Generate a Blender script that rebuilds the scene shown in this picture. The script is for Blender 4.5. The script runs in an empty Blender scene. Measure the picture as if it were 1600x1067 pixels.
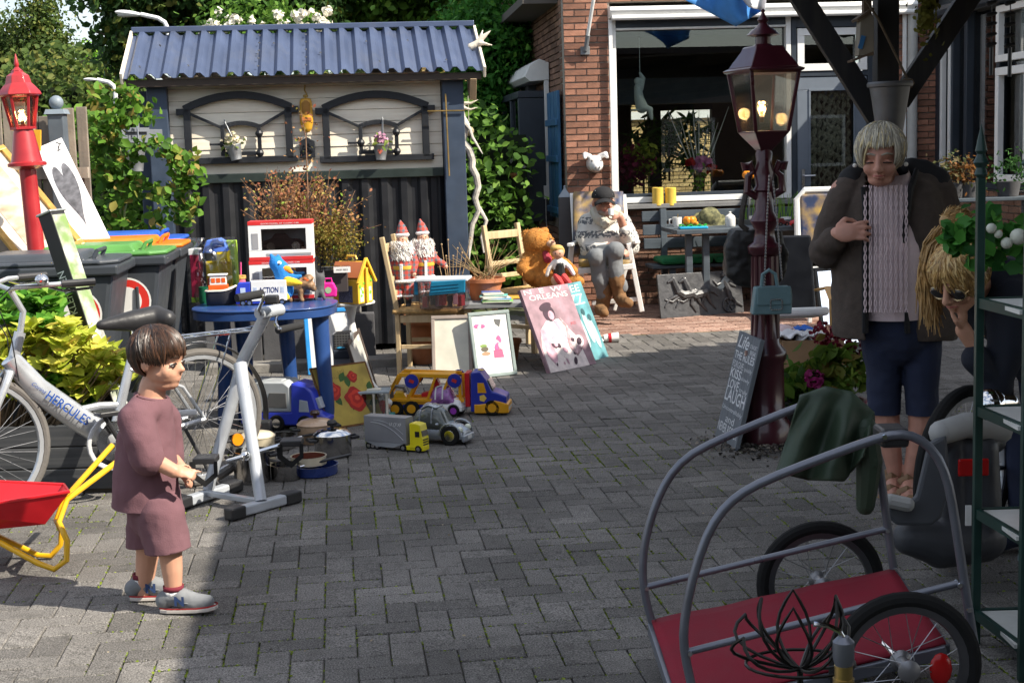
import bpy,bmesh,math,random
import numpy as np
from mathutils import Matrix,Vector,noise as mnoise
sin,cos,pi,sqrt = math.sin,math.cos,math.pi,math.sqrt
RAD = math.radians
SC = bpy.context.scene
COL = SC.collection
rnd = random.Random(7)
# ------------------------------------------------------------------ camera
FPX,PITCH,ROLL,CAMH = 2290.0,.130,.030,1.565
_F = Vector((0,cos(PITCH),-sin(PITCH))); _X = Vector((1,0,0)); _D = Vector((0,-sin(PITCH),-cos(PITCH)))
_R = cos(ROLL)*_X + sin(ROLL)*_D; _DN = -sin(ROLL)*_X + cos(ROLL)*_D
cd = bpy.data.cameras.new('camera'); cam = bpy.data.objects.new('camera',cd); COL.objects.link(cam)
cd.sensor_fit = 'HORIZONTAL'; cd.sensor_width = 36; cd.lens = 36*FPX/1600; cd.clip_start = .05; cd.clip_end = 600
m = Matrix.Identity(4)
for k in range(3):
    m[k][0] = _R[k]; m[k][1] = -_DN[k]; m[k][2] = -_F[k]
m[2][3] = CAMH
cam.matrix_world = m
SC.camera = cam
# ------------------------------------------------------------------ sky and sun
SUN_EL = RAD(43); SH = Vector((.905,-.425)).normalized()
TOSUN = Vector((SH.x*cos(SUN_EL),SH.y*cos(SUN_EL),sin(SUN_EL)))
w = bpy.data.worlds.new('World'); SC.world = w; w.use_nodes = True
nt = w.node_tree; nt.nodes.clear()
o_ = nt.nodes.new('ShaderNodeOutputWorld'); bg = nt.nodes.new('ShaderNodeBackground'); sky = nt.nodes.new('ShaderNodeTexSky')
sky.sky_type = 'NISHITA'; sky.sun_disc = False; sky.sun_elevation = SUN_EL; sky.sun_rotation = math.atan2(SH.x,SH.y)
sky.dust_density = 1.5; sky.air_density = 1.0; sky.ozone_density = 1.2
tc = nt.nodes.new('ShaderNodeTexCoord'); nz = nt.nodes.new('ShaderNodeTexNoise'); rp = nt.nodes.new('ShaderNodeValToRGB'); mx = nt.nodes.new('ShaderNodeMix')
mp = nt.nodes.new('ShaderNodeMapping'); mp.inputs['Scale'].default_value = (1,1,2.6); mp.inputs['Location'].default_value = (.9,.35,0)
nz.inputs['Scale'].default_value = 3.1; nz.inputs['Detail'].default_value = 7; nz.inputs['Roughness'].default_value = .55
rp.color_ramp.elements[0].position = .40; rp.color_ramp.elements[1].position = .62
mx.data_type = 'RGBA'; mx.inputs[7].default_value = (5.6,5.7,5.9,1)
nt.links.new(tc.outputs['Generated'],mp.inputs[0]); nt.links.new(mp.outputs[0],nz.inputs[0]); nt.links.new(nz.outputs[0],rp.inputs[0])
nt.links.new(rp.outputs[0],mx.inputs[0]); nt.links.new(sky.outputs[0],mx.inputs[6]); nt.links.new(mx.outputs[2],bg.inputs[0]); nt.links.new(bg.outputs[0],o_.inputs[0])
bg.inputs[1].default_value = .125
sl = bpy.data.lights.new('sun','SUN'); sl.energy = 5.0; sl.angle = RAD(.55); sl.color = (1,.92,.79)
so = bpy.data.objects.new('sun',sl); COL.objects.link(so); so.rotation_euler = TOSUN.to_track_quat('Z','Y').to_euler(); so.location = TOSUN*30
SC.view_settings.view_transform = 'Standard'; SC.view_settings.look = 'None'; SC.view_settings.exposure = .78; SC.view_settings.gamma = 1
SC.render.engine = 'CYCLES'; SC.cycles.max_bounces = 6; SC.cycles.diffuse_bounces = 3; SC.cycles.glossy_bounces = 3; SC.cycles.transparent_max_bounces = 14; SC.cycles.use_denoising = True
SC.cycles.caustics_reflective = False; SC.cycles.caustics_refractive = False
# ------------------------------------------------------------------ pixel helpers (1600x1067 photograph -> world)
CP = Vector((0,0,CAMH))
def ray(px,py): return _F + _R*((px-800)/FPX) + _DN*((py-533.5)/FPX)
def G(px,py,z=0.):
    d = ray(px,py); return CP + d*((z-CAMH)/d.z)
def P(px,py,Y):
    d = ray(px,py); return CP + d*(Y/d.y)
def pix(p):
    q = Vector(p)-CP; d = q.dot(_F); return 800+FPX*q.dot(_R)/d,533.5+FPX*q.dot(_DN)/d
# ------------------------------------------------------------------ materials
def C(h):
    h = h.lstrip('#'); c = [int(h[i:i+2],16)/255 for i in (0,2,4)]
    return tuple(x/12.92 if x <= .04045 else ((x+.055)/1.055)**2.4 for x in c)
MATS = {}
def M(name,col,rough=.6,metal=0.,var=.12,scale=9.,bump=0.,bscale=70.,spec=.4,coat=0.,rand=0.,dirt=0.,dirtcol=(.05,.045,.035),trl=0.,wave=None,emis=0.):
    """procedural material: base colour with noise variation, grain bump, optional dirt patches"""
    if name in MATS: return MATS[name]
    if isinstance(col,str): col = C(col)
    mt = bpy.data.materials.new(name); mt.use_nodes = True; n = mt.node_tree; N = n.nodes; L = n.links
    b = N['Principled BSDF']
    b.inputs['Metallic'].default_value = metal; b.inputs['Specular IOR Level'].default_value = spec
    b.inputs['Coat Weight'].default_value = coat; b.inputs['Coat Roughness'].default_value = .08
    t = N.new('ShaderNodeTexCoord'); nz = N.new('ShaderNodeTexNoise'); nz.inputs['Scale'].default_value = scale; nz.inputs['Detail'].default_value = 5
    L.new(t.outputs['Object'],nz.inputs['Vector'])
    mr = N.new('ShaderNodeMapRange'); mr.inputs[1].default_value = .3; mr.inputs[2].default_value = .7; mr.inputs[3].default_value = 1-var; mr.inputs[4].default_value = 1+var
    L.new(nz.outputs[0],mr.inputs[0])
    val = mr.outputs[0]
    if rand:
        oi = N.new('ShaderNodeObjectInfo'); m2 = N.new('ShaderNodeMapRange'); m2.inputs[3].default_value = 1-rand; m2.inputs[4].default_value = 1+rand
        L.new(oi.outputs['Random'],m2.inputs[0]); mu = N.new('ShaderNodeMath'); mu.operation = 'MULTIPLY'
        L.new(val,mu.inputs[0]); L.new(m2.outputs[0],mu.inputs[1]); val = mu.outputs[0]
    vm = N.new('ShaderNodeVectorMath'); vm.operation = 'SCALE'; vm.inputs[0].default_value = col[:3]; L.new(val,vm.inputs['Scale'])
    cur = vm.outputs[0]
    if wave:
        wv = N.new('ShaderNodeTexNoise'); mpp = N.new('ShaderNodeMapping'); mpp.inputs['Scale'].default_value = wave[:3]; wv.inputs['Scale'].default_value = 1; wv.inputs['Detail'].default_value = 6
        L.new(t.outputs['Object'],mpp.inputs[0]); L.new(mpp.outputs[0],wv.inputs[0]); r2 = N.new('ShaderNodeMapRange'); r2.inputs[1].default_value = .4; r2.inputs[2].default_value = .65
        L.new(wv.outputs[0],r2.inputs[0]); mm = N.new('ShaderNodeMix'); mm.data_type = 'RGBA'; L.new(r2.outputs[0],mm.inputs[0]); L.new(cur,mm.inputs[6])
        mm.inputs[7].default_value = (*wave[3][:3],1); cur = mm.outputs[2]
    if dirt:
        dz = N.new('ShaderNodeTexNoise'); dz.inputs['Scale'].default_value = 3.7; dz.inputs['Detail'].default_value = 9; dz.inputs['Roughness'].default_value = .7
        L.new(t.outputs['Object'],dz.inputs[0]); r3 = N.new('ShaderNodeMapRange'); r3.inputs[1].default_value = .52; r3.inputs[2].default_value = .75; r3.inputs[4].default_value = dirt
        L.new(dz.outputs[0],r3.inputs[0]); m3 = N.new('ShaderNodeMix'); m3.data_type = 'RGBA'; L.new(r3.outputs[0],m3.inputs[0]); L.new(cur,m3.inputs[6]); m3.inputs[7].default_value = (*dirtcol,1); cur = m3.outputs[2]
    L.new(cur,b.inputs['Base Color'])
    rr = N.new('ShaderNodeMapRange'); rr.inputs[1].default_value = .3; rr.inputs[2].default_value = .7; rr.inputs[3].default_value = max(.02,rough-.08); rr.inputs[4].default_value = min(1,rough+.08)
    L.new(nz.outputs[0],rr.inputs[0]); L.new(rr.outputs[0],b.inputs['Roughness'])
    if bump:
        bz = N.new('ShaderNodeTexNoise'); bz.inputs['Scale'].default_value = bscale; bz.inputs['Detail'].default_value = 4; L.new(t.outputs['Object'],bz.inputs[0])
        bp = N.new('ShaderNodeBump'); bp.inputs['Strength'].default_value = min(1,bump); bp.inputs['Distance'].default_value = .004; L.new(bz.outputs[0],bp.inputs['Height']); L.new(bp.outputs[0],b.inputs['Normal'])
    if trl:
        ts = N.new('ShaderNodeBsdfTranslucent'); L.new(cur,ts.inputs[0]); ms = N.new('ShaderNodeMixShader'); ms.inputs[0].default_value = trl
        L.new(b.outputs[0],ms.inputs[1]); L.new(ts.outputs[0],ms.inputs[2]); L.new(ms.outputs[0],N['Material Output'].inputs[0])
    if emis:
        b.inputs['Emission Color'].default_value = (*col[:3],1); b.inputs['Emission Strength'].default_value = emis
    MATS[name] = mt; return mt
def Mleaf(name,c1,c2,c3=None,rough=.5,trl=.35):
    """foliage: colour picked leaf by leaf from the face attribute 'rnd'"""
    if name in MATS: return MATS[name]
    mt = bpy.data.materials.new(name); mt.use_nodes = True; N = mt.node_tree.nodes; L = mt.node_tree.links; b = N['Principled BSDF']
    a = N.new('ShaderNodeAttribute'); a.attribute_name = 'rnd'; r = N.new('ShaderNodeValToRGB'); e = r.color_ramp.elements
    e[0].color = (*C(c1),1); e[1].color = (*C(c2),1); e[1].position = .75 if c3 else 1
    if c3: x = e.new(1.); x.color = (*C(c3),1)
    L.new(a.outputs['Fac'],r.inputs[0]); L.new(r.outputs[0],b.inputs['Base Color']); b.inputs['Roughness'].default_value = rough+.1; b.inputs['Specular IOR Level'].default_value = .22
    ts = N.new('ShaderNodeBsdfTranslucent'); L.new(r.outputs[0],ts.inputs[0]); ms = N.new('ShaderNodeMixShader'); ms.inputs[0].default_value = trl
    L.new(b.outputs[0],ms.inputs[1]); L.new(ts.outputs[0],ms.inputs[2]); L.new(ms.outputs[0],N['Material Output'].inputs[0])
    MATS[name] = mt; return mt
def Mglass(name,tint=(1,1,1),rough=.0,base=.06,gain=1.):
    """thin pane: see-through with a Fresnel mirror reflection"""
    if name in MATS: return MATS[name]
    mt = bpy.data.materials.new(name); mt.use_nodes = True; N = mt.node_tree.nodes; L = mt.node_tree.links; N.remove(N['Principled BSDF'])
    t = N.new('ShaderNodeBsdfTransparent'); t.inputs[0].default_value = (*tint,1); g = N.new('ShaderNodeBsdfGlossy'); g.inputs['Roughness'].default_value = rough
    lw = N.new('ShaderNodeLayerWeight'); lw.inputs[0].default_value = .35; mr = N.new('ShaderNodeMapRange'); mr.inputs[3].default_value = base; mr.inputs[4].default_value = gain; L.new(lw.outputs['Fresnel'],mr.inputs[0])
    ms = N.new('ShaderNodeMixShader'); L.new(mr.outputs[0],ms.inputs[0]); L.new(t.outputs[0],ms.inputs[1]); L.new(g.outputs[0],ms.inputs[2]); L.new(ms.outputs[0],N['Material Output'].inputs[0])
    MATS[name] = mt; return mt
# ------------------------------------------------------------------ mesh building
class MB:
    def __init__(s,X=None): s.v = []; s.f = []; s.X = X or Matrix.Identity(4)
    def add(s,vs,fs,X=None):
        k = len(s.v); T = s.X @ X if X is not None else s.X
        s.v += [T @ Vector(p) for p in vs]; s.f += [tuple(i+k for i in q) for q in fs]; return s
    def box(s,c,d,rz=0,rx=0,ry=0,taper=1.):
        a,b,h = d[0]/2,d[1]/2,d[2]/2; t = taper
        vs = [(-a,-b,-h),(a,-b,-h),(a,b,-h),(-a,b,-h),(-a*t,-b*t,h),(a*t,-b*t,h),(a*t,b*t,h),(-a*t,b*t,h)]
        X = Matrix.Translation(c) @ Matrix.Rotation(rz,4,'Z') @ Matrix.Rotation(ry,4,'Y') @ Matrix.Rotation(rx,4,'X')
        return s.add(vs,[(0,3,2,1),(4,5,6,7),(0,1,5,4),(1,2,6,5),(2,3,7,6),(3,0,4,7)],X)
    def bar(s,a,b,w,h=None,up=(0,0,1)):
        """square bar from a to b"""
        a,b = Vector(a),Vector(b); h = h or w; d = (b-a).normalized(); u = Vector(up)
        if abs(d.dot(u)) > .98: u = Vector((0,1,0))
        x = d.cross(u).normalized(); y = x.cross(d).normalized(); vs = []
        for p in (a,b): vs += [p-x*w/2-y*h/2,p+x*w/2-y*h/2,p+x*w/2+y*h/2,p-x*w/2+y*h/2]
        return s.add(vs,[(0,3,2,1),(4,5,6,7),(0,1,5,4),(1,2,6,5),(2,3,7,6),(3,0,4,7)])
    def tube(s,pts,r,n=8,closed=False,cap=True,flat=1.):
        pts = [Vector(p) for p in pts]; m = len(pts); rr = list(r) if hasattr(r,'__len__') else [r]*m
        T = []
        for i in range(m):
            a = pts[(i-1) % m] if (closed or i) else pts[0]; b = pts[(i+1) % m] if (closed or i < m-1) else pts[-1]
            t = (b-a); T.append(t.normalized() if t.length > 1e-9 else Vector((0,0,1)))
        u = T[0].orthogonal().normalized(); vs = []
        if abs(T[0].z) < .9: u = (Vector((0,0,1))-T[0]*T[0].z).normalized()
        for i in range(m):
            u = (u-T[i]*u.dot(T[i])); u = u.normalized() if u.length > 1e-6 else T[i].orthogonal().normalized(); w_ = T[i].cross(u)
            for k in range(n):
                a = 2*pi*k/n; vs.append(pts[i]+(u*cos(a)*flat+w_*sin(a))*rr[i])
        fs = []
        for i in range(m if closed else m-1):
            j = (i+1) % m
            for k in range(n): fs.append((i*n+k,i*n+(k+1) % n,j*n+(k+1) % n,j*n+k))
        if cap and not closed: fs += [tuple(reversed(range(n))),tuple(range((m-1)*n,m*n))]
        return s.add(vs,fs)
    def lathe(s,prof,n=16,c=(0,0,0),X=None,sx=1.,sy=1.,arc=2*pi,cap=True):
        vs = []; fs = []; m = len(prof); full = abs(arc-2*pi) < 1e-6; nn = n if full else n+1
        for r,z in prof:
            for k in range(nn): a = arc*k/n; vs.append((c[0]+r*cos(a)*sx,c[1]+r*sin(a)*sy,c[2]+z))
        for i in range(m-1):
            for k in range(n): fs.append((i*nn+k,i*nn+(k+1) % nn,(i+1)*nn+(k+1) % nn,(i+1)*nn+k))
        if full and cap:
            if prof[0][0] > 1e-5: fs.append(tuple(reversed(range(n))))
            if prof[-1][0] > 1e-5: fs.append(tuple(range((m-1)*n,m*n)))
        return s.add(vs,fs,X)
    def sph(s,c,r,n=12,X=None,rot=None):
        r = r if hasattr(r,'__len__') else (r,r,r); vs = [(0,0,-1)]; fs = []; h = n//2
        for i in range(1,h):
            z = -cos(pi*i/h); q = sin(pi*i/h)
            for k in range(n): vs.append((q*cos(2*pi*k/n),q*sin(2*pi*k/n),z))
        vs.append((0,0,1)); t = len(vs)-1
        for k in range(n): fs.append((0,1+(k+1) % n,1+k)); fs.append((t,1+(h-2)*n+k,1+(h-2)*n+(k+1) % n))
        for i in range(h-2):
            for k in range(n): fs.append((1+i*n+k,1+i*n+(k+1) % n,1+(i+1)*n+(k+1) % n,1+(i+1)*n+k))
        T = Matrix.Translation(c) @ (rot.to_4x4() if rot is not None else Matrix.Identity(4)) @ Matrix.Diagonal((*r,1))
        return s.add(vs,fs,(X @ T) if X is not None else T)
    def limb(s,pts,rr,n=12):
        """closed tapered chain with round ends, made to be fused by blob()"""
        s.tube(pts,rr,n)
        for p,r in zip(pts,rr): s.sph(p,r,n)
        return s
    def prism(s,poly,y0,y1,X=None):
        n = len(poly); vs = [(x,y0,z) for x,z in poly]+[(x,y1,z) for x,z in poly]
        fs = [tuple(range(n)),tuple(reversed(range(n,2*n)))]+[(i,n+i,n+(i+1) % n,(i+1) % n) for i in range(n)]
        return s.add(vs,fs,X)
    def plate(s,poly,z0,z1,X=None):
        n = len(poly); vs = [(x,y,z0) for x,y in poly]+[(x,y,z1) for x,y in poly]
        fs = [tuple(reversed(range(n))),tuple(range(n,2*n))]+[(i,(i+1) % n,n+(i+1) % n,n+i) for i in range(n)]
        return s.add(vs,fs,X)
    def sheet(s,fn,nu,nv,th=0.,X=None):
        vs = [tuple(fn(i/nu,j/nv)) for j in range(nv+1) for i in range(nu+1)]
        fs = [(j*(nu+1)+i,j*(nu+1)+i+1,(j+1)*(nu+1)+i+1,(j+1)*(nu+1)+i) for j in range(nv) for i in range(nu)]
        return s.add(vs,fs,X)
    def build(s,name,mat,parent=None,smooth=35,bevel=0.,solid=0.,sub=0,kind=None,label=None,fixn=True):
        me = bpy.data.meshes.new(name); me.from_pydata([tuple(p) for p in s.v],[],s.f)
        if fixn:
            b = bmesh.new(); b.from_mesh(me); bmesh.ops.recalc_face_normals(b,faces=b.faces); b.to_mesh(me); b.free()
        if smooth:
            me.polygons.foreach_set('use_smooth',[True]*len(me.polygons))
            if smooth < 180: me.set_sharp_from_angle(angle=RAD(smooth))
        me.materials.append(mat)
        o = bpy.data.objects.new(name,me); COL.objects.link(o)
        if parent is not None: o.parent = parent
        if solid: q = o.modifiers.new('s','SOLIDIFY'); q.thickness = solid; q.offset = 0
        if bevel: q = o.modifiers.new('b','BEVEL'); q.width = bevel; q.segments = 2; q.limit_method = 'ANGLE'; q.angle_limit = RAD(40)
        if sub: q = o.modifiers.new('u','SUBSURF'); q.levels = sub; q.render_levels = sub
        if kind: o['kind'] = kind
        if label: o['label'] = label
        return o
def blob(mb,name,mat,parent,vox=.008,it=6,fac=.5,label=None):
    """fuse overlapping closed shapes into one continuous smooth surface"""
    t = mb.build('tmp',mat,None,smooth=0)
    q = t.modifiers.new('r','REMESH'); q.mode = 'VOXEL'; q.voxel_size = vox
    if it: q = t.modifiers.new('m','SMOOTH'); q.iterations = it; q.factor = fac
    dg = bpy.context.evaluated_depsgraph_get(); me = bpy.data.meshes.new_from_object(t.evaluated_get(dg)); me.name = name
    old = t.data; bpy.data.objects.remove(t); bpy.data.meshes.remove(old)
    me.polygons.foreach_set('use_smooth',[True]*len(me.polygons)); me.materials.clear(); me.materials.append(mat)
    o = bpy.data.objects.new(name,me); COL.objects.link(o)
    if parent is not None: o.parent = parent
    if label: o['label'] = label
    return o
def thing(name,label,cat,loc=(0,0,0),rz=0,group=None):
    o = bpy.data.objects.new(name,None); COL.objects.link(o); o.empty_display_size = .1
    o.location = loc; o.rotation_euler = (0,0,rz); o['label'] = label; o['category'] = cat
    if group: o['group'] = group
    return o
def thingM(name,label,cat,X,group=None):
    o = thing(name,label,cat,group=group); o.matrix_world = X; return o
def tag(o,label,cat,group=None):
    o['label'] = label; o['category'] = cat
    if group: o['group'] = group
    return o
def struct(o): o['kind'] = 'structure'; return o
def copy_tree(o,parent=None):
    c = o.copy(); COL.objects.link(c)
    if parent is not None: c.parent = parent
    for ch in list(o.children): copy_tree(ch,c)
    return c
def TR(*p): return Matrix.Translation(p if len(p) == 3 else p[0])
def RZ(a): return Matrix.Rotation(a,4,'Z')
def RX(a): return Matrix.Rotation(a,4,'X')
def RY(a): return Matrix.Rotation(a,4,'Y')
def frame(o,x,y,z):
    m = Matrix.Identity(4)
    for k in range(3): m[k][0] = x[k]; m[k][1] = y[k]; m[k][2] = z[k]; m[k][3] = o[k]
    return m
def lean(bl,br,ang):
    """board standing on its lower edge bl->br, leaning back by ang: x along the edge, y up the board, z out of its face"""
    bl,br = Vector(bl),Vector(br); x = (br-bl); wd = x.length; x = x.normalized(); nrm = Vector((x.y,-x.x,0)).normalized()
    up = -nrm*sin(ang)+Vector((0,0,1))*cos(ang); z = x.cross(up)
    return frame(bl,x,up,z),wd
def text(s,mat,parent,X,h=.05,wfit=None,name='lettering',th=.0006,shear=0,align='CENTER',bold=0):
    c = bpy.data.curves.new('t','FONT'); c.body = s; c.size = 1; c.extrude = 0; c.align_x = align; c.shear = shear; c.offset = bold; c.resolution_u = 3
    t = bpy.data.objects.new('t',c); COL.objects.link(t); dg = bpy.context.evaluated_depsgraph_get(); me = bpy.data.meshes.new_from_object(t.evaluated_get(dg))
    bpy.data.objects.remove(t); bpy.data.curves.remove(c)
    if not me.vertices: return None
    xs = [v.co.x for v in me.vertices]; ys = [v.co.y for v in me.vertices]; wd = max(xs)-min(xs); ht = max(ys)-min(ys)
    sx = h/max(.3,ht); sx2 = (wfit/wd) if wfit else sx; cx = (max(xs)+min(xs))/2 if align == 'CENTER' else min(xs)
    me.transform(X @ Matrix.Diagonal((sx2,sx,1,1)) @ TR(-cx,-min(ys),0)); me.materials.clear(); me.materials.append(mat); me.name = name
    o = bpy.data.objects.new(name,me); COL.objects.link(o); o.parent = parent; return o
def leafmesh(name,cen,nrm,size,mat,parent=None,asp=1.6,fold=.25,kind=None,jit=.35,seed=1,axis=None,axn=.3):
    """many small leaves (6-sided, folded along the rib), one face attribute for colour"""
    g = np.random.default_rng(seed); n = len(cen); cen = np.asarray(cen,float); nrm = np.asarray(nrm,float)
    nrm = nrm+g.normal(0,jit,(n,3)); nrm /= np.linalg.norm(nrm,axis=1)[:,None]+1e-9
    a = g.normal(0,1,(n,3)) if axis is None else np.asarray(axis,float)+g.normal(0,axn,(n,3)); a -= nrm*(a*nrm).sum(1)[:,None]; a /= np.linalg.norm(a,axis=1)[:,None]+1e-9
    b = np.cross(nrm,a); sz = (size*g.uniform(.6,1.35,n))[:,None]
    W = sz/asp/2
    p = [cen-a*sz/2,cen-a*sz*.12+b*W+nrm*W*fold,cen+a*sz*.2+b*W*.8+nrm*W*fold,cen+a*sz/2,cen+a*sz*.2-b*W*.8+nrm*W*fold,cen-a*sz*.12-b*W+nrm*W*fold]
    V = np.stack(p,1).reshape(-1,3); i = (np.arange(n)*6)[:,None]
    F = np.concatenate([i+np.array([0,1,2,3]),i+np.array([0,3,4,5])],1).reshape(-1,4)
    me = bpy.data.meshes.new(name); me.vertices.add(len(V)); me.vertices.foreach_set('co',V.ravel()); me.loops.add(F.size); me.loops.foreach_set('vertex_index',F.ravel().astype(np.int32))
    me.polygons.add(len(F)); me.polygons.foreach_set('loop_start',np.arange(0,F.size,4,dtype=np.int32)); me.update(calc_edges=True)
    at = me.attributes.new('rnd','FLOAT','FACE'); at.data.foreach_set('value',np.repeat(g.random(n),2).astype(np.float32))
    me.materials.append(mat); o = bpy.data.objects.new(name,me); COL.objects.link(o)
    if parent is not None: o.parent = parent
    if kind: o['kind'] = kind
    return o
def clumps(n_c,per,ell,seed,c=(0,0,0),cr=.3,shell=.55):
    """leaf centres in clumps spread through an ellipsoid; returns centres and outward normals"""
    g = np.random.default_rng(seed); d = g.normal(0,1,(n_c,3)); d /= np.linalg.norm(d,axis=1)[:,None]
    r = shell+(1-shell)*g.random(n_c)**.6; r *= 1+.13*np.sin(d[:,0]*5+seed)*np.cos(d[:,2]*4+seed*2)
    cc = d*r[:,None]*np.array(ell); q = g.normal(0,1,(n_c,per,3)); q *= (cr*g.uniform(.5,1.25,n_c))[:,None,None]*.55
    pts = (cc[:,None,:]+q).reshape(-1,3); nn = q+np.array([0,0,.5])*cr+d[:,None,:]*cr*.4
    return pts+np.array(c),nn.reshape(-1,3)
# ================================================================== SETTING: paving
def Mpaver(name,c1,c2,stain=(.05,.047,.04)):
    mt = bpy.data.materials.new(name); mt.use_nodes = True; N = mt.node_tree.nodes; L = mt.node_tree.links; b = N['Principled BSDF']
    a = N.new('ShaderNodeAttribute'); a.attribute_name = 'rnd'; oi = N.new('ShaderNodeObjectInfo'); ad = N.new('ShaderNodeMath'); ad.operation = 'ADD'; fr = N.new('ShaderNodeMath'); fr.operation = 'FRACT'
    L.new(a.outputs['Fac'],ad.inputs[0]); L.new(oi.outputs['Random'],ad.inputs[1]); L.new(ad.outputs[0],fr.inputs[0])
    r = N.new('ShaderNodeValToRGB'); r.color_ramp.elements[0].color = (*c1,1); r.color_ramp.elements[1].color = (*c2,1); L.new(fr.outputs[0],r.inputs[0])
    ge = N.new('ShaderNodeNewGeometry')
    def nz(s,d,lo,hi,o0,o1):
        n = N.new('ShaderNodeTexNoise'); n.inputs['Scale'].default_value = s; n.inputs['Detail'].default_value = d; L.new(ge.outputs['Position'],n.inputs[0])
        q = N.new('ShaderNodeMapRange'); q.inputs[1].default_value = lo; q.inputs[2].default_value = hi; q.inputs[3].default_value = o0; q.inputs[4].default_value = o1; L.new(n.outputs[0],q.inputs[0]); return n,q.outputs[0]
    n1,v1 = nz(190,3,.34,.66,.35,1.75); n2,v2 = nz(1.3,6,.35,.65,.78,1.2); n3,v3 = nz(16,6,.52,.72,0,.5); n4,v4 = nz(210,1,.70,.76,0,.85)
    mu = N.new('ShaderNodeMath'); mu.operation = 'MULTIPLY'; L.new(v1,mu.inputs[0]); L.new(v2,mu.inputs[1])
    sc = N.new('ShaderNodeVectorMath'); sc.operation = 'SCALE'; L.new(r.outputs[0],sc.inputs[0]); L.new(mu.outputs[0],sc.inputs['Scale'])
    m1 = N.new('ShaderNodeMix'); m1.data_type = 'RGBA'; L.new(v3,m1.inputs[0]); L.new(sc.outputs[0],m1.inputs[6]); m1.inputs[7].default_value = (*stain,1)
    m2 = N.new('ShaderNodeMix'); m2.data_type = 'RGBA'; L.new(v4,m2.inputs[0]); L.new(m1.outputs[2],m2.inputs[6]); m2.inputs[7].default_value = (.42,.41,.39,1)
    L.new(m2.outputs[2],b.inputs['Base Color']); b.inputs['Roughness'].default_value = .82; b.inputs['Specular IOR Level'].default_value = .3
    bp = N.new('ShaderNodeBump'); bp.inputs['Strength'].default_value = .8; bp.inputs['Distance'].default_value = .004; L.new(n1.outputs[0],bp.inputs['Height']); L.new(bp.outputs[0],b.inputs['Normal'])
    return mt
M_PAV = Mpaver('concrete_paver',(.10,.094,.087),(.168,.158,.146))
M_CLK = Mpaver('red_clinker',(.20,.105,.075),(.36,.24,.19))
def Mjoint():
    mt = bpy.data.materials.new('joint_sand'); mt.use_nodes = True; N = mt.node_tree.nodes; L = mt.node_tree.links; b = N['Principled BSDF']; ge = N.new('ShaderNodeNewGeometry')
    n = N.new('ShaderNodeTexNoise'); n.inputs['Scale'].default_value = 2.6; n.inputs['Detail'].default_value = 8; L.new(ge.outputs['Position'],n.inputs[0])
    r = N.new('ShaderNodeValToRGB'); e = r.color_ramp.elements; e[0].position = .42; e[0].color = (.07,.06,.045,1); e[1].position = .6; e[1].color = (.05,.075,.012,1); L.new(n.outputs[0],r.inputs[0]); L.new(r.outputs[0],b.inputs['Base Color']); b.inputs['Roughness'].default_value = .95
    return mt
PX0,PY0,PYAW,PU = -.9376,5.347,.117,.105
def lat(i,j): a,b = i*PU,-j*PU; return PX0+a*cos(PYAW)-b*sin(PYAW),PY0+a*sin(PYAW)+b*cos(PYAW)
gb = MB(); gb.box((0,60,-.27),(260,200,.5)); ground = struct(gb.build('ground',M('garden_soil',(.06,.05,.035),.95,bump=.5),None,0))
pb = MB(); pb.box((.5,7.0,-.0455),(13,15.4,.065)); paving = struct(pb.build('paving',Mjoint(),None,0))
def paver_mesh(name,a,b,mat,ch=.004,rd=None):
    h = -.03; g = .0017; ax,by = a/2-g,b/2-g; vs = []
    for d,z in ((ch,0),(0,-ch),(0,h)): vs += [(-ax+d,-by+d,z),(ax-d,-by+d,z),(ax-d,by-d,z),(-ax+d,by-d,z)]
    fs = [(0,1,2,3)]+[(r*4+(k+1) % 4,r*4+k,r*4+4+k,r*4+4+(k+1) % 4) for r in (0,1) for k in range(4)]
    me = bpy.data.meshes.new(name); me.from_pydata(vs,[],fs); me.materials.append(mat); return me,vs,fs
pmesh,pvs,pfs = paver_mesh('paver',2*PU,PU,M_PAV)
plist = []
for j in range(-80,32):
    for i in range(-50,72):
        k = (i-j) % 4
        if k == 0: cx,cy = lat(i+.5,j+1); a = PYAW+pi/2
        elif k == 1: cx,cy = lat(i+1,j+.5); a = PYAW
        else: continue
        if cy < 2.3 or cx < -4.6 or cx > 5.2 or cy > 14.4: continue
        if cx > .3 and cy > 12.05+.117*(cx-.3): continue
        plist.append((cx,cy,a))
def infr(p):
    x,y = pix(p); return 0 < x < 1600 and 0 < y < 1067
vis = sorted([p for p in plist if infr((p[0],p[1],0)) and p[1] > 2.4],key=lambda p: p[1])[:300]; vs_set = set(vis)
def jit(): return rnd.gauss(0,.0013),rnd.gauss(0,.006),rnd.gauss(0,.006),rnd.gauss(0,.008)
for cx,cy,a in vis:
    z,rx,ry,rz = jit(); o = bpy.data.objects.new('paver',pmesh); COL.objects.link(o); o.parent = paving; o.location = (cx,cy,z); o.rotation_euler = (rx,ry,a+rz)
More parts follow.
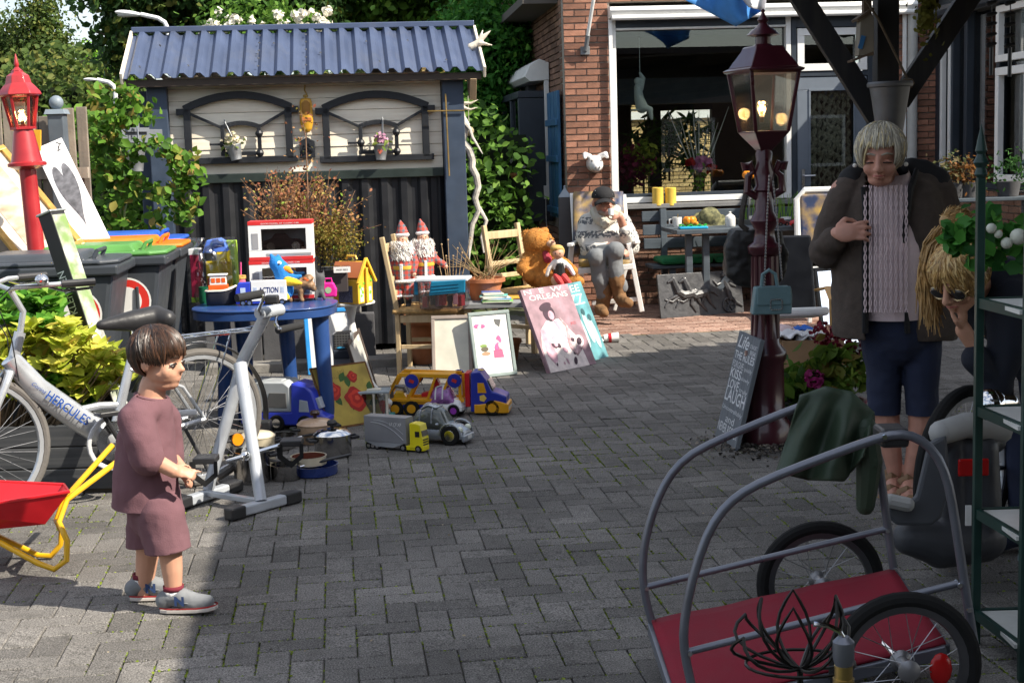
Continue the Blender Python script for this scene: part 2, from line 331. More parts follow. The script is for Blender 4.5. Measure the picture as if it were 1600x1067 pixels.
def joined(name,items,vs0,fs0,mat,parent,kind='stuff'):
    V = np.array(vs0); F = np.array(fs0); out = []; n = len(items)
    for cx,cy,a in items:
        z,rx,ry,rz = jit(); a += rz; c,s_ = cos(a),sin(a); Q = V.copy(); Q[:,0] = V[:,0]*c-V[:,1]*s_+cx; Q[:,1] = V[:,0]*s_+V[:,1]*c+cy; Q[:,2] = V[:,2]+z+V[:,0]*ry+V[:,1]*rx; out.append(Q)
    me = bpy.data.meshes.new(name); FF = (F[None]+(np.arange(n)*len(V))[:,None,None]).reshape(-1,4)
    me.from_pydata(np.concatenate(out).tolist(),[],FF.tolist()); at = me.attributes.new('rnd','FLOAT','FACE'); at.data.foreach_set('value',np.repeat(np.random.default_rng(3).random(n),len(F)).astype(np.float32))
    me.materials.append(mat); o = bpy.data.objects.new(name,me); COL.objects.link(o); o.parent = parent; o['kind'] = kind; return o
joined('paver_field',[p for p in plist if p not in vs_set],pvs,pfs,M_PAV,paving)
# red clinker strip before the house
cb = MB(); cb.box((3.2,13.5,-.0405),(6.6,3.2,.071),rz=.117); brick_paving = struct(cb.build('brick_paving',MATS.get('j') or Mjoint(),None,0))
cm,cvs,cfs = paver_mesh('clinker',.2,.065,M_CLK,.003); items = []
for j in range(0,44):
    for i in range(-3,32):
        x,y = .3+i*.2+(j % 2)*.1,12.06+j*.065; X_,Y_ = .3+(x-.3)*cos(.117)-(y-12.06)*sin(.117),12.06+(x-.3)*sin(.117)+(y-12.06)*cos(.117)
        if X_ > .3 and Y_ < 15 and Y_ > 12.09+.117*(X_-.3): items.append((X_,Y_,.117))
joined('clinker_field',items,cvs,cfs,M_CLK,brick_paving)
# moss tufts in the joints
g = np.random.default_rng(5); mc = []
for cx,cy,a in plist:
    if cy > 8.5 or not infr((cx,cy,0)): continue
    d = mnoise.noise(Vector((cx*1.4,cy*1.4,3.3)))+.5*mnoise.noise(Vector((cx*5,cy*5,1)))
    if d < .02: continue
    for _ in range(int(58*d)+5):
        side = rnd.choice((-1,1)); t = rnd.uniform(-1,1)
        if rnd.random() < .33: lx,ly = side*PU,t*PU/2
        else: lx,ly = t*PU,side*PU/2
        mc.append((cx+lx*cos(a)-ly*sin(a),cy+lx*sin(a)+ly*cos(a),-.003))
mc = np.array(mc)+g.normal(0,.0022,(len(mc),3))*np.array([1,1,.35])
moss = leafmesh('joint_moss',mc,np.tile([0,0,1.],(len(mc),1)),.011,Mleaf('moss','#56661c','#8c9e30',trl=.2),None,1.3,.3,'stuff',.9)
moss['label'] = 'green moss and tiny weeds growing in the paving joints'; moss['category'] = 'moss'
# litter grit on paving
lp = [(rnd.uniform(-1.6,2.6),rnd.uniform(3.4,9),.001) for _ in range(260)]
gr = leafmesh('leaf_litter',lp,np.tile([0,0,1.],(len(lp),1)),.012,Mleaf('litter','#6a5a3c','#a89a80',trl=.1),None,1.5,.2,'stuff',.25,9)
gr['label'] = 'dry leaf crumbs and petals scattered over the paving'; gr['category'] = 'litter'
# ================================================================== HOUSE
HC = P(885,228,14.4); HC.z = 0; HYAW = .10
HM = TR(HC.x,HC.y,0) @ RZ(HYAW)
def hu(px,Y=None):
    """distance along the house front for a pixel column"""
    lo,hi = -2.,9.
    for _ in range(40):
        mid = (lo+hi)/2; q = HM @ Vector((mid,0,1.5))
        if pix(q)[0] < px: lo = mid
        else: hi = mid
    return lo
def hz(px,py):
    u = hu(px); q = HM @ Vector((u,0,0)); d = ray(px,py); t = q.y/d.y; return CAMH+d.z*t
house = thingM('brick_house','red brick house with white framed picture window and grey door','house',HM)
M_MORT = M('mortar',(.30,.27,.23),.95,bump=.6,bscale=120,dirt=.4)
M_BRK = M('red_brick',(.27,.13,.085),.85,var=.3,scale=14,rand=.38,bump=.9,bscale=90,dirt=.25,dirtcol=(.12,.05,.035))
M_BRK2 = Mpaver('brown_brick',(.14,.075,.05),(.27,.15,.10))
M_WHT = M('white_paint',(.78,.78,.76),.4,var=.05,dirt=.12,dirtcol=(.4,.38,.33))
M_ANT = M('anthracite_frame',(.028,.037,.05),.45,var=.12)
M_DGR = M('grey_door_paint',(.14,.165,.2),.45,var=.06)
M_PANE = Mglass('window_glass',(.86,.9,.88),base=.04,gain=.9)
u_fr0,u_fr1,u_dr0,u_dr1 = hu(957),hu(1238),hu(1240),hu(1362)
BW,BH,CO = .21,.05,.0625
bmeshes = []
def brick_me(wd,mat=M_BRK):
    b = MB(); b.box((0,0,0),(wd,.03,BH)); o = b.build('brick',mat,None,0); me = o.data; bpy.data.objects.remove(o)
    for v in me.vertices: v.co += Vector((rnd.uniform(-.002,.002),rnd.uniform(-.0015,.0015),rnd.uniform(-.0018,.0018)))
    return me
BF = [brick_me(BW) for _ in range(4)]; BHF = [brick_me(.1) for _ in range(3)]
def bricks_obj(par,u0,u1,z0,z1,v=0.):
    n = 0; zc = z0+BH/2; row = 0
    while zc < z1:
        u = u0+(0 if row % 2 == 0 else -.11)
        while u < u1-.02:
            a,b = max(u,u0),min(u+BW,u1-.004)
            if b-a > .04:
                full = b-a > BW-.01; me = rnd.choice(BF if full or b-a > .15 else BHF); o = bpy.data.objects.new('brick',me); COL.objects.link(o); o.parent = par
                o.location = ((a+b)/2,v+.009+rnd.gauss(0,.001),zc); o.scale = ((b-a)/(BW if me in BF else .1),1,1); n += 1
            u += .22
        zc += CO; row += 1
    return n
def brick_field(name,par,X,u0,u1,z0,z1,mat,skip=None):
    """joined bricks for walls seen at a slant; X maps wall (u,0,z)"""
    b = MB(X); vs = []; row = 0; zc = z0+BH/2; rr = []
    while zc < z1:
        u = u0+(0 if row % 2 == 0 else -.11)
        while u < u1-.02:
            a,e = max(u,u0),min(u+BW,u1-.004)
            if e-a > .04 and not (skip and skip((a+e)/2,zc)): b.box(((a+e)/2,.009+rnd.gauss(0,.0012),zc+rnd.gauss(0,.0008)),(e-a,.03,BH)); rr += [rnd.random()]*6
            u += .22
        zc += CO; row += 1
    o = b.build(name,mat,par,0,kind='stuff',fixn=False); at = o.data.attributes.new('rnd','FLOAT','FACE'); at.data.foreach_set('value',rr); return o
ZT = 3.35
# pier and front wall (mortar core, bricks proud of it)
b = MB(); b.box(((u_fr0)/2,.17,ZT/2),(u_fr0,.32,ZT)); pier = b.build('pier',M_MORT,house,0)
bricks_obj(pier,0,u_fr0,.01,ZT)
zhead = hz(1000,12); zsill = hz(990,318)
u_end = hu(1462)
b = MB(); b.box(((u_fr0+u_dr0)/2-.02,.17,zsill/2-.03),(u_dr0-u_fr0-.05,.3,zsill-.06)); b.build('parapet',M_MORT,house,0)
brick_field('parapet_brick',house,Matrix.Identity(4),u_fr0+.01,u_dr0-.03,.01,zsill-.05,M_BRK2)
b = MB(); b.box(((u_fr0+u_end)/2+.002,.17,(zhead+ZT)/2+.05),(u_end-u_fr0,.3,ZT-zhead)); lint = b.build('lintel_wall',M_MORT,house,0)
bricks_obj(lint,u_fr0,u_end,zhead+.06,zhead+.2)
u_b0 = hu(1366)
b = MB(); b.box(((u_b0+u_end)/2,.17,zhead/2),(u_end-u_b0,.3,zhead)); strip = b.build('wall_strip',M_MORT,house,0)
bricks_obj(strip,u_b0+.01,u_end,.5,zhead)
# side wall going back from the corner
SM = RZ(RAD(90)-.02)   # wall (u,0,z) -> along +v of the house
b = MB(); b.box((-.0+.17,3.3,ZT/2+1),(.30,6,ZT+2)); sidew = b.build('side_wall',M_MORT,house,0)
SMX = frame((0,0.15,0),Vector((0,1,0)),Vector((1,0,0)),Vector((0,0,1)))
brick_field('side_wall_brick',sidew,SMX,0,6,.01,ZT+1.8,M_BRK2,lambda u,z: .5 < u < 2.0 and .75 < z < 2.0)
# picture window: frame, glass, sill
win = MB(); fw = .05
for c,d in ((((u_fr0+.03),.05,(zhead+zsill)/2),(.055,.09,zhead-zsill)),((u_dr0-.045,.05,(zhead+zsill)/2),(.05,.09,zhead-zsill)),(((u_fr0+u_dr0)/2,.052,zsill+.03),(u_dr0-u_fr0-.06,.088,.055))): win.box(c,d)
wo = win.build('window',M_WHT,house,30,.004)
b = MB(); zd = hz(1000,44); b.box(((u_fr0+u_dr0)/2,.055,(zd+zhead)/2-.03),(u_dr0-u_fr0-.1,.07,zhead-zd-.02)); b.build('inner_frame',M_ANT,wo,30,.003); b = MB(); b.box(((u_fr0+u_dr0)/2,.06,zsill+.075),(u_dr0-u_fr0-.15,.06,.035)); b.build('inner_frame',M_ANT,wo,30,.003)
b = MB(); b.tube([(u_fr0+.06,.01,zd-.01),(u_dr0-.06,.01,zd-.01)],.012,8); b.build('top_bead',M_WHT,wo)
b = MB(); b.box(((u_fr0+u_dr0)/2,.075,(zd+zsill)/2),(u_dr0-u_fr0-.12,.006,zd-zsill)); b.build('pane',M_PANE,wo,0)
b = MB(); b.box(((u_fr0+u_dr0)/2+.02,-.02,zsill-.03),(u_dr0-u_fr0+.06,.18,.045)); b.build('sill',M('stone_sill',(.2,.2,.2),.7,bump=.3),wo,30,.004)
# white awning cassette across the front
zc0,zc1 = hz(1000,31),hz(1000,10); u_a1 = hu(1425)
b = MB(); b.prism([(0,zc0),(0,zc1),(-.13,zc1-.012),(-.15,zc1-.05),(-.1,zc0+.01)],u_fr0-.02,u_a1,frame((0,0,0),Vector((0,1,0)),Vector((1,0,0)),Vector((0,0,1)))); b.build('awning_cassette',M_WHT,house,30,.006)
b = MB(); b.tube([(u_fr0,-.12,zc0+.012),(u_a1-.02,-.12,zc0+.012)],.026,10); b.build('awning_bar',M_WHT,house)
b = MB(); b.box((u_fr0-.005,-.045,(zc0+zsill)/2-.15),(.035,.03,zc0-zsill+.3)); b.build('awning_guide',M_WHT,house,30,.003)
b = MB(); b.box((u_a1-.1,-.045,(zc0+.6)/2),(.035,.03,zc0-.6)); b.build('awning_guide',M_WHT,house,30,.003)
# door with fanlight
zf0,zf1 = hz(1290,114),hz(1290,44); dm = (u_dr0+u_dr1)/2; dw = u_dr1-u_dr0
b = MB()
for c,d in (((u_dr0+.012,.06,zf1/2+.05),(.05,.1,zf1+.1)),((u_dr1-.012,.06,zf1/2+.05),(.05,.1,zf1+.1)),((dm,.061,zf0-.01),(dw-.07,.098,.045)),((dm,.061,zf1+.06),(dw-.07,.098,.1))): b.box(c,d)
do = b.build('door_frame',M_ANT,house,30,.003)
def ring(mb,x0,x1,z0,z1,w,y,d):
    mb.box(((x0+x1)/2,y,z1-w/2),(x1-x0,d,w)).box(((x0+x1)/2,y,z0+w/2),(x1-x0,d,w)).box((x0+w/2,y+.0005,(z0+z1)/2),(w,d-.002,z1-z0-2*w)).box((x1-w/2,y+.0005,(z0+z1)/2),(w,d-.002,z1-z0-2*w)); return mb
b = ring(MB(),u_dr0+.045,u_dr1-.045,zf0+.02,zf1,.07,.03,.06); fl = b.build('fanlight',M_WHT,house,30,.003)
b = MB(); b.box((dm,.035,(zf0+zf1)/2),(dw-.2,.006,zf1-zf0-.12)); b.build('pane',M_PANE,fl,0)
b = ring(MB(),u_dr0+.045,u_dr1-.045,.06,zf0-.04,.125,.045,.05); dr = b.build('door',M_DGR,house,30,.004)
b = ring(MB(),u_dr0+.16,u_dr1-.16,.17,zf0-.155,.02,.018,.014); b.build('glazing_bead',M_DGR,dr,30,.002)
b = MB(); b.box((dm,.05,zf0/2),(dw-.31,.006,zf0-.33)); b.build('pane',M_PANE,dr,0)
hzz = hz(1246,280); b = MB(); b.box((u_dr0+.1,.012,hzz),(.03,.012,.19)); b.tube([(u_dr0+.1,.0,hzz+.03),(u_dr0+.1,-.035,hzz+.03),(u_dr0+.21,-.035,hzz+.03)],.008,8); b.build('handle',M('brushed_steel',(.6,.6,.62),.3,1.),dr)
# knotted net curtain behind the door glass
b = MB(); x0,x1,z0,z1 = u_dr0+.2,u_dr1-.2,.2,zf0-.18; nx = 8
for k in range(nx+1):
    x = x0+(x1-x0)*k/nx; pts = [(x+.012*sin(z*52+k*2.1),.12+.012*cos(z*52+k),z) for z in np.arange(z0,z1,.02)]; b.tube(pts,[.026+.01*sin(i*1.4+k) for i in range(len(pts))],5,flat=.6)
b.build('bead_curtain',M('curtain_yarn',(.30,.27,.2),.9,var=.5,scale=40),dr)
# dark interior seen through the glass
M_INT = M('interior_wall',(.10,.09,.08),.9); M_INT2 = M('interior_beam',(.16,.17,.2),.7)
b = MB(); b.box((2.1,6.45,1.4),(4.4,.1,3.2)); rv = (P(985,128,HC.y+6)); 
RIN = HM.inverted()
def ipt(px,py,v):
    """house-local point at depth v behind the front for a pixel"""
    d = ray(px,py); R = HM.to_3x3().inverted(); o = RIN @ CP; dl = R @ d; t = (v-o.y)/dl.y; return o+dl*t
a,c = ipt(984,130,5.),ipt(1112,300,5.)
b = MB()
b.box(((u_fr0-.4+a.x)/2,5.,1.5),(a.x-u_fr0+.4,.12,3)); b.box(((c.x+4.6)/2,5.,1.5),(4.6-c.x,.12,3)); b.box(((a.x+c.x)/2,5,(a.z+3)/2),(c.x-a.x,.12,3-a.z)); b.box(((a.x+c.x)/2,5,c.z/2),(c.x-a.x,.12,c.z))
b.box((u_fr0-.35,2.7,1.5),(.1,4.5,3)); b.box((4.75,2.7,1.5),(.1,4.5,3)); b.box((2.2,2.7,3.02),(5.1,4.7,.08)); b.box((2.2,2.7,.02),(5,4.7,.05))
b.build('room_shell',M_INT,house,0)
b = MB(); mxx = ipt(1021,200,5.).x; b.box((mxx,4.97,(a.z+c.z)/2),(.16,.14,a.z-c.z)); q = ipt(1021,168,5.); b.box(((mxx+c.x)/2,4.96,q.z),(c.x-mxx,.12,.1)); b.build('rear_window_frame',M_ANT,house,0)
b = MB(); q0,q1 = ipt(960,125,2.4),ipt(1225,158,2.4); b.box((2.2,2.4,(q0.z+q1.z)/2),(4.6,.3,q0.z-q1.z)); b.build('interior_beam',M_INT2,house,0)
# wing on the right coming towards the viewer
wl = hu(1462)
WM = HM @ TR(wl,0,0) @ RZ(RAD(-90)-.015); wing = thingM('house_wing','shaded brick side wing with tall grey and white framed windows','house',WM)
def wu(px):
    lo,hi = 0.,6.
    for _ in range(40):
        mid = (lo+hi)/2; q = WM @ Vector((mid,0,1.5))
        if pix(q)[0] < px: lo = mid
        else: hi = mid
    return lo
def wz(px,py):
    q = WM @ Vector((wu(px),0,0)); d = ray(px,py); return CAMH+d.z*q.y/d.y
w1,w2 = wu(1470),wu(1560); WL = w2+.85
zs1 = wz(1500,290); zt1 = wz(1500,20)
b = MB(); b.box((WL/2,.12,zs1/2-.02),(WL,.2,zs1-.04)); b.build('parapet',M_MORT,wing,0)
brick_field('parapet_brick',wing,Matrix.Identity(4),0,WL,.01,zs1-.06,M_BRK2)
b = MB(); b.box((WL-.1,.9,zt1/2),(.2,1.35,zt1)); b.build('end_wall',M_BRK2,wing,0)
b = MB(); b.box((WL/2,.12,zt1+.12),(WL,.2,.24)); b.build('fascia',M('fascia_grey',(.10,.115,.13),.6),wing,0)
b = MB(); b.tube([(0,-.1,zt1+.03),(WL,-.1,zt1+.06)],.06,8); b.build('gutter',M_ANT,wing)
for k,x in enumerate((.05,w1+.28,w1+.62,w2-.02,w2+.74)): b = MB(); b.box((x,.04,(zs1+zt1)/2),(.07 if k else .1,.1,zt1-zs1)); b.build('mullion',M_ANT,wing,30,.004)
b = MB(); b.box((WL/2,.03,zs1+.01),(WL,.13,.05)); b.build('sill',M_ANT,wing,30,.004)
for z0,z1,w_ in ((zs1+.05,zs1+.05+(zt1-zs1)*.62,.07),(zs1+.1+(zt1-zs1)*.62,zt1-.03,.06)): b = MB(); ring(b,w2+.02,w2+.68,z0,z1,w_,-.02,.06); b.build('casement',M_WHT,wing,30,.004)
b = MB(); b.box((WL/2,.06,(zs1+zt1)/2),(WL-.1,.006,zt1-zs1-.05)); b.build('pane',Mglass('wing_glass',(.55,.58,.58),base=.16,gain=.9),wing,0)
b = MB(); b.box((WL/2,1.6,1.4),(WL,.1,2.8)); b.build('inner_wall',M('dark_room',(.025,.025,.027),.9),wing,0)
b = MB(); ring(b,w1+.02,w1+.27,zs1+.05,zt1-.03,.05,.0,.05); b.build('sash',M_WHT,wing,30,.004)
b = MB(); b.box((WL/2,.8,zt1+.27),(WL+.2,1.9,.06)); b.build('roof',M_ANT,wing,0)
# rain pipe
dp = hu(1421); b = MB(); b.tube([(dp,-.07,.1),(dp,-.07,3.3)],.05,14); o = b.build('rain_pipe',M('pvc_grey',(.42,.42,.4),.45),house)
# left side window with roller box and blue shutter (on the receding wall)
sw = thingM('side_window','dark framed window on the house side wall under a roller blind box','window',HM @ RZ(RAD(90)+.01) @ TR(.65,0,0))
# local x runs back along the wall, local y points out to the left (away from house)
b = MB()
zt,zb = 2.13,.85
b.box((1.25,.16,zt),(1.6,.34,.07)); b.box((1.25,.16,zb),(1.6,.34,.09)); b.box((.5,.16,(zt+zb)/2),(.09,.33,zt-zb-.08)); b.box((2.0,.16,(zt+zb)/2),(.09,.33,zt-zb-.08)); b.box((1.2,.3,(zt+zb)/2),(.07,.06,zt-zb-.08)); b.build('frame',M_ANT,sw,30,.005)
b = MB(); b.box((1.25,.3,(zt+zb)/2),(1.42,.006,zt-zb-.06)); b.build('pane',M_PANE,sw,0)
b = MB(); b.box((.46,.165,(zt+zb)/2),(.004,.28,zt-zb-.1)); b.build('end_pane',Mglass('dark_pane',(.2,.25,.25),base=.15),sw,0)
rb = thingM('roller_blind_box','white roller blind box above the dark side window','blind box',HM @ RZ(RAD(90)+.01) @ TR(.72,0,.09))
b = MB(); b.prism([(0,2.18),(0,2.36),(.1,2.4),(.2,2.34),(.26,2.22),(.2,2.17)],.35,2.1,frame((0,0,0),Vector((0,1,0)),Vector((1,0,0)),Vector((0,0,1)))); b.build('cassette',M_WHT,rb,30,.006)
b = MB(); b.box((.37,.03,1.6),(.04,.05,1.15)); b.box((.37,.05,1.02),(.06,.07,.14)); b.build('guide_rail',M_WHT,rb,30,.004)
b = MB(); b.tube([(.36,.07,1.02),(.36,.07,.62),(.36,.07,.5)],.004,6); b.lathe([(.0,-.015),(.05,-.015),(.05,.015),(0,.015)],14,X=TR(.36,.07,.48) @ RY(pi/2)); b.build('strap_winder',M_WHT,rb)
sh = thingM('wooden_shutter','blue slatted wooden shutter at the house corner','shutter',HM @ RZ(RAD(90)))
for k in range(3): b = MB(); b.box((.24+k*.27,.05,1.5),(.22,.03,1.25)); b.build('slat',M('shutter_blue',(.03,.12,.24),.55,dirt=.2),sh,30,.004)
for z in (1.82,1.46,.95): b = MB(); b.box((.51,.077,z),(.8,.022,.065)); b.build('rail',MATS['shutter_blue'],sh,30,.004)
# neighbour behind the photographer, only seen mirrored in the glass
nb = thing('neighbour_house','brown brick neighbour house mirrored darkly in the picture window','house',(0,-7,0))
b = MB(); b.box((6,-2,1.9),(30,4,3.8)); b.build('wall',M('neighbour_brick',(.10,.06,.045),.9,var=.3,scale=20),nb,0)
b = MB(); b.prism([(-9.3,3.8),(21.3,3.8),(21.3,3.95),(-9.3,3.95)],-4.2,.3); b.build('roof',M('dark_tiles',(.05,.04,.04),.8),nb,0)
for x in (-2.5,1.2,4.6,9.,12.5):
    b = MB(); ring(b,x-.7,x+.7,.9,2.2,.08,.03,.08); f = b.build('window',M_WHT,nb,0); b = MB(); b.box((x,.02,1.55),(1.25,.02,1.15)); b.build('pane',M_PANE,f,0)
# yellow brick garden building and shrubs seen through the room
yb = thingM('garden_building','yellow brick building glimpsed through the room behind the picture window','building',HM @ TR(2.2,9.5,0))
b = MB(); b.box((0,.2,1.6),(7,.3,3.2)); b.build('wall',M_MORT,yb,0)
yo = brick_field('wall_brick',yb,Matrix.Identity(4),-3.4,3.4,.01,3.1,Mpaver('yellow_brick',(.40,.28,.12),(.58,.43,.2)))
b = MB(); b.box((0,-.02,2.05),(5,.08,.13)); b.build('white_band',M_WHT,yb,0)
# ================================================================== SHED
SY = .115
S0 = P(268,238,11.55); SM_ = TR(S0.x,S0.y,0) @ RZ(SY)   # local x along the facade from its left edge, y back
SINV = SM_.inverted()
def spt(px,py,v=0.):
    d = SM_.to_3x3().inverted() @ ray(px,py); o = SINV @ CP; return o+d*((v-o.y)/d.y)
shed = thingM('garden_shed','small shed with blue corrugated roof and cream plank front','shed',SM_)
M_SHB = M('shed_blue_post',(.034,.052,.085),.55,var=.15,dirt=.15,dirtcol=(.1,.11,.12)); M_CRM = M('cream_planks',(.82,.76,.63),.6,var=.06,scale=5,dirt=.22,dirtcol=(.35,.28,.2),wave=(2,30,30,(.7,.62,.5)))
M_BLK = M('black_iron',(.012,.014,.018),.5,var=.2,bump=.3); M_CORB = M('black_corrugated',(.013,.014,.017),.45,var=.1,dirt=.2,dirtcol=(.06,.055,.05)); M_ROOF = M('blue_steel_roof',(.08,.107,.185),.36,.3,var=.14,scale=4,dirt=.35,dirtcol=(.16,.16,.16))
SW = spt(690,200).x; zpl0 = spt(480,268).z; zpl1 = 2.2
n = 8; hp = (zpl1-zpl0)/n
for k in range(n):
    b = MB(); z = zpl0+k*hp
    b.add([(0,-.015,z),(SW,-.015,z),(SW,-.007,z+hp-.002),(0,-.007,z+hp-.002),(0,.02,z),(SW,.02,z),(SW,.02,z+hp-.003),(0,.02,z+hp-.003)],[(0,1,2,3),(7,6,5,4),(0,4,5,1),(3,2,6,7),(0,3,7,4),(1,5,6,2)])
    b.build('plank',M_CRM,shed,0,.002)
def corr(x0,x1,p,h,zf,nseg=None,flat=.3):
    """trapezoid corrugation profile along x"""
    pts = []; x = x0
    while x < x1:
        for f,hh in ((0,0),(flat,0),(.5-.04,h),(.5+flat-.04,h)): 
            if x+f*p < x1: pts.append((x+f*p,hh))
        x += p
    pts.append((x1,0)); return pts
pr = corr(0,SW,.155,.028,0); b = MB(); b.add([(x,-.02-h,.05) for x,h in pr]+[(x,-.02-h,zpl0-.06) for x,h in pr],[(i,i+1,len(pr)+i+1,len(pr)+i) for i in range(len(pr)-1)]); b.build('corrugated_panel',M_CORB,shed,0,solid=.003)
b = MB(); b.box((SW/2,-.04,zpl0-.035),(SW,.06,.07)); b.build('drip_rail',M('dark_green_rail',(.03,.042,.038),.4,.3),shed,0,.005)
for x,w_ in ((-.075,.15),(SW+.09,.17)): b = MB(); b.box((x,-.05,1.07),(w_,.14,2.16)); b.build('post',M_SHB,shed,0,.006)
b = MB(); b.box((-.2,.1,1.05),(.1,.1,2.1)); b.build('rear_post',M_SHB,shed,0,.005)
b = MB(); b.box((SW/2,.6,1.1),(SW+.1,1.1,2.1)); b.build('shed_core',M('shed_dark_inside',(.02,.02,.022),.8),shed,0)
# corrugated roof, eave in front, ridge behind
e0,e1 = spt(192,122,-.25),spt(755,113,-.25); r0 = spt(240,56,.5); ez,rz_ = (e0.z+e1.z)/2,r0.z; ya,yb_ = -.25,.5
xl,xr = e0.x,e1.x; sl_ = (rz_-ez)/(yb_-ya); pr = corr(xl,xr,(xr-xl)/22.4,.034,0,flat=.26)
b = MB(); N_ = len(pr); vs = []
for y in (ya,yb_): vs += [(x,y-h*.45,ez+(y-ya)*sl_+h) for x,h in pr]
b.add(vs,[(i,i+1,N_+i+1,N_+i) for i in range(N_-1)]); b.build('roof_sheet',M_ROOF,shed,0,solid=.004)
b = MB(); b.box(((xl+xr)/2,yb_+.03,rz_+.045),(xr-xl+.02,.12,.045)); b.build('ridge_cap',M_ROOF,shed,0,.006)
b = MB(); b.bar((xl-.012,ya,ez+.0),(xl-.012,yb_,rz_+.0),.02,.09); b.build('barge_board',M_CRM,shed,0,.003); b = MB(); b.bar((xr+.012,ya,ez-.01),(xr+.012,yb_,rz_-.01),.02,.09); b.build('barge_board',M_CRM,shed,0,.003)
b = MB(); b.box(((xl+xr)/2,ya+.06,ez-.035),(xr-xl-.02,.05,.055)); b.build('eave_board',M('eave_brown',(.05,.038,.03),.8),shed,0,.003)
b = MB(); b.prism([(ya+.02,ez-.06),(ya+.3,ez+.0),(ya+.3,ez-.14),(ya+.12,ez-.22)],xr-.1,xr-.05,frame((0,0,0),Vector((0,1,0)),Vector((1,0,0)),Vector((0,0,1)))); b.build('rafter_end',M('raw_wood',(.45,.33,.2),.7),shed,0,.003)
b = MB()
for k in range(24):
    x = rnd.choice(pr)[0]; t = rnd.choice((.22,.45,.7)); b.lathe([(.011,0),(.011,.004),(.006,.006),(.006,.012)],6,(x+.02,ya+(yb_-ya)*t-.01,ez+(yb_-ya)*t*sl_+.012))
for k in range(5):
    for q in (8,11): x = xl+(xr-xl)*q/22.4+.03; t = .12+.18*k; b.lathe([(.009,0),(.009,.01),(0,.012)],6,(x,ya+(yb_-ya)*t,ez+(yb_-ya)*t*sl_+.03))
b.build('roof_screw',M('zinc_screw',(.25,.25,.26),.4,.8),shed,smooth=30,kind='stuff')
# iron stable windows on the front
def iron_window(px0,px1,pyt,pyb,label):
    a,c = spt(px0,pyb),spt(px1,pyt); W,H = c.x-a.x,c.z-a.z; t = thingM('stable_window',label,'window frame',SM_ @ TR(a.x,-.03,a.z),'iron stable windows on the shed')
    def arch(x0,x1,z0,rise,n=12): return [(x0+(x1-x0)*k/n,-.02,z0+rise*(1-(2*k/n-1)**2)) for k in range(n+1)]
    b = MB(); hs = H*.80; w_ = .05
    for x in (w_,W-w_): b.bar((x,-.02,-.0),(x,-.02,hs),.055,.04,(0,1,0))
    b.bar((-.01,-.02,.0),(W+.01,-.02,.0),.04,.05)
    b.bar((-.03,-.02,hs-.02),(.07,-.02,hs-.02),.04,.05); b.bar((W-.07,-.02,hs-.02),(W+.03,-.02,hs-.02),.04,.05)
    q = arch(.03,W-.03,hs,H-hs); b2 = MB()
    for i in range(len(q)-1): b.bar(q[i],Vector(q[i+1])+(Vector(q[i+1])-Vector(q[i]))*.06,.04,.058)
    b.build('outer_frame',M_BLK,t,30,.004)
    b = MB(); ix0,ix1,ih = W*.36,W*.68,H*.5
    for x in (ix0,ix1): b.bar((x,-.025,.05),(x,-.025,ih),.03,.03,(0,1,0))
    b.bar((ix0-.02,-.026,.05),(ix1+.02,-.026,.05),.03,.03); q = arch(ix0-.01,ix1+.01,ih,H*.07,8)
    for i in range(len(q)-1): b.bar(q[i],Vector(q[i+1])+(Vector(q[i+1])-Vector(q[i]))*.06,.03,.036)
    for p in ((ix0,.5*ih),(ix1,ih*.8),(ix1,.05)): b.sph((p[0],-.03,p[1]),.032,8)
    b.box((ix0-.06,-.03,ih*.5),(.09,.012,.016)); b.build('casement',M_BLK,t,30,.003)
    b = MB(); b.bar((ix0,-.02,ih),(.06,-.02,hs-.03),.022,.03,(0,1,0)); b.bar((ix1,-.02,ih),(W-.06,-.02,hs-.03),.022,.03,(0,1,0)); b.build('glazing_bar',M_BLK,t,30,.003)
iron_window(287,459,147,253,'black arched iron window holding the bucket of white flowers'); iron_window(502,672,146,250,'black arched iron window holding the bucket of pink flowers')
M_ZNC = M('zinc',(.42,.44,.46),.45,.75,var=.18,scale=14,dirt=.3,dirtcol=(.2,.2,.19))
def bucket(loc,r,h,label,tilt=0,handle=True,mat=None,fl=None,flg=None,hx=0.):
    t = thingM('zinc_bucket',label,'bucket',TR(loc) @ RY(tilt)); mat = mat or M_ZNC
    b = MB(); b.lathe([(0,0),(r*.68,0),(r*.7,.01),(r*.8,h*.4),(r*.82,h*.42),(r*.86,h*.6),(r*.88,h*.62),(r,h-.006),(r*1.06,h-.004),(r*1.06,h+.004),(r*.96,h+.002),(r*.9,h*.7),(0,h*.68)],22); b.build('pail',mat,t,50)
    if handle: b = MB(); b.tube([(r*.2,r*.5,h*.4),(r*.2+hx*.5,r*.7,h+.09),(r*.2+hx,r*.7,h+.19),(r*.2+hx,r*.9,h+.205),(r*.2+hx,r*1.3,h+.19),(r*.2+hx,r*1.3,h+.15)],.011,6,flat=.35); b.build('hook',mat,t)
    if fl:
        g_ = np.random.default_rng(fl[2]); c = g_.normal(0,1,(60,3))*np.array([r*.5,r*.5,.028])+np.array([0,0,h+.035]); leafmesh('blossom',c,np.tile([0,-.5,.6],(60,1)),.035,Mleaf('petal'+label[:6]+str(fl[2]),fl[0],fl[1],trl=.2),t,1.15,.5,None,.7,fl[2])
        c = g_.normal(0,1,(30,3))*np.array([r*.7,r*.7,.03])+np.array([0,0,h+.0]); leafmesh('leaf',c,np.tile([0,-.4,.6],(30,1)),.05,Mleaf('bucket_leaf','#55702c','#8a9a4a'),t,2,.3,None,.6,4)
    return t
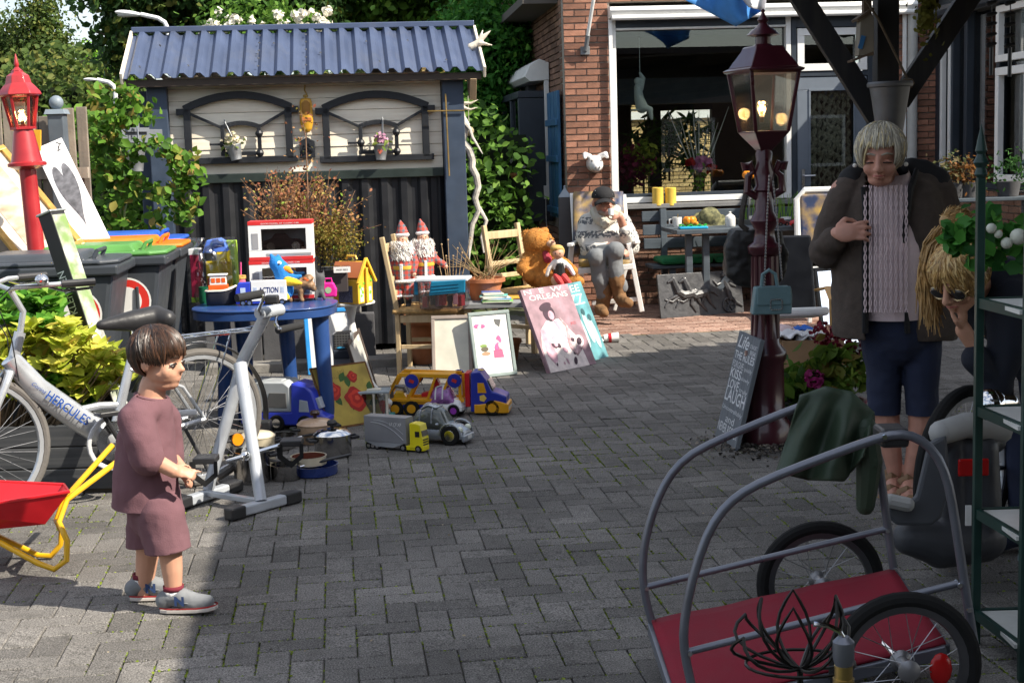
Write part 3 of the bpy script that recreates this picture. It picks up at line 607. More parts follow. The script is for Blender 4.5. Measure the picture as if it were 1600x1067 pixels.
q = SM_ @ spt(370,250,-.11); bucket(q,.062,.115,'tilted zinc bucket of small white flowers on the shed window',-.2,True,None,('#e8e2cf','#c9b98a',3),hx=-.04)
q = SM_ @ spt(595,250,-.11); bucket(q,.058,.12,'zinc bucket with a red heart and pink flowers on the shed window',0.03,True,None,('#caa0b4','#8f5f7e',5))
hb = MB(); hb.plate([(0,-.022),(.02,.002),(.016,.014),(.006,.014),(0,.006),(-.006,.014),(-.016,.014),(-.02,.002)],0,.002,TR(0,-.056,.065) @ RX(pi/2-.12)); hb.build('painted_heart',M('heart_red',(.45,.1,.06),.6),[x for x in COL.objects if x.name.startswith('zinc_bucket') and not x.parent][-1],0)
# yellow clog
q = SM_ @ spt(480,208,-.05); cl = thingM('wooden_clog','yellow wooden clog hanging on the cream shed wall','clog',TR(q) @ RZ(SY))
b = MB(); b.lathe([(0,0),(.022,.006),(.04,.03),(.052,.08),(.054,.13),(.05,.19),(.048,.24),(.04,.265),(.0,.272)],16,sy=.75); blob(b,'clog_body',M('clog_yellow',(.62,.33,.03),.4,var=.15,coat=.3,dirt=.2),cl,.006,3)
b = MB(); b.lathe([(0,0),(.03,.0),(.036,.03),(.036,.09),(.02,.115),(0,.12)],14,(0,-.022,.135),sy=.6); b.build('opening',M('clog_inside',(.3,.14,.02),.6),cl)
b = MB(); b.box((0,-.036,.105),(.08,.012,.03)); b.build('painted_band',M('clog_orange',(.5,.16,.04),.5),cl,30,.004)
b = MB(); b.tube([(0,0,.27),(.01,.0,.3),(-.006,.01,.33),(0,.02,.37)],.006,6); b.sph((0,0,.285),(.022,.012,.014),8); b.build('cord',M('clog_cord',(.45,.3,.08),.8),cl)
q = SM_ @ spt(481,247,-.04); pl = thingM('iron_plaque','small black cast iron match holder under the clog','plaque',TR(q) @ RZ(SY))
b = MB(); b.prism([(-.06,0),(.06,0),(.06,.13),(.03,.145),(0,.165),(-.03,.145),(-.06,.13)],-.012,.012); b.build('plate',M_BLK,pl,0,.004)
b = MB()
for k in range(14): b.sph((rnd.uniform(-.04,.04),-.014,rnd.uniform(.015,.11)),rnd.uniform(.008,.014),6)
b.build('relief',M_BLK,pl)
# brass rods on the right post
q = SM_ @ spt(698,150,-.14); bc = thingM('brass_rod_cross','thin brass rod cross fixed to the right shed post','rods',TR(q) @ RZ(SY))
b = MB(); a0,a1 = spt(696,147,-.14)-spt(698,150,-.14),spt(702,275,-.14)-spt(698,150,-.14); b.tube([a0,a1],.006,6); b.build('upright',M('brass',(.55,.36,.12),.35,.9),bc)
b = MB(); b.tube([spt(668,174,-.14)-spt(698,150,-.14),spt(726,173,-.14)-spt(698,150,-.14)],.006,6); b.build('crossbar',MATS['brass'],bc)
M_BONE = M('antler_bone',(.62,.56,.46),.6,var=.15,bump=.4)
def antler(base,segs,label):
    t = thing('antler',label,'antler',base,0,'antlers on the shed side'); b = MB()
    for pts,rr in segs: b.limb([Vector(p) for p in pts],rr,8)
    blob(b,'antler_beam',M_BONE,t,.007,4); return t
q = SM_ @ spt(735,74,.1); k_ = 11.7/2290
antler(q,[([(0,0,0),(12*k_,0,6*k_),(26*k_,-.03,4*k_)],[.03,.027,.01]),([(6*k_,0,2*k_),(22*k_,0,16*k_),(32*k_,0,24*k_)],[.028,.02,.006]),([(14*k_,0,8*k_),(20*k_,.03,26*k_)],[.022,.006]),([(12*k_,0,6*k_),(34*k_,.0,2*k_)],[.02,.006])],'white antler sticking out above the right end of the shed roof')
q = SM_ @ spt(716,158,.1)
antler(q,[([(0,0,0),(10*k_,0,-4*k_),(20*k_,0,-4*k_),(31*k_,0,1*k_)],[.018,.016,.012,.005]),([(0,0,6*k_),(6*k_,0,-10*k_),(18*k_,0,-14*k_),(30*k_,0,-11*k_)],[.018,.017,.012,.005]),([(0,0,0),(2*k_,0,-8*k_)],[.02,.02])],'white antler curling beside the right shed post')
# driftwood branch
dw_ = thing('driftwood_branch','bleached twisting driftwood branch beside the right shed post','branch',SM_ @ Vector((SW+.3,.05,0)))
def pathpx(L,Y,o): return [P(x,y,Y)-o for x,y in L]
o_ = Vector(dw_.location); Yd = o_.y
b = MB(); b.tube(pathpx([(719,172),(722,185),(728,195),(724,212),(722,222),(733,235),(738,250),(737,262),(744,275),(747,292),(742,310),(748,330),(738,350),(734,380),(728,420),(726,445)],Yd,o_),[.03,.033,.034,.033,.034,.033,.03,.03,.028,.027,.026,.024,.022,.02,.018,.018],9)
b.tube(pathpx([(725,192),(734,202),(738,215),(745,226),(754,241)],Yd-.03,o_),[.02,.014,.013,.01,.004],7); b.tube(pathpx([(748,325),(760,345),(752,370),(756,395)],Yd,o_),[.02,.016,.012,.008],7)
b.build('stem',M('driftwood',(.5,.47,.42),.8,var=.3,scale=25,bump=.5),dw_)
hbll = thing('hanging_ball','round woven ball hanging on a thread by the driftwood','ball',P(733,205,Yd+.1)); b = MB(); b.sph((0,0,0),.04,14); b.build('ball',M('woven_ball',(.3,.26,.16),.9,var=.4,scale=60,bump=.8),hbll); b = MB(); b.tube([(0,0,.04),(0,0,.28)],.0025,5); b.build('thread',M_BONE,hbll)
# ================================================================== FENCE, beam, bucket, left corner
M_FNC = M('weathered_planks',(.30,.255,.20),.85,var=.25,scale=6,rand=.2,bump=.4,wave=(14,14,.8,(.17,.145,.12)))
fence = thing('plank_fence','weathered upright plank fence behind the red lantern','fence',(0,0,0))
fx0,fx1 = P(-30,255,9.5),P(141,255,9.6); n = 9; prof = [165,158,152,158,165,172,180,170,169,168,168]
for k in range(n):
    t0,t1 = k/n,(k+1)/n-.012; a = fx0.lerp(fx1,t0); c = fx0.lerp(fx1,t1); xp = pix(a)[0]; ztop = P(xp,[150,152,150,160,166,182,172,169,167][k],9.55).z
    b = MB(); b.box(((a.x+c.x)/2,a.y+rnd.uniform(0,.015),ztop/2),(c.x-a.x,.022,ztop),ry=rnd.gauss(0,.006)); b.build('plank',M_FNC,fence,0,.004)
for z in (.5,1.5): b = MB(); b.box(((fx0.x+fx1.x)/2,fx0.y+.05,z),(fx1.x-fx0.x,.04,.07)); b.build('rail',M_FNC,fence,0)
q = P(90,190,9.45); b = MB(); zb = P(90,178,9.45).z; b.box((q.x,q.y,zb/2),(.1,.1,zb)); po = b.build('post',M('slate_post',(.09,.11,.13),.6),fence,0,.006)
b = MB(); b.box((q.x,q.y,zb+.012),(.13,.13,.03),taper=.85); b.sph((q.x,q.y,zb+.07),.045,16); b.build('ball_cap',M('slate_cap',(.2,.24,.28),.5),po)
bt = thing('trellis_beam','grey wooden beam running from the fence to the shed','beam',(0,0,0)); b = MB(); b.bar(P(168,213,10.6),P(250,213,11.2),.05,.1); b.build('beam',M('grey_beam',(.14,.155,.175),.7),bt,0,.004); b = MB(); b.bar(P(196,203,10.75),P(230,203,11.),.04,.03); b.build('upper_rail',MATS['grey_beam'],bt,0)
q = P(213,268,10.7); bucket(q,.072,.15,'empty zinc bucket hanging from the grey beam left of the shed',0,True)
# ================================================================== PERGOLA (its roof shades the right foreground)
pg = thing('pergola','dark timber pergola post with slanting braces and unseen plank roof shaped to cast shade','pergola',(0,0,0))
M_PGT = M('pergola_timber',(.016,.016,.019),.65,var=.3,scale=7,wave=(20,20,.7,(.03,.028,.027))); M_PGE = M('shade_roof_wood',(.09,.07,.05),.8,wave=(3,25,25,(.05,.04,.03)))
pp = P(1384,60,8.6); px_,py_ = pp.x,pp.y; HR = 2.62
b = MB(); b.box((px_,py_,HR/2),(.125,.125,HR)); b.build('post',M_PGT,pg,0,.005)
def brace(p0,p1,lab): b = MB(); b.bar(p0,p1,.07,.12); b.build('brace',M_PGT,pg,0,.004)
d_ = (P(1250,-5,8.6)-P(1366,178,8.6)); brace(P(1370,184,8.6),P(1370,184,8.6)+d_*1.38,0); d_ = P(1520,-12,8.55)-P(1420,137,8.55); brace(P(1404,160,8.55),P(1404,160,8.55)+d_*1.4,0)
b = MB(); b.tube([P(1352,0,8.4),P(1372,30,8.4),P(1417,122,8.42),P(1424,138,8.42)],.007,6); b.sph(P(1418,130,8.42),(.04,.03,.03),8); b.build('rope',M('brown_rope',(.12,.09,.06),.9),pg)
poly = [(2.4,-7.),(1.74,2.05),(1.6,3.2),(1.36,5.25),(1.18,7.7),(1.64,8.5),(2.6,8.75),(3.1,9.45),(4.5,10.3),(9.2,10.6),(9.2,-7.)]  # outline of the out-of-view roof, shaped so its shadow covers the right foreground
# unseen plank roof added for its shade, following that outline, one joined sheet of boards
def inside_x(y):
    xs = []
    for (xa,ya_),(xb,yb2) in zip(poly,poly[1:]+poly[:1]):
        if (ya_ <= y < yb2) or (yb2 <= y < ya_): xs.append(xa+(xb-xa)*(y-ya_)/(yb2-ya_))
    return (min(xs),max(xs)) if len(xs) > 1 else None
y = -6.95
while y < 10.7:
    q = inside_x(y+.07)
    if q: b = MB(); b.box(((q[0]+q[1])/2,y+.07,HR+.13),(q[1]-q[0],.146,.025)); b.build('shade_roof_board',M_PGE,pg,0)
    y += .147
for x in (1.55,2.6,3.6,4.8,6.,7.2,8.6): 
    ys = [yy/10 for yy in range(-69,107) if inside_x(yy/10) and inside_x(yy/10)[0] < x-.1]
    b = MB(); b.bar((x,min(ys),HR+.06),(x,max(ys)-.1,HR+.06),.07,.115); b.build('shade_roof_rafter',M_PGT,pg,0)
b = MB(); b.bar((1.36,8.6,HR-.06),(4.4,8.6,HR-.06),.12,.12); b.build('beam',M_PGT,pg,0)
for q in ((2.45,-6.8),(9.,-6.8),(9.,8.6)): b = MB(); b.box((q[0],q[1],HR/2),(.125,.125,HR)); b.build('post',M_PGT,pg,0,.005)  # out-of-view posts carrying the added shade roof
fn = thing('zinc_funnel','big zinc funnel pot hung at the pergola post','pot',P(1390,232,8.38)); b = MB(); b.lathe([(.0,0),(.055,0),(.075,.1),(.1,.27),(.112,.34),(.125,.345),(.128,.36),(.122,.372),(.108,.36),(.09,.3),(0,.28)],24); b.build('pot',M('dull_zinc',(.16,.165,.175),.5,.5,var=.2),fn)
bh = thing('bird_house','small wooden bird house with blue tag on the pergola post','bird house',P(1352,88,8.48)); b = MB(); k_ = 8.48/2290
b.prism([(-14*k_,0),(10*k_,0),(10*k_,58*k_),(0,66*k_),(-10*k_,58*k_)],-.05,.05); b.build('box',M('bird_box',(.28,.25,.2),.8),bh,0,.003); b = MB(); b.box((-4*k_,0,62*k_),(30*k_,.14,.015),ry=-.6); b.build('roof',M('bird_roof',(.13,.09,.06),.8),bh,0); b = MB(); b.box((-9*k_,-.02,-2*k_),(34*k_,.13,.012),ry=-.35); b.build('tray',MATS['bird_roof'],bh,0); b = MB(); b.box((-9*k_,-.056,20*k_),(7*k_,.004,20*k_),ry=.3); b.build('tag',M('tag_blue',(.05,.2,.45),.5),bh,0); b = MB(); b.box((2*k_,0,72*k_),(12*k_,.05,22*k_)); b.build('chimney',MATS['bird_roof'],bh,0)
# ================================================================== TREES AND SHRUBS
def wpart(mb,name,mat,parent,**k):
    """part whose vertices are given in world space"""
    o = mb.build(name,mat,parent,**k); o.matrix_parent_inverse = parent.matrix_basis.inverted(); return o
def wfix(o): o.matrix_parent_inverse = o.parent.matrix_basis.inverted(); return o
M_BARK = M('bark',(.09,.07,.05),.9,var=.35,scale=12,bump=.8)
def tree(name,label,base,ells,leaf,mat,nc,per,cr,trunk_r,seed,cat='tree'):
    base = Vector(base); t = thing(name,label,cat,base); b = MB()
    top = Vector(ells[0][0])-base; b.tube([(0,0,-.1),(top.x*.1,top.y*.1,top.z*.35),(top.x*.6,top.y*.6,top.z*.75),top],[trunk_r,trunk_r*.8,trunk_r*.55,trunk_r*.2],9); b.build('trunk',M_BARK,t)
    b = MB(); rg = random.Random(seed)
    for c,e in ells:
        c = Vector(c)-base
        for _ in range(6):
            d = Vector((rg.uniform(-1,1)*e[0],rg.uniform(-1,1)*e[1],rg.uniform(-.3,1)*e[2]))*.8; st = Vector((top.x*.3,top.y*.3,top.z*rg.uniform(.4,.8)))
            b.tube([st,(st+c)/2+d*.2,c+d],[trunk_r*.4,trunk_r*.25,trunk_r*.08],6)
    b.build('limbs',M_BARK,t); C_,N_ = [],[]; tot = sum(e[0]*e[2] for _,e in ells)
    for k,(c,e) in enumerate(ells):
        q,nn = clumps(max(6,int(nc*e[0]*e[2]/tot)),per,e,seed+k,Vector(c)-base,cr); C_.append(q); N_.append(nn)
    leafmesh('crown',np.concatenate(C_),np.concatenate(N_),leaf,mat,t,1.5,.3,None,.5,seed); return t
L_DK = Mleaf('leaf_dark','#31471f','#5c7032','#7d7c3e'); L_BR = Mleaf('leaf_bright','#5c8a24','#86b53a','#a8c858'); L_MP = Mleaf('leaf_maple','#28421f','#456634','#6e6c2e'); L_MD = Mleaf('leaf_mid','#35561f','#5d8430','#7ea044'); L_IV = Mleaf('leaf_ivy','#2f5e22','#4a8837','#78ac44')
c = lambda px,py,Y: P(px,py,Y)
tree('lime_tree','tall dark green tree at the far left behind the fence',(c(70,255,45).x,45,0),[(c(62,32,45),(.55,.6,.9)),(c(60,85,45),(.95,.9,1.)),(c(58,150,45),(1.45,1.4,1.3)),(c(60,225,45),(2.,1.8,1.4)),(c(5,150,46),(1.5,1.6,1.7)),(c(8,70,46),(.75,.8,.8))],.12,L_DK,1000,40,.5,.2,11)
tree('young_ash_tree','bright yellow green tree between the dark tree and the shed',(c(155,255,60).x,60,0),[(c(132,112,60),(.75,.8,.8)),(c(170,125,60),(1.1,1,1.1)),(c(150,165,60),(1.9,1.5,1.5)),(c(170,215,60),(2.2,1.5,1.6))],.2,L_BR,500,26,.6,.18,12)
tree('maple_tree','large dark maple crown overhanging the left part of the shed roof',(c(330,255,19.5).x,19.5,0),[(c(330,-40,19.5),(1.4,1.2,.8)),(c(215,20,19.),(.5,.6,.42)),(c(185,72,19.),(.28,.4,.26)),(c(250,25,19.5),(.6,.6,.55)),(c(205,-15,19),(.65,.7,.3)),(c(300,30,20),(.9,.8,.55)),(c(430,0,20.5),(1.1,1,.5))],.11,L_MP,620,36,.24,.14,13)
tree('walnut_tree','broad green tree crown behind the right half of the shed roof',(c(640,255,22).x,22,0),[(c(620,-40,22),(1.6,1.2,.95)),(c(530,5,22),(.8,.7,.5)),(c(705,15,22),(.85,.8,.5)),(c(600,30,22.5),(.9,.8,.4)),(c(760,-20,21),(.7,.7,.55))],.13,L_MD,560,34,.3,.15,14)
rb_ = thing('rose_bush','white flowering climbing rose above the shed ridge','rose bush',(c(410,240,13.6).x,13.6,0)); o0 = Vector(rb_.location)
q,nn = clumps(60,40,(.62,.4,.3),21,c(405,48,13.6)-o0,.2,.3); leafmesh('foliage',q,nn,.06,L_MD,rb_,1.6,.3,None,.5,2)
b = MB(); 
for k in range(7): b.tube([(rnd.uniform(-.3,.3),0,0),(rnd.uniform(-.4,.4),0,1.5),(rnd.uniform(-.6,.6),-.1,2.55)],[.02,.015,.006],6)
b.build('stems',M_BARK,rb_); rg = random.Random(4)
for k in range(46):
    x = rg.uniform(310,512); y = 52-abs(rg.gauss(0,1))*14-(18 if x > 430 and rg.random() < .4 else 0)-max(0,(60-abs(x-430))*.1); p = c(x,max(3,y),13.2+rg.uniform(0,.3))-o0
    pts = np.array([p]*14)+np.random.default_rng(k).normal(0,.016,(14,3)); leafmesh('rose',pts,np.tile([0,-.6,.5],(14,1)),.05,Mleaf('rose_white','#e9e3d2','#fbf7ea',trl=.25),rb_,1.1,.5,None,.8,k)
# green wall of climber between shed and house
vn = thing('wisteria_climber','dense green climber growing between the shed and the house','climber',(c(770,228,17.2).x,17.2,0)); o0 = Vector(vn.location)
Q,NN = [],[]
for k,(px,py,e) in enumerate(((775,50,(.3,.5,.5)),(760,110,(.4,.5,.5)),(775,190,(.5,.5,.6)),(740,230,(.35,.5,.6)),(790,290,(.35,.5,.7)),(755,340,(.4,.4,.5)),(808,75,(.12,.4,.35)),(735,60,(.35,.5,.45)),(730,330,(.2,.3,.4)))):
    q,nn = clumps(60,34,e,40+k,c(px,py,17.2)-o0,.22,.4); Q.append(q); NN.append(nn)
leafmesh('foliage',np.concatenate(Q),np.concatenate(NN),.085,L_IV,vn,2.2,.3,None,.45,6)
b = MB()
for k in range(9): x = rnd.uniform(-.5,.35); b.tube([(x,.1,0),(x+rnd.uniform(-.15,.15),0,1.),(x+rnd.uniform(-.3,.3),-.1,2.2)],[.03,.02,.008],6)
b.build('stems',M_BARK,vn)
# hedges that close the view behind
def hedge(name,label,a,bb,h,d,n,leaf,mat,seed):
    a,bb = Vector(a),Vector(bb); t = thing(name,label,'hedge',(a+bb)/2); g = np.random.default_rng(seed); u = g.random((n,1)); L_ = (bb-a)
    pts = np.array(a-(a+bb)/2)[None]+u*np.array(L_)[None]+np.stack([g.normal(0,d*.15,n),g.uniform(-d,d,n),g.random(n)**.8*h*(1+.12*np.sin(u[:,0]*23+seed))],1)
    leafmesh('foliage',pts,np.tile([0,-.6,.6],(n,1)),leaf,mat,t,1.5,.3,None,.6,seed)
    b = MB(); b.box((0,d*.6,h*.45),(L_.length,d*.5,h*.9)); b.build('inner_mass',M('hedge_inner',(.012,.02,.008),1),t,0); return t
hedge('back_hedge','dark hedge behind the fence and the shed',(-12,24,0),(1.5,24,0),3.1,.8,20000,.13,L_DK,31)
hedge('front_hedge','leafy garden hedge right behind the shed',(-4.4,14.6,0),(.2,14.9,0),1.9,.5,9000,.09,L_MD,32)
# bramble climbing between fence and shed
br = thing('bramble_bush','sunlit raspberry bush with arching canes beside the shed post','bush',(c(200,520,9.9).x,10.2,0)); o0 = Vector(br.location); Q,NN = [],[]
for k,(px,py,e,n) in enumerate(((175,160,(.2,.15,.14),16),(160,255,(.14,.15,.24),30),(210,180,(.22,.2,.13),22),(180,310,(.16,.15,.2),26),(165,190,(.13,.14,.16),18),(155,420,(.16,.1,.2),12),(230,350,(.2,.1,.2),14),(190,360,(.22,.15,.25),24))):
    q,nn = clumps(int(n*.42),10,e,60+k,c(px,py,10.15)-o0,.1,.2); Q.append(q); NN.append(nn)
canes = [[(165,520),(172,420),(185,380),(190,300),(197,265),(185,225),(172,205)],[(190,400),(195,330),(205,290),(225,292),(255,298)],[(200,260),(215,235),(240,222),(262,232),(290,262),(310,270)],[(262,232),(272,262),(292,290),(300,320)],[(250,300),(270,330),(295,340)],[(190,300),(170,270),(150,240)]]
b = MB()
for L_ in canes:
    pts = [c(x,y,10.1-(.0 if x < 240 else .1))-o0 for x,y in L_]; b.tube(pts,[.008]*len(pts),6)
    for a,e in zip(pts,pts[1:]):
        for k in range(7):
            p = a.lerp(e,rnd.random()); Q.append((np.array(p)+np.random.default_rng(k).normal(0,.035,(3,3)))); NN.append(np.tile([.3,-.6,.5],(3,1)))
b.build('canes',M('cane_green',(.22,.26,.08),.6),br)
for px,py,n in ((262,245,14),(285,262,16),(300,270,12),(275,300,14),(300,318,12),(275,328,14),(292,245,8),(258,295,10),(300,338,10)):
    p = np.array(c(px,py,10.05)-o0); Q.append(p+np.random.default_rng(px).normal(0,1,(n,3))*np.array([.05,.06,.05])); NN.append(np.tile([.3,-.6,.5],(n,1)))
leafmesh('foliage',np.concatenate(Q),np.concatenate(NN),.07,Mleaf('bramble_leaf','#35591c','#67922f','#a08a4a',trl=.4),br,1.5,.35,None,.5,8)
# yellow-green laurel shrub in the dark planter, left foreground
lb = thing('golden_shrub','sunlit yellow green leafy shrub behind the silver bicycle','shrub',G(95,690)); lb.location.y = 7.05; o0 = Vector(lb.location); Q,NN,AX = [],[],[]
rg = random.Random(9)
def sprig(p,d,n,s):
    for k in range(n):
        a = 2*pi*k/n+rg.random(); o = Vector((cos(a),sin(a),.55+rg.random()*.5)).normalized(); q = p+o*s*.5; Q.append([tuple(q)]); AX.append([tuple(o)]); NN.append([tuple(Vector((0,0,1))-o*o.z+Vector((0,-.3,.2)))])
tips = []
for k in range(300):
    px = rg.uniform(-60,205); t = (px-70)/130; top = 512+(40*t*t if t<0 else 70*t*t)+rg.uniform(-10,10); py = rg.uniform(top,628); Yq = 7.05+rg.uniform(-.22,.28)
    if px > 165 and py > 600: continue
    p = c(px,py,Yq)-o0; tips.append(p); sprig(p,None,rg.randint(5,8),.09)
leafmesh('foliage',np.concatenate(Q),np.concatenate(NN),.095,Mleaf('golden_leaf','#9cae34','#d6d65c','#c8a452',trl=.35),lb,2.3,.35,None,.25,12,np.concatenate(AX))
Q,NN,AX = [],[],[]
for k in range(60):
    px = rg.uniform(-20,95); py = rg.uniform(462,520); p = c(px,py,7.05+rg.uniform(-.1,.3))-o0; sprig(p,None,6,.1)
for k in range(40): p = c(rg.uniform(70,140),rg.uniform(600,640),6.95)-o0; sprig(p,None,5,.08)
leafmesh('young_leaves',np.concatenate(Q),np.concatenate(NN),.1,Mleaf('fresh_leaf','#3f7a22','#6a9c34','#8fae4a',trl=.35),lb,2.2,.35,None,.3,13,np.concatenate(AX))
b = MB()
for p in tips[::4]: b.tube([(p.x*.25,p.y*.3,.2),(p.x*.7,p.y*.7,p.z*.6),p],[.009,.007,.003],5)
b.build('stems',M('shrub_stem',(.17,.12,.07),.8),lb)
pl_ = thing('plank_planter','dark grey plank planter box holding the yellow green shrub','planter',(lb.location.x,7.14,0))
for k in range(3): b = MB(); b.box((.1,-.27,.07+k*.105),(1.5,.03,.1)); b.build('board',M('composite_board',(.045,.048,.052),.55,wave=(1,40,60,(.07,.072,.075))),pl_,0,.004)
b = MB(); b.box((.1,-.02,.13),(1.48,.5,.26)); b.build('soil',MATS['garden_soil'],pl_,0); b = MB(); b.box((.866,-.03,.16),(.03,.5,.31)); b.build('end_board',MATS['composite_board'],pl_,0,.004)
# heather and dry grass behind the table, before the shed
hp_ = thing('flowering_heather','reddish twiggy heather bush against the black shed panel','bush',G(470,560)); hp_.location.y = 11.0; o0 = Vector(hp_.location); Q,NN = [],[]; b = MB()
for k in range(150):
    px0 = rg.gauss(470,40); a = c(rg.gauss(465,25),400,11)-o0; e = c(px0+rg.uniform(-25,25),rg.uniform(255,345)+abs(px0-460)*.25,11+rg.uniform(-.2,.2))-o0; md = (a+e)/2+Vector((rg.gauss(0,.04),rg.gauss(0,.04),0)); b.tube([a,md,e],[.004,.003,.0015],4)
    for j in range(16): t = .3+.7*rg.random(); p = a.lerp(e,t); Q.append([tuple(p+Vector((rg.gauss(0,.02),rg.gauss(0,.02),rg.gauss(0,.02))))]); NN.append([(0,-.5,.5)])
b.tube([c(485,400,10.9)-o0,c(481,300,10.9)-o0,c(478,215,10.9)-o0,c(470,175,10.9)-o0],[.008,.006,.004,.002],5)
for k in range(90): p = c(478+rg.gauss(0,14),rg.uniform(165,300),10.9)-o0; Q.append([tuple(p)]); NN.append([(0,-.5,.5)])
b.build('twigs',M('heather_twig',(.25,.14,.08),.8),hp_); leafmesh('foliage',np.concatenate(Q),np.concatenate(NN),.028,Mleaf('heather_leaf','#8a4a3a','#b58a5a','#7c9a3a',trl=.3),hp_,1.8,.3,None,.6,14)
dg_ = thing('dry_bush','dense brownish green bush right of the boxed toy cars','bush',G(530,560)); dg_.location.y = 10.9; o0 = Vector(dg_.location); q,nn = clumps(70,30,(.2,.18,.2),71,c(525,375,10.9)-o0,.08,.3); leafmesh('foliage',q,nn,.024,Mleaf('drybush_leaf','#6b5a2a','#94803c','#7f9440'),dg_,1.8,.3,None,.6,15); b = MB(); b.tube([(0,0,0),c(525,375,10.9)-o0],[.02,.01],6); b.build('stem',M_BARK,dg_)
# ================================================================== STREET LAMPS
def street_lamp(L_,head,Y,label):
    t = thing('street_lamp',label,'street lamp',(c(L_[0][0],L_[0][1],Y).x,Y,0),0,'white street lamps behind the garden'); o0 = Vector(t.location); b = MB(); pts = [c(x,y,Y)-o0 for x,y in L_]; b.tube([Vector((pts[0].x,0,0))]+pts,[.06*Y/30]+[.045*Y/30]*len(pts),10); b.build('pole',M('lamp_white',(.75,.76,.76),.4),t)
    p0,p1 = c(*head[0],Y)-o0,c(*head[1],Y)-o0; b = MB(); m_ = (p0+p1)/2; ln = (p1-p0).length; b.sph(m_,(ln/2,ln*.18,ln*.11),16,rot=Matrix.Rotation(-math.atan2((p1-p0).z,(p1-p0).x),3,'Y')); b.build('head',MATS['lamp_white'],t)
    b = MB(); b.sph(m_-Vector((0,0,ln*.06)),(ln*.42,ln*.14,ln*.08),12); b.build('lens',M('lamp_lens',(.5,.52,.5),.25),t)
street_lamp([(263,54),(262,45),(257,35),(247,29),(220,23)],((179,19),(222,24)),16.5,'white street lamp arching just above the shed roof corner')
street_lamp([(180,143),(178,135),(170,129),(152,125)],((130,124),(153,125)),17.5,'smaller white street lamp further off left of the shed')
# ================================================================== LEFT SIDE
M_STL = M('chrome',(.72,.72,.73),.12,1.,var=.05); M_RUB = M('black_rubber',(.014,.014,.014),.9,bump=.4,spec=.2); M_BPL = M('black_plastic',(.022,.022,.024),.42,spec=.5); M_SLV = M('silver_paint',(.52,.54,.57),.32,.55,var=.04,coat=.3)
M_RED = M('lantern_red',(.36,.02,.025),.38,var=.15,coat=.3,dirt=.12,dirtcol=(.2,.05,.04)); M_LGL = Mglass('lantern_glass',(.92,.9,.85),base=.10,gain=.8,rough=.06)
def bulb(t,c,r,e):
    b = MB(); b.lathe([(0,r*1.1),(r*.6,r*.95),(r,r*.35),(r*.95,-.2*r),(r*.5,-r*1.1),(r*.38,-r*1.5)],14,c); b.build('bulb',Mglass('bulb_glass',(1,.95,.85),base=.05,gain=.5),t)
    b = MB(); b.lathe([(r*.38,-r*2.4),(r*.4,-r*1.5),(r*.2,-r*1.4)],10,c); b.build('socket',M('bulb_socket',(.1,.06,.05),.5),t)
    b = MB(); k = r*.3
    for s_ in (-1,-.33,.33,1): b.tube([(c[0]+s_*k,c[1],c[2]-r*.6),(c[0]+s_*k*.8,c[1],c[2]+r*.45)],r*.09,6)
    b.build('filament',M('filament_glow',(1,.62,.2),.5,emis=e),t)
    l = bpy.data.lights.new('bulb_light','POINT'); l.energy = 1.2; l.color = (1,.7,.35); l.shadow_soft_size = r; o = bpy.data.objects.new('bulb_light',l); COL.objects.link(o); o.parent = t; o.location = c
# red lantern
Yl = 8.2; q = P(68,440,Yl); rl = thing('red_lantern','bright red garden lantern on a pole, bulb lit','lantern',(q.x+.01,Yl,0)); k = Yl/2290; zz = lambda py: P(40,py,Yl).z
rl.rotation_euler = (0,-.035,0)
b = MB(); b.lathe([(.055,0),(.055,.03),(.05,.05),(.046,zz(258)),(.0,zz(258)+.005)],18); b.build('pole',M_RED,rl)
b = MB(); z0 = zz(256); b.lathe([(.06,z0-.03),(.105,z0-.012),(.105,z0+.005),(.085,z0+.012),(.075,z0+.06),(.058,z0+.16),(.05,z0+.195),(.035,z0+.2),(.03,z0+.215)],20); b.build('shaft',M_RED,rl)
zb,zt_ = zz(200),zz(147); s0,s1 = .055,.085
def frustum(mb,z0,z1,a,c,n=6,w=.012,rot=.3):
    for i in range(n):
        t0 = 2*pi*i/n+rot; mb.bar((cos(t0)*a,sin(t0)*a,z0),(cos(t0)*c,sin(t0)*c,z1),w,w)
    return mb
b = frustum(MB(),zb,zt_,s0*1.1,s1*1.1); b.lathe([(.0,zb-.02),(.03,zb-.02),(.07,zb-.008),(.07,zb+.006),(0,zb+.006)],6,X=RZ(.3)); b.build('cage',M_RED,rl,30)
for i in range(6):
    t0,t1 = 2*pi*i/6+.3,2*pi*(i+1)/6+.3; b = MB(); b.add([(cos(t0)*s0,sin(t0)*s0,zb),(cos(t1)*s0,sin(t1)*s0,zb),(cos(t1)*s1,sin(t1)*s1,zt_),(cos(t0)*s1,sin(t0)*s1,zt_)],[(0,1,2,3)]); b.build('pane',M_LGL,rl,0,solid=.002)
b = MB(); b.lathe([(.0,zt_-.012),(.1,zt_-.012),(.118,zt_-.004),(.112,zt_+.012),(.085,zt_+.045),(.07,zt_+.06),(.06,zt_+.1),(.034,zt_+.118),(.03,zt_+.13)],6,X=RZ(.3)); b.build('roof',M_RED,rl,20,.003)
b = MB(); z1 = zt_+.128; b.lathe([(.03,z1),(.018,z1+.01),(.01,z1+.02),(.014,z1+.035),(.011,z1+.05),(.004,z1+.085),(0,z1+.095)],12); b.build('finial',M_RED,rl)
bulb(rl,(0,0,zb+.075),.025,14)
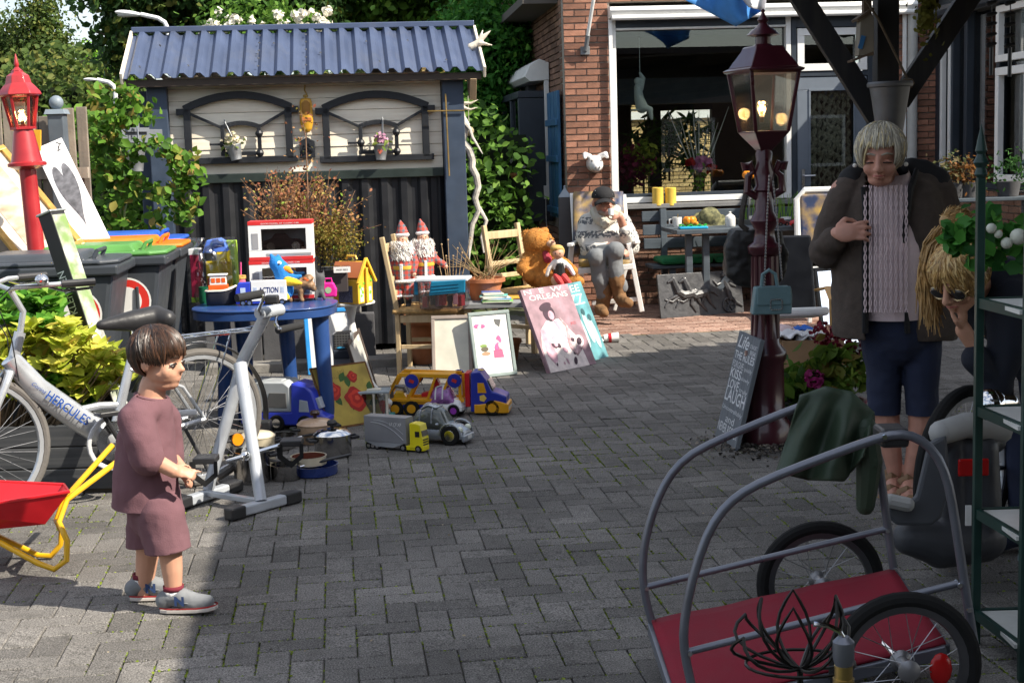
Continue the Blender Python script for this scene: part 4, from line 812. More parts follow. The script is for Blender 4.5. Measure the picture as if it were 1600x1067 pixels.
# white canvas with grey heart, gilt picture, ochre board
M_CNV = M('white_canvas',(.78,.77,.78),.8,var=.05,scale=4,bump=.2,bscale=200); M_GLT = M('gilt_wood',(.52,.31,.08),.4,.3,var=.2,scale=20)
ht = thing('heart_canvas','tall white canvas with a grey heart leaning on the fence','painting'); bl,br_,tl = P(128,392,8.9),P(172,372,8.95),P(57,232,9.35)
def quadboard(t,bl,br,tl,th,mat,name):
    bl,br,tl = Vector(bl),Vector(br),Vector(tl); x = (br-bl).normalized(); y = (tl-bl); y = (y-x*y.dot(x)*0); z = x.cross(y).normalized(); t.matrix_world = frame(bl,x,y.normalized(),z); W,H = (br-bl).length,(tl-bl).length; b = MB(); b.box((W/2,H/2,-th/2),(W,H,th)); b.build(name,mat,t,0,.003); return W,H
W,H = quadboard(ht,bl,br_,tl,.035,M_CNV,'canvas')
hp = []
for i in range(40):
    a = 2*pi*i/40; hx = 16*sin(a)**3/34; hy = (13*cos(a)-5*cos(2*a)-2*cos(3*a)-cos(4*a))/30; hp.append((W*.5+hx*W*.72,H*.53+hy*H*.62))
b = MB(); b.plate(hp,.001,.003); b.build('painted_heart',M('charcoal_smear',(.13,.13,.145),.9,var=.5,scale=22),ht,0)
b = MB(); 
for k_ in range(5): b.box((W*.8+rnd.uniform(-.02,.02),H*(.97-.018*k_),.002),(W*.12,.006,.002),rz=rnd.uniform(-1,1))
b.build('brush_mark',M('ink',(.03,.03,.03),.8),ht,smooth=0,kind='stuff')
gf = thing('gilt_picture','gilt framed picture leaning left of the white heart canvas','painting'); bl,br_,tl = P(78,402,8.35),P(124,382,8.5),P(-30,240,8.75)
bl_,br2,tl_ = Vector(bl),Vector(br_),Vector(tl); x = (br2-bl_).normalized(); y = (tl_-bl_).normalized(); z = x.cross(y).normalized(); gf.matrix_world = frame(bl_,x,y,z); W,H = (br2-bl_).length*1.9,(tl_-bl_).length
def pframe(t,W,H,w,th,mat,name='frame',x0=0,y0=0):
    b = MB(); b.box((x0+W/2,y0+w/2,th/2),(W,w,th)).box((x0+W/2,y0+H-w/2,th/2),(W,w,th)).box((x0+w/2,y0+H/2,th/2-.0005),(w,H-2*w,th-.001)).box((x0+W-w/2,y0+H/2,th/2-.0005),(w,H-2*w,th-.001)); return b.build(name,mat,t,0,min(.004,w*.2))
gf.matrix_world = frame(bl_-x*W*.45,x,y,z); pframe(gf,W,H,.035,.03,M_GLT)
b = MB(); b.box((W/2,H/2,.005),(W-.06,H-.06,.008)); b.build('mount',M('cream_mount',(.6,.54,.44),.8),gf,0)
b = MB(); b.box((W/2,H/2,.010),(W-.2,H-.26,.004)); b.build('picture',M('landscape_print',(.42,.3,.2),.7,var=.5,scale=7,wave=(5,9,5,(.55,.55,.5))),gf,0)
ob = thing('ochre_board','strip of an ochre yellow board behind the red lantern','board',P(58,232,9.3)); b = MB(); b.box((0,0,.05),(.055,.02,.13),ry=.08); b.build('board',M('ochre',(.65,.33,.02),.6),ob,0,.002)
# wheelie bins, fronts facing right
M_BIN = M('bin_grey',(.045,.052,.062),.42,var=.06,dirt=.2,dirtcol=(.12,.12,.12))
def bin_(loc,lidmat,label,sticker=True):
    t = thing('wheelie_bin',label,'wheelie bin',loc,.10,'wheelie bins in a row'); w,d,h = .56,.72,1.0   # x = depth (front +x), y = width
    b = MB(); vs = []
    for z,sx,sy in ((0.06,.78,.8),(h*.55,.9,.92),(h,1.,1.)):
        xb = -d/2; xf = xb+d*sx; ww = w/2*sy; vs += [(xb+(1-sx)*d*.3,-ww,z),(xf,-ww,z),(xf,ww,z),(xb+(1-sx)*d*.3,ww,z)]
    b.add(vs,[(0,1,2,3),(8,9,10,11)]+[(r*4+k,r*4+(k+1) % 4,r*4+4+(k+1) % 4,r*4+4+k) for r in (0,1) for k in range(4)]); b.build('body',M_BIN,t,0,.025)
    b = MB(); b.box((.0,0,h+.012),(d+.06,w+.05,.055)); b.build('rim',M_BIN,t,0,.012)
    b = MB(); b.plate([(-d/2-.04,-w/2-.02),(d/2-.06,-w/2-.02),(d/2+.03,-w/2+.06),(d/2+.03,w/2-.06),(d/2-.06,w/2+.02),(-d/2-.04,w/2+.02)],h+.04,h+.065); b.box((-.05,0,h+.08),(d*.75,w*.82,.045),taper=.88); lid = b.build('lid',lidmat,t,0,.012)
    b = MB(); b.tube([(d/2-.12,-.13,h+.065),(d/2-.1,-.13,h+.105),(d/2-.1,.13,h+.105),(d/2-.12,.13,h+.065)],.011,6); b.build('lid_handle',lidmat,lid)
    b = MB(); b.tube([(-d/2-.03,-w/2+.03,h+.02),(-d/2-.07,-w/2+.03,h+.02),(-d/2-.07,w/2-.03,h+.02),(-d/2-.03,w/2-.03,h+.02)],.016,8); b.build('rear_handle',M_BIN,t)
    for s_ in (-1,1): b = MB(); b.lathe([(0,-.025),(.1,-.025),(.1,.025),(0,.025)],18,X=TR(-d/2+.06,s_*(w/2-.03),.1) @ RX(pi/2)); b.build('wheel',M_RUB,t)
    b = MB(); b.box((d/2-.14,-w/2-.0,h*.62),(.016,.03,h*.5)); b.build('rib',M_BIN,t,0,.004)
    if sticker:
        X = TR(.16,-w/2*.962-.007,.79) @ RX(pi/2+.05)
        for nm,r0,r1,m_,zz_ in (('sticker_rim',.122,.132,M_WHT,.0012),('sticker',0,.122,M('sign_red',(.6,.03,.02),.5),.001),('sticker_disc',0,.08,M_WHT,.0022)):
            b = MB(); b.lathe([(r0,0),(r1,0),(r1,zz_),(r0,zz_)],32,X=X,cap=r0 == 0); b.build(nm,m_,t,0)
    return t
bp0 = G(105,700); bx0 = -2.43
bin_((bx0,7.78,0),M('lid_grey',(.05,.058,.07),.4),'dark grey wheelie bin with dark grey lid, nearest of the four')
bin_((bx0+.10,8.42,0),M('lid_green',(.09,.26,.06),.4),'dark grey wheelie bin with green lid')
bin_((bx0+.05,9.05,0),M('lid_orange',(.75,.19,.015),.4),'dark grey wheelie bin with orange lid')
bin_((bx0-.1,9.7,0),M('lid_blue',(.03,.11,.5),.4),'dark grey wheelie bin with blue lid, farthest of the four',False)
# long carton leaning by the lantern
lc = thing('long_carton','long narrow printed carton leaning beside the red lantern pole','carton'); p0,p1 = P(186,690,7.12),P(69,335,7.25); ax = (p1-p0); Lc = ax.length; y = ax.normalized(); z = Vector((-.42,-.9,0)); z = (z-y*z.dot(y)).normalized(); x = y.cross(z); lc.matrix_world = frame(p0,x,y,z)
b = MB(); b.box((0,Lc/2,-.05),(.085,Lc,.1)); b.build('box',M('carton_black',(.028,.028,.03),.5,var=.15),lc,0,.003)
b = MB(); b.box((.0432,Lc*.5,-.05),(.0015,Lc*.97,.094)); b.build('printed_side',M('carton_print',(.5,.5,.46),.5,var=.7,scale=16,wave=(9,9,9,(.2,.3,.1))),lc,0)
text('STANGE MIT KLEMMEN',M_WHT,lc,TR(.008,Lc*.53,.0012) @ RZ(pi/2),.045,.52); text('900',M_WHT,lc,TR(.008,Lc*.17,.0012) @ RZ(pi/2),.045)
b = MB(); b.box((0,Lc+.004,-.05),(.1,.012,.115)); b.build('foil_end',M('foil',(.5,.52,.5),.35,.7,bump=1,bscale=40),lc,0,.004)
# ------------------------------------------------------------------ silver bicycle
RH,FH = Vector((-1.515,6.95,.335)),Vector((-2.36,6.30,.335)); ux = (FH-RH); WB = ux.length; ux = ux.normalized()
bk = thingM('silver_bicycle','silver step-through bicycle with blue HERCULES lettering, parked behind the boy','bicycle',frame((RH.x,RH.y,0),ux,Vector((0,0,1)).cross(ux),Vector((0,0,1))))
# local: x forward from the rear hub, y to the rider's left; viewer sees the y>0 side
def wheel(t,c,r,tyre_r,n,name='wheel',rim=M_SLV,yaw=0,hubr=.03,mat=None,tyre_mat=None):
    X = TR(c) @ RZ(yaw); w_ = MB(X); w_.lathe([(.012,-.05),(hubr,-.04),(hubr*.6,-.03),(hubr*.6,.03),(hubr,.04),(.012,.05)],14,X=RX(pi/2)); wh = w_.build(name,M('hub_alloy',(.3,.3,.31),.4,.8),t)
    pts = [(cos(2*pi*i/40)*(r-tyre_r),0,sin(2*pi*i/40)*(r-tyre_r)) for i in range(40)]; b = MB(X); b.tube(pts,tyre_r,10,closed=True); b.build('tyre',tyre_mat or M_RUB,wh)
    b = MB(X); rr = r-2*tyre_r; b.lathe([(rr+.006,-.014),(rr-.012,-.013),(rr-.016,0),(rr-.012,.013),(rr+.006,.014)],40,X=RX(pi/2),cap=False); b.build('rim',rim,wh)
    b = MB(X)
    for i in range(n):
        a = 2*pi*i/n; s_ = (-1)**i; a2 = a+(.5 if (i//2) % 2 else -.5); b.tube([(hubr*cos(a2),s_*.035,hubr*sin(a2)),(cos(a)*(rr-.01),0,sin(a)*(rr-.01))],.0014,4)
    b.build('spokes',M('spoke_steel',(.36,.36,.37),.35,.8),wh); return wh
M_TYR = M('tyre_grey_wall',(.13,.12,.11),.8,bump=.5)
wheel(bk,(0,0,.335),.335,.02,36,tyre_mat=M_TYR); wheel(bk,(WB,0,.335),.335,.02,36,tyre_mat=M_TYR)
BBk = Vector((.44,0,.29)); STp = Vector((.31,0,.70)); HT0,HT1 = Vector((WB-.18,0,.66)),Vector((WB-.235,0,.83))
b = MB(); b.tube([BBk+Vector((-.02,0,-.02)),BBk.lerp(HT0,.35)+Vector((0,0,-.01)),BBk.lerp(HT0,.75)+Vector((0,0,0)),HT0+Vector((0,0,.06))],[.044,.046,.044,.036],14,flat=1.25)
b.tube([BBk,STp],[.026,.02],12); b.tube([STp.lerp(BBk,.62),STp.lerp(BBk,.62)+Vector((.1,0,.01)),BBk.lerp(HT0,.42)],.017,10)
for s_ in (-1,1): b.tube([BBk+Vector((0,s_*.02,0)),(0.1,s_*.06,.32),(0,s_*.065,.335)],.011,8); b.tube([STp.lerp(BBk,.22)+Vector((0,s_*.015,0)),(.1,s_*.055,.5),(0,s_*.062,.335)],.009,8)
b.tube([HT0,HT1],.025,12)
for s_ in (-1,1): b.tube([HT0+Vector((.01,s_*.02,0)),(WB-.13,s_*.055,.6),(WB-.03,s_*.055,.4),(WB,s_*.055,.335)],[.02,.018,.014,.01],10)
fo = b.build('frame',M_SLV,bk)
dirv = (HT0-BBk).normalized(); Xt = frame(BBk.lerp(HT0,.30)+Vector((0,.0475,0))+Vector((0,0,.0)),dirv*-1,Vector((0,1,0)).cross(dirv*-1),Vector((0,1,0)))
M_HBL = M('decal_blue',(.02,.07,.3),.4)
text('HERCULES',M_HBL,bk,frame(BBk.lerp(HT0,.5)+Vector((0,.062,-.004)),-dirv,Vector((0,1,0)).cross(-dirv),Vector((0,1,0))) @ TR(0,-.018,0),.042,.235,bold=.012)
text('Corina',M_HBL,bk,frame(BBk.lerp(HT0,.78)+Vector((0,.05,-.005)),-dirv,Vector((0,1,0)).cross(-dirv),Vector((0,1,0))),.018,.075,shear=.3)
b = MB(); b.tube([HT1,HT1+Vector((-.02,0,.09)),HT1+Vector((.03,0,.19))],[.014,.014,.014],10); b.build('stem',M_SLV,bk)
hb_ = HT1+Vector((.03,0,.19)); b = MB()
b.tube([hb_+Vector((-.26,.29,.03)),hb_+Vector((-.08,.26,.03)),hb_+Vector((.02,.14,.02)),hb_,hb_+Vector((.02,-.14,.02)),hb_+Vector((-.08,-.26,.03)),hb_+Vector((-.26,-.29,.03))],.011,10); hbar = b.build('handlebar',M_SLV,bk)
for s_ in (1,-1): b = MB(); b.tube([hb_+Vector((-.27,s_*.292,.03)),hb_+Vector((-.13,s_*.27,.03))],.017,10); b.build('grip',M_BPL,hbar)
for s_ in (-1,1): b = MB(); b.tube([hb_+Vector((-.1,s_*.26,.03)),hb_+Vector((.06,s_*.2,.03)),hb_+Vector((.09,s_*.07,-.04)),HT1+Vector((.05,s_*.03,-.02)),HT0+Vector((-.02,s_*.04,-.04))],.003,5); b.build('brake_cable',M_BPL,bk); b = MB(); b.tube([hb_+Vector((-.26,s_*.29,.005)),hb_+Vector((-.14,s_*.275,.0)),hb_+Vector((-.08,s_*.25,.02))],.006,6); b.build('brake_lever',M_STL,hbar)
b = MB(); b.sph(hb_+Vector((-.05,.26,.055)),(.03,.03,.024),12); b.build('bell',M_STL,hbar)
b = MB(); b.limb([STp+Vector((-.15,.055,.13)),STp+Vector((-.12,0,.135)),STp+Vector((.0,0,.13)),STp+Vector((.15,0,.125))],[.045,.06,.05,.024],12); b.limb([STp+Vector((-.15,-.055,.13)),STp+Vector((-.1,0,.135))],[.045,.05],12); blob(b,'saddle',M('saddle_black',(.025,.025,.027),.45,bump=.2),bk,.008,6)
b = MB(); b.tube([STp,STp+Vector((-.01,0,.1))],.013,10); b.build('seat_post',M_STL,bk)
b = MB()
for s_ in (-1,1): b.tube([(0.12,s_*.05,.73),(-.30,s_*.06,.73),(-.36,s_*.045,.74)],.006,7); b.tube([(0,s_*.07,.335),(-.16,s_*.06,.73)],.005,6)
for k in range(5): b.tube([(.1-.09*k,-.055,.73),(.1-.09*k,.055,.73)],.005,6)
b.tube([(.1,.0,.735),(-.3,.0,.735)],.004,6); b.build('carrier_rack',M_STL,bk)
def mguard(x,a0,a1):
    b = MB(); b.sheet(lambda u,v: (x+cos(a0+(a1-a0)*u)*.36,(v-.5)*.055,.335+sin(a0+(a1-a0)*u)*(.36+.008*sin(pi*v))),22,4); return b.build('mudguard',M('mudguard_dark',(.05,.05,.055),.35,.2),bk,60,solid=.002)
mguard(0,.45,3.3); mguard(WB,-.2,2.3)
b = MB(); b.lathe([(.05,-.008),(.095,-.006),(.095,.006),(.05,.008)],28,cap=False,X=TR(BBk+Vector((0,.05,0))) @ RX(pi/2)); b.build('chainring',M_STL,bk)
b = MB(); b.tube([(BBk.x+.02+.12*cos(a),.07,.29+.12*sin(a)) for a in np.linspace(-2.6,1.2,14)],.007,8,flat=1.6); b.tube([(BBk.x-.02,.07,.40),(.05,.07,.375)],.011,8,flat=1.4); b.build('chain_guard',M('guard_plastic',(.55,.56,.57),.3),bk)
for s_,an in ((1,1.1),(-1,1.1+pi)):
    e = BBk+Vector((cos(an)*.17,s_*.085,sin(an)*.17)); b = MB(); b.tube([BBk+Vector((0,s_*.06,0)),BBk+Vector((0,s_*.085,0)),e],.011,8); cr = b.build('crank',M_BPL,bk); b = MB(); b.box(e+Vector((0,s_*.055,0)),(.09,.085,.022)); b.build('pedal',M_BPL,cr,0,.004)
b = MB(); b.tube([(.1,.05,.3),(.02,.1,.1),(-.02,.14,.01)],.009,8); b.sph((-.02,.14,.015),(.02,.03,.015),8); b.build('kick_stand',M_BPL,bk)
b = MB(); b.lathe([(0,-.006),(.03,-.006),(.03,.006),(0,.006)],16,X=TR(-.19,.012,.2) @ RX(pi/2)); b.build('spoke_reflector',M('amber_reflector',(.75,.25,.01),.2),bk)
# ------------------------------------------------------------------ toy wheelbarrow
wb = thing('toy_wheelbarrow','childs wheelbarrow with red tray and yellow tube frame','wheelbarrow',G(40,880)); o0 = Vector(wb.location); Yw = o0.y
M_YEL = M('toy_yellow',(.75,.42,.01),.35,coat=.3); M_RDT = M('toy_red',(.55,.012,.02),.35,coat=.3,dirt=.08)
def W_(L_): return [P(x,y,Y)-o0 for x,y,Y in L_]
b = MB(); b.tube(W_([(-150,862,5.75),(-60,810,5.72),(60,867,5.7),(80,868,5.7),(95,850,5.7),(96,830,5.7),(88,813,5.72),(100,780,5.75),(176,695,5.95)]),.0115,10); b.build('frame_tube',M_YEL,wb)
b = MB(); b.tube(W_([(-150,875,5.45),(-60,815,5.42),(60,880,5.38),(85,889,5.38),(104,875,5.38),(105,845,5.38),(92,815,5.4),(105,780,5.45),(182,722,5.6)]),.0115,10); b.build('frame_tube',M_YEL,wb)
b = MB(); b.tube(W_([(88,813,5.72),(92,815,5.4)]),.009,8); b.build('cross_tube',M_YEL,wb); b = MB(); b.tube(W_([(-60,810,5.72),(-60,815,5.42)]),.009,8); b.build('cross_tube',M_YEL,wb)
rim = W_([(108,768,5.42),(100,757,5.78),(-95,748,5.85),(-95,800,5.35)]); bot = W_([(70,818,5.45),(70,808,5.7),(-70,820,5.72),(-70,832,5.42)])
b = MB(); b.add(rim+bot,[(0,1,5,4),(1,2,6,5),(2,3,7,6),(3,0,4,7),(4,5,6,7)]); o = b.build('tray',M_RDT,wb,0,0,.006); q = o.modifiers.new('b','BEVEL'); q.width = .03; q.segments = 4; q.limit_method = 'NONE'
b = MB(); b.tube(rim,.007,8,closed=True); b.build('rim_bead',M_RDT,wb)
b = MB(); wc = P(-150,868,5.6)-o0; wc.z = .1; X = TR(wc); b.lathe([(0,-.02),(.1,-.02),(.1,.02),(0,.02)],20,X=X @ RX(pi/2)); b.build('wheel',M_RUB,wb)
# ------------------------------------------------------------------ folding exercise bike
eb = thing('exercise_bike','light grey folding exercise bike with black foam grips','exercise bike',G(370,780)); o0 = Vector(eb.location); M_EXG = M('light_grey_enamel',(.46,.49,.53),.35,.2,coat=.2); M_FOAM = M('black_foam',(.02,.02,.021),.9,bump=.5)
def E_(x,y,Y): return P(x,y,Y)-o0
a0,a1 = G(358,803,.03)-o0,G(464,774,.03)-o0; b = MB(); b.bar(a0,a1,.05,.045); b.build('front_foot',M_EXG,eb,0,.008)
for a,c_ in ((a0,a0.lerp(a1,.17)),(a1.lerp(a0,.2),a1)): b = MB(); d = (c_-a).normalized()*.008; b.bar(a-d,c_+d,.058,.054); b.build('foot_cap',M_BPL,eb,0,.008)
r0_,r1_ = G(276,788,.03)-o0,G(372,757,.03)-o0; b = MB(); b.bar(r0_,r1_,.05,.045); b.build('rear_foot',M_EXG,eb,0,.008)
for a,c_ in ((r0_,r0_.lerp(r1_,.17)),(r1_.lerp(r0_,.2),r1_)): b = MB(); d = (c_-a).normalized()*.008; b.bar(a-d,c_+d,.058,.054); b.build('foot_cap',M_BPL,eb,0,.008)
b = MB(); b.bar(r0_.lerp(r1_,.45)+Vector((0,0,.012)),a0.lerp(a1,.5)+Vector((0,0,.012)),.03,.025); b.build('link_bar',M_EXG,eb,0,.004)
f0 = a0.lerp(a1,.46)+Vector((0,0,.02)); ftop = E_(375,568,6.62); b = MB(); b.tube([f0,f0.lerp(ftop,.5),ftop],[.027,.028,.031],16); b.build('front_column',M_EXG,eb)
g0 = r0_.lerp(r1_,.5)+Vector((0,0,.02)); gm = E_(380,562,6.75); gt = E_(418,486,6.6); b = MB(); b.tube([g0,g0.lerp(gm,.6),gm],[.026,.028,.03],16); b.build('rear_column',M('mid_grey_enamel',(.34,.36,.39),.35,.2),eb)
b = MB(); b.tube([gm,gm.lerp(gt,.4),gt],[.024,.023,.021],12,flat=1.4); b.build('neck',M_EXG,eb)
b = MB(); b.tube([E_(405,490,6.55),E_(438,484,6.7)],.028,14); b.build('handle_hub',M_EXG,eb)
b = MB(); b.tube([E_(408,493,6.55),E_(404,484,6.5),E_(412,466,6.5),E_(410,460,6.5)],.008,8); b.build('upper_crank',M_STL,eb); b = MB(); b.tube([E_(370,466,6.42),E_(410,459,6.52)],.019,12); b.build('foam_grip',M_FOAM,eb)
b = MB(); b.tube([E_(434,486,6.68),E_(430,505,6.6),E_(436,514,6.58),E_(440,514,6.58)],.008,8); b.build('lower_crank',M_STL,eb); b = MB(); b.tube([E_(434,516,6.58),E_(471,508,6.72)],.017,12); b.build('foam_grip',M_FOAM,eb)
b = MB(); b.box(E_(425,468,6.55),(.06,.05,.04)); b.build('console',M_BPL,eb,0,.008)
b = MB(); b.tube([E_(352,722,6.3),E_(400,707,6.5),E_(450,692,6.75)],.011,10); b.sph(E_(383,712,6.42),.024,10); b.build('axle',M_STL,eb)
def strap_pedal(c_,s_):
    b = MB(); b.box(c_,(.1,.1,.028)); p_ = b.build('pedal',M_BPL,eb,0,.005); b = MB(); b.tube([c_+Vector((s_*.05,-.05,0)),c_+Vector((s_*.05,-.05,-.06)),c_+Vector((s_*.0,-.05,-.1)),c_+Vector((s_*-.05,-.05,-.06)),c_+Vector((s_*-.05,-.05,0))],.016,6,flat=.2); b.build('strap',M_RUB,p_)
strap_pedal(E_(322,717,6.3),1); strap_pedal(E_(456,690,6.72),1)
b = MB(); b.box(E_(384,618,6.56),(.03,.004,.09)); b.build('sticker',M('sticker_blue',(.45,.52,.62),.5),eb,0)
# cast grey pot and block planter under the table
pt = thing('grey_pot','old grey metal pot on the ground beside the bins','pot',G(318,560)); pt.location.z = .0; b = MB(); b.lathe([(0,0),(.09,0),(.11,.02),(.14,.15),(.15,.2),(.16,.205),(.15,.19),(.1,.1),(0,.09)],20); b.build('pot',M('pot_grey',(.3,.29,.27),.7,dirt=.4),pt); b = MB(); b.tube([(.15,0,.19),(.2,0,.2),(.2,.03,.17),(.15,.03,.16)],.01,6); b.build('handle',MATS['pot_grey'],pt)
bp_ = thing('block_planter','low concrete block planter along the black shed panel','planter',G(365,585)); bp_.rotation_euler = (0,0,.115); M_CON = M('grey_concrete',(.20,.19,.175),.9,var=.25,bump=.6,dirt=.35); M_CND = M('dark_concrete',(.075,.075,.08),.8,var=.2,bump=.4,dirt=.3)
b = MB(); b.box((.55,.14,.03),(1.5,.28,.07)); b.build('kerb',M_CON,bp_,0,.008)
for k in range(3): b = MB(); b.box((.0+k*.42,.26,.22),(.41,.12,.33)); b.build('slab',M_CND,bp_,0,.006)
for k in range(7): b = MB(); b.box((-.12+k*.165,.3,.455),(.16,.17,.14)); b.build('block',M_CON,bp_,0,.01)
# ================================================================== BLUE TABLE AND TOYS
def gl(name,label,cat,px,py,z=0,Y=None,group=None,rz=0):
    p = P(px,py,Y) if Y else G(px,py,z); t = thing(name,label,cat,p,rz,group); return t
def prof_box(mb,poly,y0,y1,X=None): return mb.prism(poly,y0,y1,X)
TZ = .72
M_TBL = M('table_blue',(.02,.06,.2),.38,var=.1,coat=.2,dirt=.08)
tb = thing('blue_table','oval blue plastic garden table covered with toys','table',(P(415,480,8.45).x,8.45,0)); o0 = Vector(tb.location); wT = 227/2290*8.35/2
pol = [(wT*1.0*math.copysign(abs(cos(a))**.7,cos(a)),.34*math.copysign(abs(sin(a))**.75,sin(a))) for a in np.linspace(0,2*pi,40,endpoint=False)]
b = MB(); b.plate(pol,TZ-.012,TZ); b.build('table_top',M_TBL,tb,40,.004); b = MB(); b.plate([(x*.985,y*.985) for x,y in pol],TZ-.06,TZ-.0125); b.build('apron',M_TBL,tb,40,.004)
for px,dy in ((335,.1),(362,.22),(500,-.1),(432,.22)):
    x = P(px,500,8.35).x-o0.x; b = MB(); b.tube([(x,dy,TZ-.03),(x+.01,dy,.35),(x+(.03 if px > 400 else -.02),dy,0)],[.042,.036,.03],12,flat=1.3); b.build('leg',M_TBL,tb)
TP = lambda px,py: G(px,py,TZ)
def onT(name,label,cat,px,py,rz=0,group='toys on the blue table'): t = thing(name,label,cat,TP(px,py),rz,group); return t
def kk(t): return Vector(t.location).y/2290   # metres per photo pixel there
def toywheels(t,pts,r,w,mat=None,hub=None):
    for p in pts:
        b = MB(); b.lathe([(0,-w/2),(r*.9,-w/2),(r,-w*.35),(r,w*.35),(r*.9,w/2),(0,w/2)],18,X=TR(p) @ RX(pi/2)); o = b.build('wheel',mat or M_RUB,t)
        b = MB(); b.lathe([(0,-w*.54),(r*.55,-w*.54),(r*.6,-w*.4),(r*.6,w*.4),(r*.55,w*.54),(0,w*.54)],14,X=TR(p) @ RX(pi/2)); b.build('hub',hub or M_STL,o)
# toy boat
t = onT('toy_boat','orange and white toy rescue boat on the blue table','toy boat',347,477,.1); k = kk(t)
b = MB(); vs = []; n = 13
sec = []
for i in range(n):
    u = i/(n-1); x = (u-.5)*46*k; w_ = .055*(1-max(0,(u-.5)/.5)**2.2)*(1 if u > .05 else .85)+.002; zt__ = 24*k+6*k*max(0,(u-.5)/.5)**2; sec.append([(x,-w_,zt__),(x,-w_*.95,12*k),(x,-w_*.5,1*k),(x,w_*.5,1*k),(x,w_*.95,12*k),(x,w_,zt__)])
b.add([p for s_ in sec for p in s_],[(i*6+j,i*6+j+1,i*6+7+j,i*6+6+j) for i in range(n-1) for j in range(5)]+[tuple(i*6+j for j in (0,)) and (i*6+5,i*6,i*6+6,i*6+11) for i in range(n-1)]+[(0,1,2,3,4,5),tuple((n-1)*6+j for j in range(6))]); b.build('hull',M('boat_black',(.025,.025,.028),.4),t)
b = MB(); b.tube([s_[0] for s_ in sec]+[s_[5] for s_ in reversed(sec)],.006,6,closed=True); b.build('gunwale',M('boat_cream',(.75,.7,.58),.4),t)
b = MB(); b.box((-4*k,0,28*k),(30*k,.07,9*k)); b.build('deck_house',M('boat_orange',(.75,.12,.02),.4),t,0,.004)
b = MB(); b.box((-4*k,0,40*k),(26*k,.06,15*k),taper=.92); c_ = b.build('cabin',M_WHT,t,0,.004)
for x in (-11,-3,5): b = MB(); b.box(((x)*k,-.0305,40*k),(6*k,.002,7*k)); b.build('window',MATS['boat_orange'],c_,0)
b = MB(); b.box((-4*k,0,48.5*k),(30*k,.068,2*k)); b.build('cabin_roof',M_WHT,t,0,.002)
# action truck
t = onT('toy_lorry','white toy lorry with blue cab and ACTION lettering','toy lorry',409,476,.03); k = kk(t); M_TBU = M('toy_blue',(.03,.06,.5),.3,coat=.3)
b = MB(); b.box((13*k,0,22*k),(55*k,.062,32*k)); b.build('cargo_box',M_WHT,t,0,.003); b = MB(); b.prism([(-39*k,4*k),(-15.5*k,4*k),(-15.5*k,36*k),(-34*k,36*k),(-39*k,22*k)],-.031,.031); cb_ = b.build('cab',M_TBU,t,0,.004)
b = MB(); b.box((-27*k,-.032,24*k),(8*k,.002,8*k)); b.build('window',M('toy_window',(.5,.6,.75),.2),cb_,0); b = MB(); b.box((-2*k,0,4.5*k),(74*k,.056,4*k)); b.build('chassis',M_TBU,t,0,.002)
toywheels(t,[(x*k,y,4*k) for x in (-28,-18,22,33) for y in (-.027,.027)],5*k,.012)
text('ACTION',M('ink_navy',(.02,.03,.14),.4),t,TR(13*k,-.0322,19*k) @ RX(pi/2),9*k,31*k,bold=.015,shear=.12)
b = MB()
for s_ in (-1,1):
    for j in range(3): b.box((13*k+s_*(19+j*2)*k,-.0318,23.5*k),(.9*k,.0012,9*k))
b.build('speed_stripes',M('pale_blue_ink',(.45,.55,.75),.5),t,smooth=0,kind='stuff')
